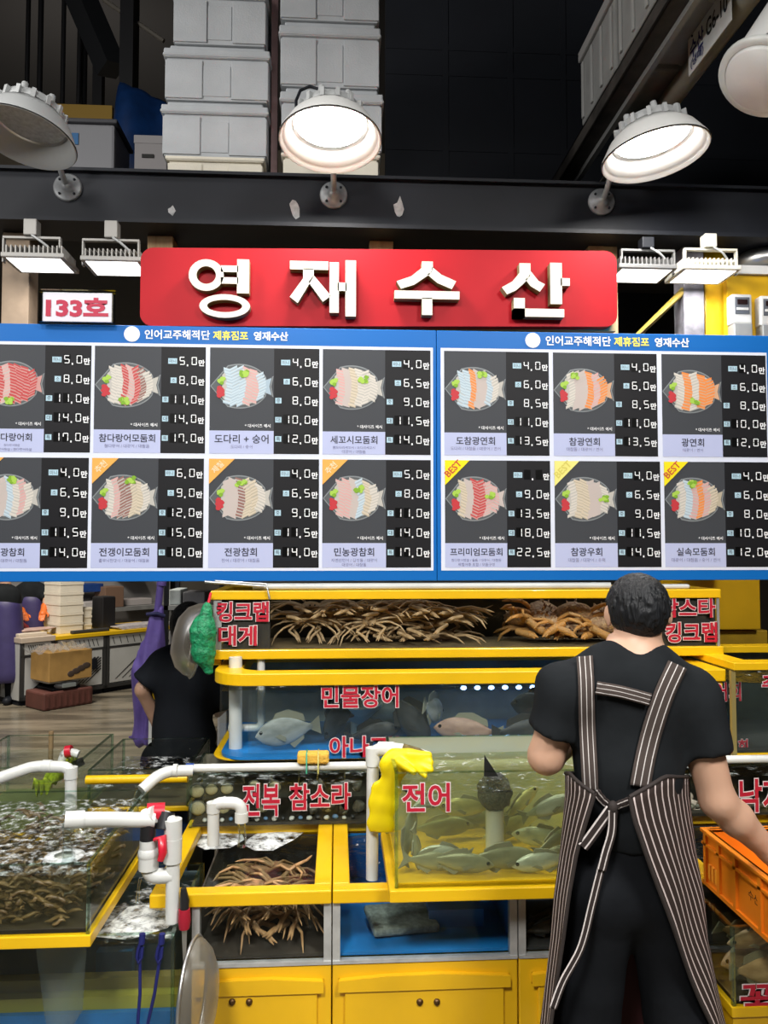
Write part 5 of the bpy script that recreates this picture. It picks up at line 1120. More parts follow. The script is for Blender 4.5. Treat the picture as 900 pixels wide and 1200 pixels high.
# octopuses
OCT=mat('octopus_skin',(.50,.42,.34),.4,nz=.2,nscale=40)
for q,(px,py) in enumerate(((812,940),(838,945),(880,944))):
    c=W(px,py,TY+.06); t=thing('small_octopus','pale small octopus in the tray past the man\'s arm, %s from his elbow'%ORD[q],'octopus',tuple(c),'small octopuses in the tray')
    MB().ell(c+Vector((0,.05,.01)),(.022,.03,.02),None,12,8).build('mantle',OCT,t)
    for k in range(8):
        a=-PI*.9+PI*.8*k/7; pts=[c+Vector((0,.03,0))]; x,z,th=0,0,a
        for s in range(9):
            th+=rf.uniform(-.5,.5)+(.22 if k%2 else -.22); x+=.013*math.cos(th); z+=.007*math.sin(th); pts.append(c+Vector((x,.015-.005*s*.6,max(z,-.03)+.0))) 
        MB().tube(pts,[.006*(1-i/11) +.001 for i in range(len(pts))],7).build('tentacle',OCT,t)
for k in range(14):
    c=W(800+9*k,952,TY+.05+.012*(k%3)); c.z=tz0+.022; o=MB().ell((0,0,0),(.022,.018,.012),None,9,6,0,.12).build('dark_shell',SHL); o.location=c; tag(o,'dark flat shell on the octopus tray floor, %s along it'%ORD[k],'shellfish','dark shells on the octopus tray floor')
# brown heap in the catch tank: seaweed-like tangle nobody could count
SEA=mat('brown_catch',(.26,.17,.08),.45,col2=(.10,.065,.03),nscale=18,bump=.5,bscale=60)
m=MB(); rs=random.Random(21)
for k in range(1000):
    x=rs.uniform(ux0+.04,ux1-.05); y=rs.uniform(U0+.03,2.98); z=rs.uniform(uz0+.055,uz1-.045)
    if rs.random()<.6: y=U0+.03+rs.random()**2*.3; z=uz0+.05+(uz1-uz0-.10)*rs.random()**1.3
    n=6; pts=[]; th=rs.uniform(0,6.28); ph=rs.uniform(-.5,.5); P=Vector((x,y,z))
    for i in range(n):
        pts.append(P.copy()); th+=rs.uniform(-.9,.9); P=P+Vector((math.cos(th)*.016,math.sin(th)*.010,math.sin(ph+i)*.008)); P.x=min(max(P.x,ux0+.02),ux1-.02); P.y=min(max(P.y,U0+.018),3.0); P.z=min(max(P.z,uz0+.05),uz1-.035)
    m.tube(pts,[.003,.008,.010,.009,.007,.001],5,flat=.6)
o=m.build('seaweed',SEA); tag(o,'tangled dark brown catch filling the foaming glass tank',None,None,'stuff'); o['category']='seafood'
# ================================================================ PIPES AND TOOLS
RV=mat('valve_red',(.55,.01,.03),.35,coat=.3); BVAL=mat('valve_black',(.012,.012,.014),.4)
JET=bpy.data.materials['jet']; SPR=clear('splash',(.95,.97,.97),.15,foam=(60,.40,.65))
def coup(parent,a,b,r): return MB().tube([a,b],r,16).build('coupling',PVC,parent)
# U-pipe in the crab well
Y=2.92; t=thing('u_pipe','white U-shaped pipe pouring water into the brown crab well','pipe',tuple(W(250,985,Y)))
P=[W(250,990,Y),W(250,941,Y),W(283,941,Y),W(283,963,Y)]
MB().tube(rpath(P,.035),.0215,16).build('pipe',PVC,t); coup(t,W(250,952,Y),W(250,940,Y),.0245); coup(t,W(283,952,Y),W(283,963,Y),.0245); coup(t,W(262,941,Y),W(264,941,Y),.0235)
m=MB().tube([W(283,963,Y),W(284,978,Y),W(283,992,Y)],[.015,.013,.017],10); m.build('water_stream',JET,t)
# tall L-pipe with the glove
Y=2.70; t=thing('standpipe','white standpipe rising from the blue well with an elbow towards the shad tank','pipe',tuple(W(436,1028,Y)))
MB().tube(rpath([W(436,1030,Y),W(437,877,Y),W(472,878,Y-.03),W(502,888,Y-.05)],.04),.0205,16).build('pipe',PVC,t); coup(t,W(437,897,Y),W(437,876,Y),.0245); coup(t,W(444,877.5,Y),W(462,878,Y-.02),.0245)
MB().tube([W(472,875,Y-.04),W(490,882,Y-.05),W(502,886,Y-.055)],[.012,.016,.010],8).build('moss_stain',mat('moss',(.20,.15,.05),.9,nz=.5,nscale=60),t)
# valve assembly over the lower tank
Y=2.515; t=thing('valve_pipe','white pipe assembly with a red valve handle over the lower tank','pipe',tuple(W(207,1065,Y)))
P=lambda x,y,dy=0: W(x-4,y,Y+dy)
MB().tube(rpath([P(206,1080),P(207,958),P(190,957,.03)],.05),.0215,18).build('pipe',PVC,t); coup(t,P(206,1010),P(207,982),.028); coup(t,P(207,990),P(207,960),.027)
MB().tube(rpath([P(207,1026),P(178,1027),P(178,990)],.03),.023,16).build('pipe',PVC,t)
coup(t,P(178,1018),P(178,996),.031); MB().ell(P(178,1000),(.033,.033,.030),None,16,10).build('valve_body',PVC,t); coup(t,P(178,994),P(178,984),.027)
MB().tube([P(177,986),P(178,962)],.024,16).build('union_ring',BVAL,t); MB().tube([P(196,972),P(200,952,.02)],.025,16).build('union_ring',BVAL,t)
MB().tube([P(176,953,.02),P(197,952,.03)],.030,18).build('red_union',RV,t); MB().tube([P(174,958,.01),P(186,954,.0)],.026,16).build('union_cap',PVC,t)
m=MB(); m.tube([P(186,984,-.02),P(194,981,-.03),P(195,1000,-.04),P(192,1009,-.04)],[.012,.016,.014,.010],8,flat=.6); m.build('valve_handle',RV,t)
MB().tube(rpath([P(185,961),P(120,960,-.05),P(80,961,-.08)],.05),[.0235]*8 if False else .0225,16).build('pipe',PVC,t); coup(t,P(103,960,-.065),P(80,961,-.08),.0255)
MB().tube([P(83,964,-.08),P(82,985,-.09),P(84,1010,-.10)],[.016,.012,.02],10).build('water_stream',JET,t)
MB().tube([P(168,1030),P(166,1042),P(165,1058)],[.005,.004,.006],7).build('drip',JET,t)
# feed pipe at the far left
Y=3.06; t=thing('feed_pipe','white bent feed pipe at the far left over the foaming tank','pipe',tuple(W(83,945,Y)))
MB().tube(rpath([W(-60,932,Y-.2),W(2,911,Y-.1),W(40,898,Y),W(83,899,Y),W(83,948,Y)],.035),.0215,16).build('pipe',PVC,t); coup(t,W(50,898,Y),W(60,898,Y),.0235); coup(t,W(83,899,Y),W(83,912,Y),.0245)
MB().lathe([(.02,0),(.05,-.05),(.10,-.10)],Matrix.Translation(W(83,948,Y)),14).build('splash',SPR,t)
# short outlet beside the shellfish tray
Y=3.06; t=thing('outlet_pipe','short white outlet pipe pouring into the catch tank beside the shellfish tray','pipe',tuple(W(190,905,Y)))
MB().tube(rpath([W(226,903,Y+.02),W(190,904,Y),W(166,926,Y-.06)],.05),.0215,16).build('pipe',PVC,t); coup(t,W(203,903,Y),W(208,903,Y),.0245)
MB().tube([W(165,927,Y-.06),W(158,943,Y-.08),W(155,960,Y-.09)],[.018,.015,.022],10).build('water_stream',JET,t)
# small red and white valve behind
Y=3.55; t=thing('small_valve','small white valve with a red ring behind the far left feed pipe','valve',tuple(W(78,905,Y)))
MB().tube(rpath([W(70,912,Y),W(73,886,Y),W(80,880,Y),W(92,884,Y)],.03),.018,12).build('pipe',PVC,t); MB().tube([W(77,881,Y),W(84,880,Y)],.026,14).build('red_ring',RV,t); MB().tube([W(72,912,Y),W(71,905,Y)],.028,12).build('red_ring',RV,t); MB().tube([W(91,890,Y),W(94,898,Y)],.022,10).build('black_nozzle',BVAL,t)
# wooden stick
o=MB().tube([(W(58,900,3.95).x,3.95,0),W(60,857,3.95)],[.014,.012],8).build('wooden_stick',WOOD); tag(o,'thin wooden stick standing up behind the far left tank','stick')
# glove draped on the standpipe: one continuous rubber glove, cuff hanging down, fingers to the right
GY=2.66; gl=Field((W(430,880,GY).x-.02,GY-.14,W(440,985,GY).z-.03),(W(510,880,GY).x+.04,GY+.10,W(440,870,GY).z+.03),.005)
w3=lambda x,y,d=0: tuple(W(x,y,GY+d))
gl.cap(w3(447,958),w3(452,930),.034,.028,.02,1,.35); gl.cap(w3(452,930),w3(462,896,-.02),.030,.034,.02,1,.4); gl.cap(w3(462,896,-.02),w3(478,889,-.04),.036,.032,.03,1,.6)
for (x,y,r,dy) in ((503,885,.0105,-.05),(505,893,.0105,-.06),(504,902,.0105,-.07),(498,910,.0095,-.075)):
    gl.cap(w3(480,888+(y-895)*.35,-.045),w3(x,y,dy),.0125,r,.012)
gl.cap(w3(468,893,-.05),w3(485,905,-.09),.013,.010,.012); gl.cap(w3(443,985),w3(449,940),.036,.030,.02,1,.3); gl.plane(w3(443,975),(0,0,-1))
gl.wrinkle(.0025,40,30,50)
o=gl.mb().build('rubber_glove',mat('glove_yellow',(.86,.66,.004),.4,nz=.1,spec=.4)); relax(o,2); tag(o,'bright yellow rubber glove draped over the standpipe elbow','glove')
# orange crate
def crate():
    c=W(826,985,2.52); x0=c.x; x1=x0+.36; y1=2.52; y0=1.98; z0=qz1+.006; z1=z0+.175
    t=thing('orange_crate','orange plastic crate resting on the tan fish tank under the man\'s right hand','crate',((x0+x1)/2,(y0+y1)/2,z0)); th=.012
    OR=mat('crate_orange',(.86,.24,.012),.4,nz=.05,spec=.4)
    for nm,a in (('side_wall',(x0,x0+th,y0,y1)),('side_wall',(x1-th,x1,y0,y1))): MB().box(*a,z0,z1).build(nm,OR,t,bev=.003)
    # end walls with a grip slot
    for yy in (y0,y1-th):
        m=MB(); xa,xb=(x0+x1)/2-.055,(x0+x1)/2+.055; za,zb=z1-.055,z1-.022
        m.box(x0+th,xa,yy,yy+th,z0,z1).box(xb,x1-th,yy,yy+th,z0,z1).box(xa,xb,yy,yy+th,z0,za).box(xa,xb,yy,yy+th,zb,z1); m.build('end_wall',OR,t)
    MB().box(x0+.004,x1-.004,y0+.004,y1-.004,z0,z0+.008).build('crate_floor',OR,t)
    m=MB(); ring(m,x0-.012,x1+.012,y0-.012,y1+.012,z1-.012,z1,.024); m.build('rim',OR,t,bev=.003)
    m=MB(); ring(m,x0-.008,x1+.008,y0-.008,y1+.008,z1-.05,z1-.042,.012); ring(m,x0-.008,x1+.008,y0-.008,y1+.008,z0,z0+.012,.012); m.build('flange',OR,t)
    for yy in (y1-.012,y1-.10,y1-.20,y0+.2,y0+.10,y0+.004): MB().box(x0-.008,x0,yy-.008,yy+.008,z0+.012,z1-.012).build('rib',OR,t)
    for xx in (x0+.03,x0+.11,x1-.11,x1-.03): MB().box(xx-.006,xx+.006,y0-.008,y0,z0+.012,z1-.012).build('rib',OR,t); 
    for k in range(3): MB().box(x0-.0075,x0,y1-.034-.022*k-.014,y1-.034-.022*k,z0+.03,z0+.075).build('moulded_panel',mat('crate_light',(.90,.33,.03),.4) if k==0 else bpy.data.materials['crate_light'],t)
    m=MB(); m.text('수산',(x0-.0018,y1-.30,z0+.085),.06,.028,0,.0,right=(0,-1,0)); m.build('pen_lettering',BK,t)
crate()
# knife with red and black handle hooked at the lower tank corner
Y=2.50; t=thing('fish_knife','knife with black and red handle stuck upright at the lower tank corner','knife',tuple(W(216,1092,Y)))
MB().tube([W(216,1066,Y),W(216.5,1055,Y),W(215,1041,Y)],[.014,.0145,.009],12).build('black_grip',BVAL,t); MB().tube([W(216,1088,Y),W(216,1078,Y),W(216,1065,Y)],[.016,.020,.0175],12).build('red_collar',mat('knife_red',(.36,.012,.03),.4),t)
m=MB(); m.prism([(W(213,1090,Y).x,W(213,1090,Y).z),(W(219,1090,Y).x,W(219,1090,Y).z),(W(218,1130,Y).x,W(218,1128,Y).z),(W(215,1130,Y).x,W(215,1136,Y).z)][::-1],lambda u,v,tt:Vector((u,tt,v)),Y-.001,Y+.001); m.build('blade',STEEL,t)
# big round mesh sieve at the lower left
Y=2.36; c=W(226,1168,Y); M=Matrix.Translation(c)@Euler((math.radians(90),0,math.radians(83))).to_matrix().to_4x4()@Matrix.Diagonal((1,1.15,1,1)); r=.138
MESH=clear('wire_mesh',(.62,.60,.55),.25,.3,haze=.45,hazecol=(.42,.38,.30))
t=thing('mesh_sieve','round wire mesh sieve leaning beside the yellow cabinet at the lower tank','sieve',tuple(c+Vector((0,0,-.16))))
MB().lathe([(r,0),(r*.96,.015),(r*.85,.035),(r*.6,.055),(r*.3,.065),(.001,.068)],M,36).build('mesh_bowl',MESH,t); MB().lathe([(r,-.006),(r+.006,0),(r,.006),(r-.006,0)],M,40,close=True).build('wire_ring',STEEL,t)
MB().tube([M@Vector((0,-r,0)),M@Vector((0,-r-.20,.01))],.008,8).build('handle',STEEL,t)
# two blue hooked cords hanging in front of the lower tank
CORD=mat('cord_navy',(.008,.012,.12),.6)
for x0,x1,lab in ((167,161,'navy blue cord loop hanging on the lower tank front, left one'),(190,172,'navy blue cord loop hanging on the lower tank front, right one')):
    Y=2.43; t=thing('hanging_cord',lab,'cord',tuple(W(x0,1096,Y)),'navy cords on the lower tank')
    MB().tube([W(x0,1094,Y+.012),W(x0-1,1100,Y),W(x0-3,1125,Y),W((x0+x1)/2,1165,Y),W(x1,1205,Y)],.005,8).build('cord',CORD,t)
    MB().tube([W(x0+1,1096,Y-.004),W(x0-5,1112,Y-.006),W(x0-7,1122,Y-.006),W(x0-5,1129,Y-.006),W(x0-1,1122,Y-.006),W(x0,1110,Y-.006)],.005,8).build('loop',CORD,t)
    MB().tube([W(x0,1094,Y-.003),W(x0-1,1106,Y-.004)],.0095,8).build('knot',CORD,t)
# nets hanging on the left end of the crab tank
c=W(232,750,3.50); M=Matrix.Translation(c)@Vector((.93,.28,-.22)).to_track_quat('Z','Y').to_matrix().to_4x4(); r=.165
t=thing('wire_basket','round wire mesh basket hanging at the crab tank end in front of the green net','basket',tuple(c))
MB().lathe([(r,0),(r*.95,-.03),(r*.8,-.07),(r*.5,-.10),(.001,-.11)],M,32).build('mesh_bowl',clear('wire_mesh_b',(.62,.60,.56),.2,.3,haze=.22,hazecol=(.45,.40,.33)),t); MB().lathe([(r,-.006),(r+.006,0),(r,.006),(r-.006,0)],M,40,close=True).build('wire_ring',STEEL,t)
t=thing('green_net','green plastic net bag hanging against the left end of the crab tank','net',tuple(W(235,790,3.36)))
f=Field((W(218,750,3.36).x-.02,3.24,W(235,800,3.36).z-.03),(W(250,750,3.36).x+.01,3.48,W(240,705,3.36).z+.04),.007)
f.cap(tuple(W(243,712,3.36)),tuple(W(238,740,3.36)),.022,.045,.03); f.cap(tuple(W(238,740,3.36)),tuple(W(238,764,3.36)),.050,.048,.04); f.cap(tuple(W(238,764,3.36)),tuple(W(245,786,3.36)),.042,.018,.03); f.wrinkle(.003,70,40,90)
o=f.mb().build('net_bag',mat('net_green',(.005,.26,.10),.55,nz=.5,nscale=60,bump=.8,bscale=70),t)
t2=MB().tube([W(243,712,3.36),W(247,695,3.40)],.006,6).build('draw_cord',RV,t)
# ================================================================ OPPOSITE STALL (left opening)
A=G(18,829); B=G(192,801); u=(B-A).normalized(); vdir=Vector((-u.y,u.x,0))   # vdir points away from the camera
Mc=Matrix(((u.x,vdir.x,0,A.x),(u.y,vdir.y,0,A.y),(0,0,1,0),(0,0,0,1))); LEN=(B-A).length
PANEL=mat('counter_panel',(.52,.53,.52),.5,nz=.12,nscale=3); STROKE=mat('brush_black',(.03,.03,.03),.6); YTOP=mat('counter_yellow',(.74,.46,.01),.35)
CH=.72
def cbox(mb,a,b,c,d,e,f,mi=0): return mb.box(a,b,c,d,e,f,mi,Mc)
def counter(a,b,label,top,toph=.06):
    t=thing('stall_counter',label,'counter',tuple(Mc@Vector(((a+b)/2,.3,0))),'white counters of the opposite stall')
    cbox(MB(),a,b,.03,.85,.06,CH).build('body',PANEL,t); cbox(MB(),a+.01,b-.01,.06,.80,0,.06).build('plinth',BLK,t)
    cbox(MB(),a+.05,b-.05,.0,.03,.12,CH-.17).build('door',PANEL,t); cbox(MB(),a+.03,b-.03,.005,.03,CH-.14,CH-.01).build('fascia',PANEL,t)
    m=MB()
    for k in range(7):
        x=a+.12+(b-a-.35)*k/7; m.quad(*[Mc@Vector((p,-.003,q)) for p,q in ((x,.16),(x+.015,.16),(min(x+.42,b-.06),min(.16+.3*(min(x+.42,b-.06)-x)/.42,CH-.19)+.0),(min(x+.40,b-.075),min(.16+.3*(min(x+.42,b-.06)-x)/.42,CH-.19)+.01))])
    for k in range(9):
        x=a+.08+(b-a-.16)*k/9; m.quad(*[Mc@Vector((p,.002,q)) for p,q in ((x,CH-.03),(x+.03,CH-.12),(x+.04,CH-.12),(x+.012,CH-.03))])
    m.build('brush_stripe_pattern',STROKE,t)
    m=MB(); 
    for p in ((a,a+.035),(b-.035,b)): cbox(m,*p,-.004,.03,.06,CH)
    cbox(m,a,b,-.004,.03,CH-.165,CH-.145); cbox(m,a,b,-.004,.03,.06,.10); m.build('painted_edge',STROKE,t)
    cbox(MB(),b-.19,b-.13,-.02,.0,.32,.45).build('handle',BLK,t)
    cbox(MB(),a-.01,b+.01,-.02,.86,CH,CH+toph).build('worktop',top,t,bev=.004)
    return t
def ux(px,py=800): # distance along the counter front for a photo column
    d=ray(px,py); # intersect vertical plane through A along u
    n=vdir; s=(Vector((A.x,A.y,0))-Vector((0,0,0))).dot(n)/d.dot(n); p=d*s; return (p-A).dot(u)
s0,s1,s2,s3=ux(24),ux(63),ux(124),ux(205)
counter(s0,s1-.005,'white counter under the cutting board at the opposite stall',mat('board_top',(.50,.42,.34),.5))
counter(s1+.005,s2-.005,'white yellow-topped counter right of the cardboard box',YTOP,.045)
counter(s2+.005,s3,'white yellow-topped counter behind the purple umbrella',YTOP,.045)
t=thing('cutting_board','pale cutting board with pink fish on the opposite stall','board',tuple(Mc@Vector(((ux(15)+s1)/2,.4,CH+.06))))
cbox(MB(),ux(25),s1-.05,.08,.70,CH+.061,CH+.10).build('board',mat('chopping_board',(.62,.54,.44),.6),t,bev=.005)
o=MB().ell(Mc@Vector(((ux(30)+s1)/2,.3,CH+.12)),(.35,.15,.02),Mc.to_3x3(),14,6,0,.1).build('fish_fillet',mat('fillet',(.55,.38,.33),.5,nz=.3)); tag(o,'pale pink fillet on the opposite cutting board','fish')
# stack of white foam trays
def fb(a,b,c,d,z0,z1,lab,nm='foam_tray'):
    t=thing(nm,lab,'box',tuple(Mc@Vector(((a+b)/2,(c+d)/2,z0))),'white foam trays on the yellow counter'); cbox(MB(),a+.006,b-.006,c+.006,d-.006,z0,z1-.03).build('body',CREAM,t); cbox(MB(),a,b,c,d,z1-.03,z1-.002).build('lid',CREAM,t); return t
a0=ux(66,745); zt=CH+.047
SA=ux(70,740)+.10; SB=SA+(ux(98,740)-ux(70,740))
for k,lab in enumerate(('bottom','second','third','fourth','fifth','topmost')):
    fb(SA,SB,.18,.58,zt+.125*k,zt+.125*(k+1),'%s white foam tray of the tall stack on the opposite counter'%lab)
for k,lab in enumerate(('lower','middle','upper')):
    fb(SB+.03,SB+.03+(SB-SA)*.36,.22,.50,zt+.10*k,zt+.10*(k+1),'%s small white foam tray of the short stack beside the tall one'%lab)
SA=SB-.62
o=cbox(MB(),SA+.92,SA+1.12,.25,.5,zt,zt+.42).build('black_bin',mat('bin_black',(.012,.012,.014),.4),bev=.02); tag(o,'black container beside the short stack of foam trays','bin')
t=thing('newspaper','folded newspaper lying on the yellow counter','newspaper',tuple(Mc@Vector((ux(145,740)+.2,.3,zt)))); m=MB()
for k in range(3): cbox(m,s2+.25-.02*k,s2+1.1,.02+.03*k,.45,zt+.012*k,zt+.012*(k+1)-.001)
m.build('paper_sheet',mat('newsprint',(.48,.45,.46),.9,nz=.35,nscale=25),t)
o=cbox(MB(),s1+.25,s1+.75,.03,.10,zt,zt+.04).build('fish_knife',STROKE,bev=.01); tag(o,'dark knife lying on the yellow counter edge','knife')
# brown crate, scale and carton in front
ca0,cb0=ux(21,820)+.05,ux(79,820)+.05; wd=cb0-ca0; F0,F1=-.48,-.06
t=thing('brown_crate','brown plastic crate upside down on the floor under the scale','crate',tuple(Mc@Vector(((ca0+cb0)/2,-.27,0))))
cr=mat('crate_brown',(.13,.045,.035),.6,nz=.2)
cbox(MB(),ca0,cb0,F0,F1,0,.20).build('body',cr,t,bev=.02)
m=MB()
for k in range(8): x=ca0+.05+(wd-.1)*k/7; cbox(m,x-.012,x+.012,F0-.01,F0,.03,.17)
m.build('rib',cr,t)
t=thing('weighing_scale','black scale with a round display on the brown crate','scale',tuple(Mc@Vector(((ca0+cb0)/2,-.27,.201))))
xm_=(ca0+cb0)/2
cbox(MB(),xm_-.17,xm_+.17,F0+.05,F1-.02,.201,.23).build('base',BLK,t,bev=.01)
MB().ell(Mc@Vector((xm_,F0+.06,.255)),(.15,.06,.05),Mc.to_3x3(),18,10).build('display_housing',mat('scale_grey',(.12,.13,.14),.3),t); cbox(MB(),xm_-.08,xm_+.08,F0-.008,F0+.01,.235,.275).build('display',mat('scale_lcd',(.25,.28,.28),.2),t)
cbox(MB(),xm_-.22,xm_+.22,F0+.04,F1,.29,.31).build('pan',STEEL,t)
t=thing('cardboard_box','open cardboard box wrapped in plastic on the scale','box',tuple(Mc@Vector((xm_,-.27,.311)))); CB=mat('cardboard',(.46,.27,.08),.8,nz=.15)
ba,bb=ca0+.06,cb0-.02
cbox(MB(),ba,bb,F0,F1,.311,.64).build('body',CB,t,bev=.006)
rs=random.Random(4); m=MB()
vs=[Mc@Vector((ba-.10+(bb-ba+.10)*i/10,F0-.03+.48*j/6,.60+rs.uniform(.02,.12))) for i in range(11) for j in range(7)]
m.add(vs,[(i*7+j,(i+1)*7+j,(i+1)*7+j+1,i*7+j+1) for i in range(10) for j in range(6)],0,True); m.build('plastic_sheet',clear('plastic_wrap',(.8,.8,.8),.4,.15,.5,20,haze=.2,hazecol=(.7,.7,.7)),t)
m=MB()
for k,(x,w_) in enumerate(((.50,.08),(.62,.10),(.74,.10),(.86,.10))): m.ell(Mc@Vector((ba+(bb-ba)*x,F0-.002,.38+.025*k)),(w_*.55,.003,.035),Mc.to_3x3(),10,6)
m.build('printed_pattern',mat('carton_print',(.06,.04,.03),.7),t)
# back of the opposite stall: shelves, wall, hanging goods
sw=mat('stall_wall',(.36,.35,.35),.8,nz=.3,nscale=1.5)
o=cbox(MB(),s0-2,s3+1.5,2.2,2.3,0,2.6).build('stall_partition',sw); tag(o,'pale grey partition behind the opposite stall','partition')
t=thing('work_bench','grey steel bench with pale bins behind the opposite counter','bench',tuple(Mc@Vector((s2,1.7,0))))
cbox(MB(),s1-.4,s3+1.2,1.6,2.1,.86,.92).build('bench_top',GREYM,t)
for x in (s1-.3,s2,s3+1.1): cbox(MB(),x-.03,x+.03,1.65,1.71,0,.86).build('leg',GREYM,t); cbox(MB(),x-.03,x+.03,2.0,2.06,0,.86).build('leg',GREYM,t)
def goods(nm,px0,px1,py0,py1,dep,m,lab,cat,z0=.92):
    a=ux(px0,py1); b=ux(px1,py1); sc=(Mc@Vector((a,dep,0))).y/(Mc@Vector((a,0,0))).y
    p=Mc@Vector((a,dep,0)); zz=W(px0,py0,p.y).z
    a2=None
    # where the photo column meets the row at this depth
    def at(px):
        d=ray(px,py1); n=vdir; O=Mc@Vector((0,dep,0)); s=O.dot(n)/d.dot(n) if True else 0
        q=d*(Vector((O.x,O.y,0)).dot(Vector((n.x,n.y,0)))/(d.x*n.x+d.y*n.y)); return (q-A).dot(u)
    x0,x1=at(px0),at(px1); o=cbox(MB(),x0,x1,dep,dep+.3,z0,max(zz,z0+.1)).build(nm,m,bev=.01); tag(o,lab,cat); return o
goods('blue_bag',88,121,688,715,1.75,mat('bag_blue',(.01,.06,.28),.6,nz=.4),'blue bags behind the foam tray stack','bag',1.16)
goods('white_carton',99,122,710,726,1.70,mat('carton_pale',(.50,.48,.48),.8),'pale carton under the blue bags','box',.921)
goods('brown_carton',123,145,691,720,1.62,mat('carton_brown',(.20,.12,.08),.8),'brown carton beside the blue bags','box',.921)
goods('pale_tub',138,178,709,724,1.75,mat('tub_pale',(.45,.42,.42),.6),'pale pink tubs on the bench by the purple umbrella','tub',.921)
o=goods('dark_screen',145,178,682,702,1.85,mat('screen_dark',(.015,.015,.018),.2),'dark screen on the back wall left of the purple umbrella','screen',1.35)
o=MB().tube([Mc@Vector((s0-1.5,1.95,1.58)),Mc@Vector((s3+.5,1.95,1.64))],.05,10).build('overhead_duct',mat('duct_olive',(.26,.23,.13),.6)); tag(o,'olive overhead duct under the menu board edge','duct')
# tall dark rack behind the umbrella
c=W(215,700,7.4); t=thing('storage_rack','dark storage rack behind the woman','rack',(c.x,7.6,0)); m=MB()
a=W(192,700,7.4).x; b=W(262,700,7.4).x
for x in (a,b-.04):
    for y in (7.4,7.9): MB().box(x,x+.04,y,y+.04,0,2.2).build('upright',BLK,t)
for z in (.3,.8,1.25,1.7,2.16): MB().box(a,b,7.4,7.94,z,z+.04).build('shelf',GREYM,t)
for k,(px0,px1,py0,py1,cc,lab) in enumerate(((198,212,684,702,(.5,.55,.55),'pale carton on the dark rack, upper shelf'),(214,240,688,703,(.12,.12,.13),'dark case on the dark rack, upper shelf'),(198,215,712,738,(.30,.30,.31),'grey round tin on the dark rack beside the umbrella'))):
    p=W(px0,py1,7.5); q=W(px1,py0,7.5); zz=min((.34,.84,1.29,1.74),key=lambda v:abs(v-p.z)); o=MB().box(p.x,q.x,7.5,7.85,zz+.001,zz+max(.12,q.z-p.z)).build('stored_box',mat('rack_goods_%d'%k,cc,.6,nz=.3),bev=.01); tag(o,lab,'box')
# purple umbrella, folded, hooked on a white cart post
PUR=mat('umbrella_purple',(.22,.15,.55),.6,nz=.25,nscale=8); Y=5.0
t=thing('folded_umbrella','folded purple umbrella standing upright beside the woman in black','umbrella',tuple(W(170,870,Y)))
f=Field((W(150,800,Y).x-.1,Y-.2,W(170,875,Y).z-.05),(W(200,800,Y).x+.12,Y+.2,W(185,700,Y).z+.05),.016)
f.cap(tuple(W(168,862,Y)),tuple(W(176,790,Y)),.075,.10,.03); f.cap(tuple(W(176,790,Y)),tuple(W(186,715,Y)),.095,.035,.03); f.wrinkle(.02,55,30,3)
f.mb().build('canopy',PUR,t); MB().tube([W(167,872,Y),W(188,686,Y)],.022,10).build('shaft',PUR,t); MB().tube([W(189,686,Y),W(190,678,Y)],.03,10).build('handle',PUR,t)
MB().tube([W(172,690+30,Y-.03),W(184,719,Y-.05),W(193,722,Y-.03)],.012,6).build('tie_strap',mat('strap_navy',(.03,.03,.12),.6),t)
Y=4.72; t=thing('white_cart','white cart frame with a yellow tray edge beside the woman in black','cart',tuple(W(178,900,Y)))
a=W(174,850,Y).x; b=W(184,850,Y).x; MB().box(a,b,Y,Y+.05,.0,W(178,822,Y).z).build('post',WHT,t); MB().box(W(163,815,Y).x,W(178,815,Y).x+.1,Y-.02,Y+.3,W(170,819,Y).z,W(170,811,Y).z).build('tray',YEL,t)
MB().box(b+.35,b+.40,Y,Y+.05,0,W(178,822,Y).z).build('post',WHT,t); MB().box(a,b+.40,Y+.005,Y+.045,W(178,838,Y).z,W(178,822,Y).z).build('rail',WHT,t)
# ================================================================ PEOPLE
def hand(F,wrist,d,palm,r=1.0,curl=.5):
    """palm, four unequal bent fingers and a thumb from the side, added to the body field"""
    w=Vector(wrist); d=Vector(d).normalized(); n=Vector(palm).normalized(); s=d.cross(n).normalized()
    F.cap(tuple(w),tuple(w+d*.045*r),.030*r,.036*r,.02); F.ell(tuple(w+d*.06*r),(.036*r,.036*r,.036*r),.02)
    for i,L in enumerate((.070,.080,.075,.060)):
        b=w+d*.085*r+s*(.027-.018*i)*r; k=b+(d*(1-curl*.4)+n*curl*.5).normalized()*L*.5*r; e=k+(d*(1-curl)+n*curl).normalized()*L*.5*r
        F.cap(tuple(w+d*.06*r+s*(.022-.015*i)*r),tuple(b),.011*r,.010*r,.006); F.cap(tuple(b),tuple(k),.010*r,.009*r,.004); F.cap(tuple(k),tuple(e),.009*r,.0075*r,.003)
    tb=w+d*.03*r+s*.035*r; tk=tb+(d*.6+s*.7+n*.3).normalized()*.035*r; F.cap(tuple(tb),tuple(tk),.013*r,.011*r,.01); F.cap(tuple(tk),tuple(tk+(d+n*.5).normalized()*.03*r),.0105*r,.009*r,.004)
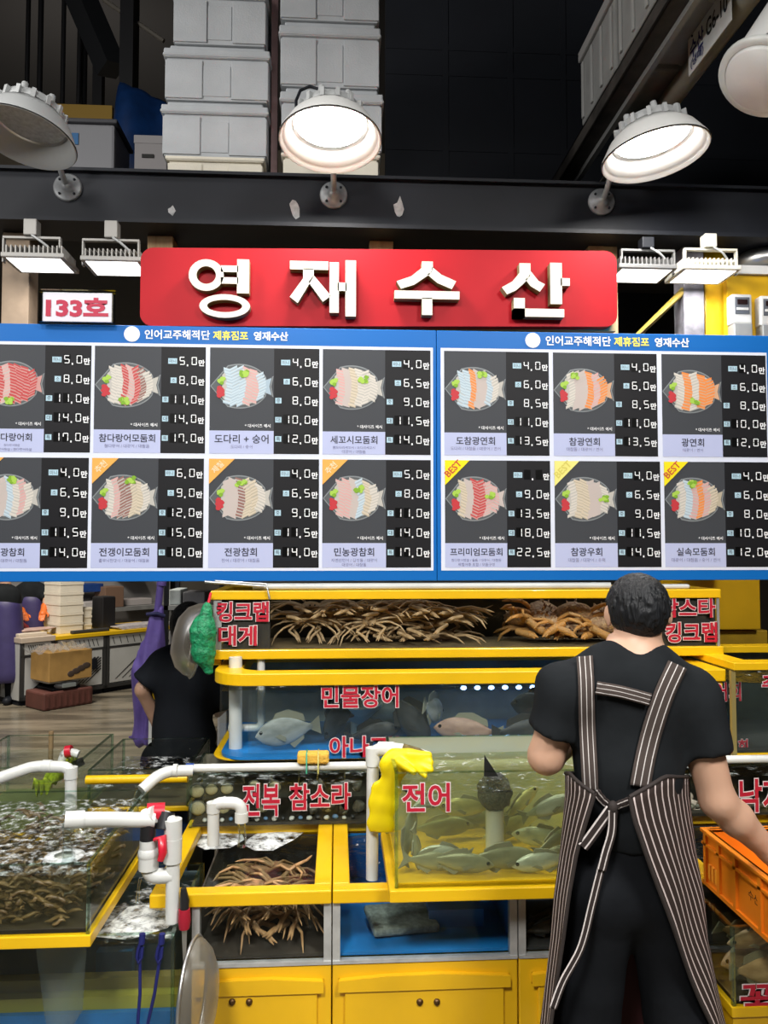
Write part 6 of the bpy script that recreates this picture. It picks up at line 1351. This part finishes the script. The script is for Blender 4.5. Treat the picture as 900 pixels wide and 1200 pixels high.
# ---- the man in the striped apron
HY=2.12
def H(px,py,dy=0.0): return W(px,py,HY+dy)
man=thing('person','man seen from behind in black T-shirt and striped apron, reaching to the orange crate','person',(H(735,1100).x,HY,0))
ORG[man.name]=man.location.copy()
hc=H(747,716,.02); neck=H(746,752); 
Lsh=H(663,812,.0); Rsh=H(808,818,.0); Lel=H(640,886,.02); Lwr=Vector((H(706,896).x,HY+.25,H(690,893).z))
Rel=H(841,938,-.02); Rwr=H(902,998,.02); Rhd=Vector((Rwr.x,Rwr.y,Rwr.z))
hipz=H(735,1035).z; crz=H(735,1085).z
Lk=H(689,1200,.03); Rk=H(795,1200,.0); Lan=Vector((H(662,1200).x,HY+.04,.09)); Ran=Vector((H(820,1200).x,HY-.03,.09))
Lhp=H(709,1045); Rhp=H(766,1045)
B=Field((H(600,900).x,HY-.30,-.01),(H(925,900).x+.16,HY+.55,H(740,660).z+.02),.0105)
T=tuple
# head: skull, jaw turned a little to the right, ears, nose, lips
yaw=math.radians(-22); fd=Vector((math.sin(-yaw),math.cos(yaw),-.10)).normalized(); sd=Vector((fd.y,-fd.x,0)).normalized()
B.ell(T(hc+Vector((0,0,.006))),(.072,.092,.092),.02); B.cap(T(hc+fd*.035-Vector((0,0,.04))),T(hc+fd*.058-Vector((0,0,.078))),.052,.034,.02)
B.ell(T(hc+fd*.098-Vector((0,0,.015))),(.013,.016,.022),.012); B.ell(T(hc+fd*.086-Vector((0,0,.052))),(.024,.012,.010),.01)
for s in (-1,1):
    B.ell(T(hc+sd*s*.080-fd*.002-Vector((0,0,.014))),(.011,.021,.030),.004); B.ell(T(hc+fd*.085+sd*s*.033+Vector((0,0,.008))),(.015,.010,.009),.008)
B.cap(T(hc-Vector((0,.012,.05))),T(neck-Vector((0,.0,.09))),.048,.055,.015)
# trunk
B.cap(T(H(738,800,.0)),T(H(735,900,.0)),.120,.105,.05,1.22,.80); B.cap(T(H(735,900)),T(H(735,1010)),.100,.098,.05,1.06,.82); B.cap(T(Lhp),T(Rhp),.080,.080,.05,1,.95)
B.cap(T(neck-Vector((0,0,.085))),T(Lsh),.045,.058,.04); B.cap(T(neck-Vector((0,0,.085))),T(Rsh),.045,.058,.04)
# arms
B.cap(T(Lsh),T(Lel),.058,.047,.03); B.cap(T(Lel),T(Lwr),.047,.029,.02); hand(B,Lwr,(.35,1,-.25),(.3,-.2,-1),1.0,.5)
B.cap(T(Rsh),T(Rel),.060,.046,.03); B.cap(T(Rel),T(Rel.lerp(Rwr,.35)),.046,.045,.02); B.cap(T(Rel.lerp(Rwr,.35)),T(Rwr),.045,.030,.02)
hand(B,Rwr,(Rwr-Rel)+Vector((.02,.0,.0)),(.35,.2,-1),1.0,.65)
# legs and shoes' core
for hp,kn,an in ((Lhp,Lk,Lan),(Rhp,Rk,Ran)):
    B.cap(T(hp),T(kn),.076,.058,.03); B.cap(T(kn),T(kn.lerp(an,.35)),.060,.058,.02); B.cap(T(kn.lerp(an,.35)),T(an),.058,.038,.02); B.cap(T(an-Vector((0,.03,.045))),T(an+Vector((0,.14,-.06))),.04,.03,.02)
o=B.mb().build('body',SKIN,man); relax(o,2)
# hair: short, black, tapering to the nape
F=Field(T(hc-Vector((.14,.15,.14))),T(hc+Vector((.14,.16,.15))),.0045)
F.ell(T(hc+Vector((0,-.004,.006))),(.080,.102,.096),.01,cut=[(hc-fd*.04-Vector((0,0,.055)),(fd.x*.5,fd.y*.5,-1)),(hc+fd*.078+Vector((0,0,.03)),fd)])
rh=random.Random(2)
for k in range(230):
    a=rh.uniform(0,2*PI); b=rh.uniform(.1,1.75); p=Vector((math.sin(b)*math.cos(a)*.080,math.sin(b)*math.sin(a)*.102,math.cos(b)*.096)); q=Vector((math.sin(b+.45)*math.cos(a+.12)*.083,math.sin(b+.45)*math.sin(a+.12)*.106,math.cos(b+.45)*.098))
    if (p).dot(fd)>.06 and p.z<.06: continue
    if q.z< -.045: continue
    F.cap(T(hc+Vector((0,-.004,.006))+p*.985),T(hc+Vector((0,-.004,.006))+q*.99),.0065,.004,.003)
for s in (-1,1): F.sub(T(hc+sd*s*.090-fd*.004-Vector((0,0,.022))),(.030,.036,.046))
o=F.mb().build('hair',HAIR,man)
# nape fade
F=Field(T(hc-Vector((.12,.14,.13))),T(hc+Vector((.12,.05,.0))),.006)
F.ell(T(hc+Vector((0,-.006,.008))),(.075,.095,.094),.01,cut=[(hc-fd*.05-Vector((0,0,.074)),(fd.x*.3,fd.y*.3,-1)),(hc-fd*.01,fd)])
o=F.mb().build('nape_stubble',mat('hair_fade',(.05,.038,.03),.7,nz=.5,nscale=90),man)
# eyes, brows
for s in (-1,1):
    MB().ell(hc+fd*.088+sd*s*.033+Vector((0,0,.006)),(.011,.009,.006),None,10,6).build('eye',EYE,man); MB().tube([hc+fd*.092+sd*s*.018+Vector((0,0,.024)),hc+fd*.088+sd*s*.05+Vector((0,0,.026))],[.005,.003],6).build('eyebrow',HAIR,man)
# T-shirt
S=Field((H(600,900).x,HY-.26,H(735,1010).z),(H(880,900).x,HY+.26,H(740,735).z),.0095)
hemz=H(735,985).z
S.cap(T(H(738,805)),T(H(735,900)),.135,.118,.05,1.20,.82); S.cap(T(H(735,900)),T(H(735,1000)),.116,.116,.05,1.08,.88); S.ell(T(neck-Vector((0,.004,.078))),(.090,.078,.045),.03)
S.cap(T(neck-Vector((0,.0,.084))),T(Lsh+Vector((0,0,.006))),.060,.075,.05); S.cap(T(neck-Vector((0,.0,.084))),T(Rsh+Vector((0,0,.006))),.060,.075,.05)
lc=Lsh.lerp(Lel,.62); rc_=Rsh.lerp(Rel,.55)
S.cap(T(Lsh),T(Lel),.073,.072,.04,cut=(T(lc),T(Lel-Lsh))); S.cap(T(Rsh),T(Rel),.076,.075,.04,cut=(T(rc_),T(Rel-Rsh)))
S.plane((0,0,hemz),(0,0,-1)); S.wrinkle(.0055,24,14,22)
o=S.mb().build('t_shirt',BTEE,man); relax(o,2)
MB().tube([neck+Vector((.072*math.cos(a),.064*math.sin(a)-.004,-.042-.012*math.sin(a)*-1)) for a in [2*PI*i/24 for i in range(25)]],.0075,8).build('collar',mat('collar_black',(.02,.022,.024),.8),man)
# trousers
P_=Field((H(620,1100).x-.06,HY-.25,.0),(H(860,1100).x+.06,HY+.25,H(735,955).z),.0105)
P_.cap(T(H(735,955)),T(H(735,1020)),.112,.114,.04,1.08,.9); P_.cap(T(Lhp),T(Rhp),.096,.096,.05,1,.95)
for hp,kn,an in ((Lhp,Lk,Lan),(Rhp,Rk,Ran)):
    P_.cap(T(hp),T(kn),.090,.078,.035); P_.cap(T(kn),T(an+Vector((0,0,.02))),.084,.072,.03)
P_.plane((0,0,.055),(0,0,-1)); P_.wrinkle(.006,14,10,17)
o=P_.mb().build('trousers',BPANT,man); relax(o,2)
for an in (Lan,Ran):
    f=Field(T(an-Vector((.09,.13,.09))),T(an+Vector((.09,.26,.02))),.009); f.cap(T(an+Vector((0,-.04,-.055))),T(an+Vector((0,.15,-.058))),.048,.040,.03); f.plane((0,0,.002),(0,0,-1)); f.mb().build('shoe',BLK,man)
# apron: wraps from the left back edge round the front to the right back edge
APR=stripe_mat('apron_stripes',(.030,.020,.017),(.50,.42,.40),46,.20); APIN=mat('apron_edge',(.022,.015,.013),.8); APF=mat('apron_inner',(.055,.008,.012),.8)
px_c=734
rows=[] # py, half width px, back-gap left px, back-gap right px, depth radius
tab=((900,70,668,796,.165),(930,72,697,737,.172),(960,75,688,743,.178),(1000,79,676,757,.185),(1050,87,667,775,.19),(1100,91,660,793,.19),(1150,98,652,813,.195),(1200,106,646,832,.20),(1290,118,634,862,.21))
def lerp_tab(py):
    for a,b in zip(tab,tab[1:]):
        if py<=b[0]: t=(py-a[0])/(b[0]-a[0]); return [a[i]*(1-t)+b[i]*t for i in range(5)]
    return list(tab[-1])
m=MB(); NU,NV=120,34; vs=[]; uv=[]
for j in range(NV+1):
    for i in range(NU+1):
        s=i/NU
        # top edge runs from high at the sides down to the ties at the back
        side=min(s,1-s)*2  # 0 at the back edges, 1 at the front
        top=930-min(1,side/.22)*24 if side<.22 else 906
        if s>.5: top+=4
        py=top+(1290-top)*j/NV
        q,hw,gl_,gr_,dr=lerp_tab(max(py,931)); c=(px_c-66*0+ (0.0))
        ctr=px_c+ (hw-68)*.22
        ga=math.acos(max(-1,min(1,(gl_-ctr)/hw))); gb=math.acos(max(-1,min(1,(gr_-ctr)/hw)))
        # angles measured with -y (back) as negative sine
        a0=-ga; a1=-gb  # back-left, back-right (below the x axis)
        # go from back-left (-ga) clockwise through left (-pi), front (+pi/2) to right back
        start=2*PI-ga; end=-gb
        th=start-(start-(end))*s
        x=ctr+hw*math.cos(th); yv=math.sin(th)*dr
        wv=.010*math.sin(9*th+py*.01)*(j/NV); p=W(x+wv*math.cos(th)*430,py,HY+yv*(1 if yv<0 else 1)+wv*math.sin(th)+.02); vs.append(T(p)); uv.append((s,j/NV))
m.add(vs,[(j*(NU+1)+i,j*(NU+1)+i+1,(j+1)*(NU+1)+i+1,(j+1)*(NU+1)+i) for j in range(NV) for i in range(NU)],0,True); m.uv=uv
ap=m.build('apron',APR,man,solid=.004)
# inner side seen between the legs: dark maroon lining hanging just inside the front
m=MB(); nn=16; v2=[]
for j in range(9):
    for i in range(nn+1):
        k=j*4*(NU+1)+int(NU*(.30+.40*i/nn)); p=Vector(vs[min(k,len(vs)-1)]); v2.append((p.x,p.y-.012,p.z))
m.add(v2,[(j*(nn+1)+i,j*(nn+1)+i+1,(j+1)*(nn+1)+i+1,(j+1)*(nn+1)+i) for j in range(8) for i in range(nn)],0,True); o=m.build('lining',APF,ap)
# hems
def edge(idx,nm='hem'): MB().tube([vs[k] for k in idx],.0055,6).build(nm,APIN,ap)
edge([j*(NU+1) for j in range(NV+1)]); edge([j*(NU+1)+NU for j in range(NV+1)]); edge(list(range(0,NU+1,2)))
# straps: flat woven bands lying on the shirt back
def surf_y(x,z):
    """back surface of the clothes at this point, or None"""
    best=None
    for F_ in (S,P_):
        i=int(round((x-F_.lo[0])/F_.h)); k=int(round((z-F_.lo[2])/F_.h))
        if 0<=i<F_.D.shape[0] and 0<=k<F_.D.shape[2]:
            c=F_.D[i,:,k]; col=np.nonzero(c<0)[0]
            if len(col) and col[0]>0:
                j=col[0]; y=F_.ax[1][j]-F_.h*(-c[j])/(c[j-1]-c[j]); best=y if best is None else min(best,y)
    return best
STR=stripe_mat('strap_stripes',(.060,.046,.040),(.60,.56,.54),3.0,.14)
def cloth_y(px,py):
    yy=HY-.13; got=None
    for _ in range(9):
        q=W(px,py,yy); z=surf_y(q.x,q.z)
        if z is None: yy+=.02
        else:
            got=z
            if abs(z-yy)<.002: break
            yy=yy+(z-yy)*.7
    return got
def band(pts,w_,nm,parent,mt=None,lift=.008,free=False,n=28):
    """pts: centre line on the man's back; the band follows the cloth under it, or hangs clear of it"""
    P=[]; nc=6
    for i in range(n+1):
        t=i/n*(len(pts)-1); k=min(int(t),len(pts)-2); f=t-k; p0=pts[max(k-1,0)]; p1=pts[k]; p2=pts[k+1]; p3=pts[min(k+2,len(pts)-1)]
        P.append([.5*((2*p1[c])+(-p0[c]+p2[c])*f+(2*p0[c]-5*p1[c]+4*p2[c]-p3[c])*f*f+(-p0[c]+3*p1[c]-3*p2[c]+p3[c])*f**3) for c in range(2)])
    D=[[None]*(nc+1) for _ in P]; XY=[]
    for i,(x,y) in enumerate(P):
        a=P[max(0,i-1)]; b=P[min(n,i+1)]; d=Vector((b[0]-a[0],b[1]-a[1])).normalized(); row=[]
        for c in range(nc+1):
            o_=(c/nc-.5)*w_; X_,Y_=x-d.y*o_,y+d.x*o_; row.append((X_,Y_)); D[i][c]=cloth_y(X_,Y_)
        XY.append(row)
    valid=[z for r in D for z in r if z is not None]; low=min(valid) if valid else HY-.12
    cen=[min([z for z in r if z is not None],default=None) for r in D]
    for i in range(n+1):
        if cen[i] is None:
            near=[cen[j] for j in sorted(range(n+1),key=lambda j:abs(j-i)) if cen[j] is not None]; cen[i]=near[0] if near else low
    if free: cen=[low]*(n+1)
    for it in range(6): cen=[min(cen[i],(cen[max(0,i-1)]+cen[i]+cen[min(n,i+1)])/3) for i in range(n+1)]
    m=MB(); v=[]; uvs=[]
    for i in range(n+1):
        for c in range(nc+1):
            z=D[i][c]; z=cen[i] if (z is None or free) else min(z,cen[i]+.012)
            v.append(tuple(W(XY[i][c][0],XY[i][c][1],z-lift))); uvs.append((c/nc,i/n))
    m.add(v,[(i*(nc+1)+c,i*(nc+1)+c+1,(i+1)*(nc+1)+c+1,(i+1)*(nc+1)+c) for i in range(n) for c in range(nc)],0,True); m.uv=uvs
    return m.build(nm,mt or STR,parent,solid=.003)
band([(685,769),(687,800),(688,850),(690,890),(692,928)],19,'shoulder_strap',ap)
band([(794,779),(779,812),(766,850),(757,885),(750,922)],24,'shoulder_strap',ap)
band([(699,806),(728,811),(762,820)],15,'cross_strap',ap,lift=.014)
KN=stripe_mat('tie_stripes',(.030,.022,.02),(.55,.50,.48),1.6,.22)
band([(698,927),(708,939),(718,946)],9,"tie",ap,KN,lift=.016); band([(718,946),(728,942),(738,938)],9,"tie",ap,KN,lift=.016)
band([(716,948),(703,966),(690,984),(683,993)],13,"bow_loop",ap,KN,lift=.020,free=True); band([(718,950),(717,975),(710,1000),(705,1020)],10,"bow_loop",ap,KN,lift=.024,free=True)
band([(720,950),(714,985),(704,1020),(694,1060),(681,1110),(660,1150),(648,1182)],9,"tie_tail",ap,KN,lift=.018,free=True,n=40)
kq=W(718,946,HY-.12); yy=surf_y(kq.x,kq.z) or HY-.1; kq=W(718,946,yy-.022); MB().ell(kq,(.014,.012,.017),None,12,8).build('knot',APIN,ap)
# ---- the woman in black at the left
def simple_person(nm_label,WY,pts,shirt,skin,parts,h=.02):
    pass
WY=4.15
def Q_(px,py,dy=0.): return W(px,py,WY+dy)
wo=thing('person','woman in a loose black T-shirt bending behind the hanging nets','person',(Q_(212,900).x,WY,0)); ORG[wo.name]=wo.location.copy()
f=Field((Q_(140,800).x,WY-.5,0),(Q_(262,800).x+.2,WY+.5,Q_(215,695).z),.016)
hw_=Q_(222,735,.12)
sh1=Q_(191,779); sh2=Q_(236,776,.05); el=Q_(167,808,-.03); wr=Q_(187,857,.06)
f.ell(T(hw_),(.08,.095,.11),.02); f.cap(T(hw_-Vector((0,.03,.06))),T(Q_(213,768,.02)),.05,.055,.03); f.ell(T(hw_+Vector((.02,.09,-.02))),(.015,.02,.02),.015)
f.cap(T(Q_(214,790)),T(Q_(214,880)),.11,.11,.05,1.1,.8); f.cap(T(sh1),T(sh2),.06,.06,.05)
f.cap(T(sh1),T(el),.048,.040,.03); f.cap(T(el),T(wr),.038,.026,.02); hand(f,wr,wr-el,(1,0,0),.9,.4)
f.cap(T(sh2),T(sh2+Vector((.12,.02,-.22))),.046,.036,.03); f.cap(T(sh2+Vector((.12,.02,-.22))),T(sh2+Vector((.05,.25,-.32))),.036,.025,.02)
hz=Q_(212,905).z; 
for sx_ in (-.09,.09):
    f.cap((wo.location.x+sx_,WY,hz),(wo.location.x+sx_,WY+.02,.48),.09,.06,.03); f.cap((wo.location.x+sx_,WY+.02,.48),(wo.location.x+sx_,WY,.08),.058,.038,.03); f.cap((wo.location.x+sx_,WY-.03,.045),(wo.location.x+sx_,WY+.14,.035),.038,.03,.02)
relax(f.mb().build('body',SKIN,wo),2)
f=Field((Q_(130,800).x,WY-.5,0),(Q_(262,800).x+.2,WY+.5,Q_(215,740).z),.014)
f.cap(T(Q_(215,795)),T(Q_(215,870)),.125,.140,.05,1.1,.9); f.cap(T(Q_(215,870)),T(Q_(214,893)),.142,.155,.04,1.1,.9); f.cap(T(sh1),T(sh2),.078,.078,.05); f.cap(T(Q_(205,770)),T(Q_(228,768)),.075,.075,.05)
d_=(el-sh1); f.cap(T(sh1),T(sh1+d_*1.25),.078,.085,.03,cut=(T(sh1+d_*.80),T(d_))); f.cap(T(sh2),T(sh2+Vector((.10,.02,-.18))),.08,.08,.05)
f.plane((0,0,Q_(212,884).z),(0,0,-1)); f.wrinkle(.008,12,10,14)
relax(f.mb().build('t_shirt',mat('woman_tee',(.012,.014,.018),.9,nz=.3,nscale=5,bump=.3,bscale=10,spec=.15),wo),2)
f=Field((Q_(150,800).x,WY-.4,0),(Q_(262,800).x+.1,WY+.4,Q_(212,870).z),.016)
for sx_ in (-.09,.09): f.cap((wo.location.x+sx_,WY,hz+.06),(wo.location.x+sx_,WY,.10),.115,.075,.04)
f.plane((0,0,.06),(0,0,-1)); relax(f.mb().build('trousers',BPANT,wo),2)
for q in (-.09,.09):
    xq=wo.location.x+q; f=Field((xq-.09,WY-.14,0),(xq+.09,WY+.24,.17),.014); f.cap((xq,WY-.03,.055),(xq,WY+.14,.045),.054,.046,.03); f.cap((xq,WY,.06),(xq,WY,.12),.055,.055,.02); f.plane((0,0,.002),(0,0,-1)); f.mb().build('boot',BLK,wo)
f=Field(T(hw_-Vector((.17,.2,.22))),T(hw_+Vector((.17,.2,.17))),.010); f.ell(T(hw_+Vector((0,-.02,.02))),(.100,.115,.120),.01,cut=(T(hw_+Vector((0,.06,0))),(0,1,-.2))); f.cap(T(hw_+Vector((0,-.08,-.02))),T(hw_+Vector((-.05,-.09,-.15))),.05,.04,.04); relax(f.mb().build('hair',HAIR,wo),1)
# ---- stall workers seen below the board at the far left
def worker(label,feet,ht,shirt,apr,glove,arms,h=.025):
    x,y=feet.x,feet.y; t=thing('person',label,'person',(x,y,0)); ORG[t.name]=t.location.copy()
    f=Field((x-.75,y-.75,0),(x+.75,y+.75,ht+.03),h)
    f.ell((x,y,ht-.12),(.08,.095,.12),.02); f.cap((x,y+.02,ht-.2),(x,y+.02,ht-.28),.055,.06,.02); f.ell((x,y-.095,ht-.13),(.015,.02,.02),.02)
    f.cap((x,y,ht-.42),(x,y,ht*.55),.14,.13,.05,1.2,.8)
    for s in (-1,1):
        f.cap((x+s*.09,y,ht*.5),(x+s*.10,y,.48),.09,.06,.03); f.cap((x+s*.10,y,.48),(x+s*.10,y+.02,.08),.06,.04,.02); f.cap((x+s*.10,y+.02,.045),(x+s*.10,y-.13,.035),.04,.03,.02)
    gls=[]
    for sh_,e_,w_ in arms:
        f.cap(sh_,e_,.05,.042,.03); f.cap(e_,w_,.042,.03,.02); gls.append((e_,w_))
    relax(f.mb().build('body',SKIN,t),1)
    f=Field((x-.7,y-.6,.2),(x+.7,y+.6,ht),h); f.cap((x,y,ht-.42),(x,y,ht*.56),.16,.155,.05,1.2,.85)
    for sh_,e_,w_ in arms: q=Vector(sh_).lerp(Vector(e_),.75); f.cap((x,y,ht-.34),sh_,.07,.08,.05); f.cap(sh_,e_,.075,.072,.04,cut=(T(q),T(Vector(e_)-Vector(sh_))))
    f.plane((0,0,ht*.5),(0,0,-1)); relax(f.mb().build('shirt',shirt,t),1)
    f=Field((x-.5,y-.5,0),(x+.5,y+.5,ht),h); f.cap((x,y-.0,ht-.55),(x,y,.35),.175,.23,.05,1.15,.9,cut=(T((x,y+.06,0)),(0,1,0))); f.plane((0,0,.25),(0,0,-1)); relax(f.mb().build('apron',apr,t),1)
    f=Field((x-.5,y-.5,0),(x+.5,y+.5,ht),h)
    for s in (-1,1): f.cap((x+s*.10,y,ht*.5),(x+s*.10,y,.09),.10,.07,.03)
    relax(f.mb().build('trousers',BPANT,t),1)
    f=Field((x-.13,y-.14,ht-.25),(x+.13,y+.14,ht+.02),.016); f.ell((x,y+.015,ht-.105),(.09,.105,.115),.01,cut=(T((x,y-.06,ht-.1)),(0,-1,-.4))); f.mb().build('hair',HAIR,t)
    for q in (-1,1):
        f=Field((x+q*.10-.09,y-.22,0),(x+q*.10+.09,y+.14,.16),.014); f.cap((x+q*.10,y+.02,.055),(x+q*.10,y-.13,.045),.055,.046,.03); f.cap((x+q*.10,y+.02,.06),(x+q*.10,y+.02,.12),.055,.055,.02); f.plane((0,0,.002),(0,0,-1)); f.mb().build('boot',BLK,t)
    for e_,w_ in gls:
        f=Field(T(Vector(w_)-Vector((.2,.2,.2))),T(Vector(w_)+Vector((.2,.2,.2))),.009); d=(Vector(w_)-Vector(e_)).normalized(); f.cap(T(Vector(w_)-d*.10),w_,.048,.036,.02); hand(f,w_,d,(0,0,-1),1.1,.4); relax(f.mb().build('glove',glove,t),1)
    return t
NAVA=mat('apron_navy',(.045,.035,.13),.5,nz=.2); ORG_G=mat('glove_orange',(.65,.14,.02),.5); RED_G=mat('glove_red',(.28,.012,.03),.5)
w1=G(8,824); Y=w1.y; w1.x=W(4,760,Y).x
sA=W(8,700,Y); eA=W(12,722,Y-.05); wA=W(17,736,Y-.02)
worker('stall worker at the picture edge in dark shirt, long navy apron and red glove',w1,1.66,BTEE,NAVA,RED_G,[(T(sA),T(eA),T(wA+Vector((0,.25,0)))),(T(W(-14,700,Y)),T(W(-18,722,Y)),T(W(-6,735,Y)+Vector((0,.3,0))))])
p2=Mc@Vector((ux(35,745)+.15,1.35,0)); Y=p2.y
worker('stall worker in a navy apron with orange gloves behind the cutting board',Vector((W(36,700,Y).x,Y,0)),1.66,BTEE,NAVA,ORG_G,[(T(W(16,698,Y)),T(W(20,708,Y-.25)),T(W(27,719,Y-.5))),(T(W(55,694,Y)),T(W(54,706,Y-.2)),T(W(51,716,Y-.35)))])
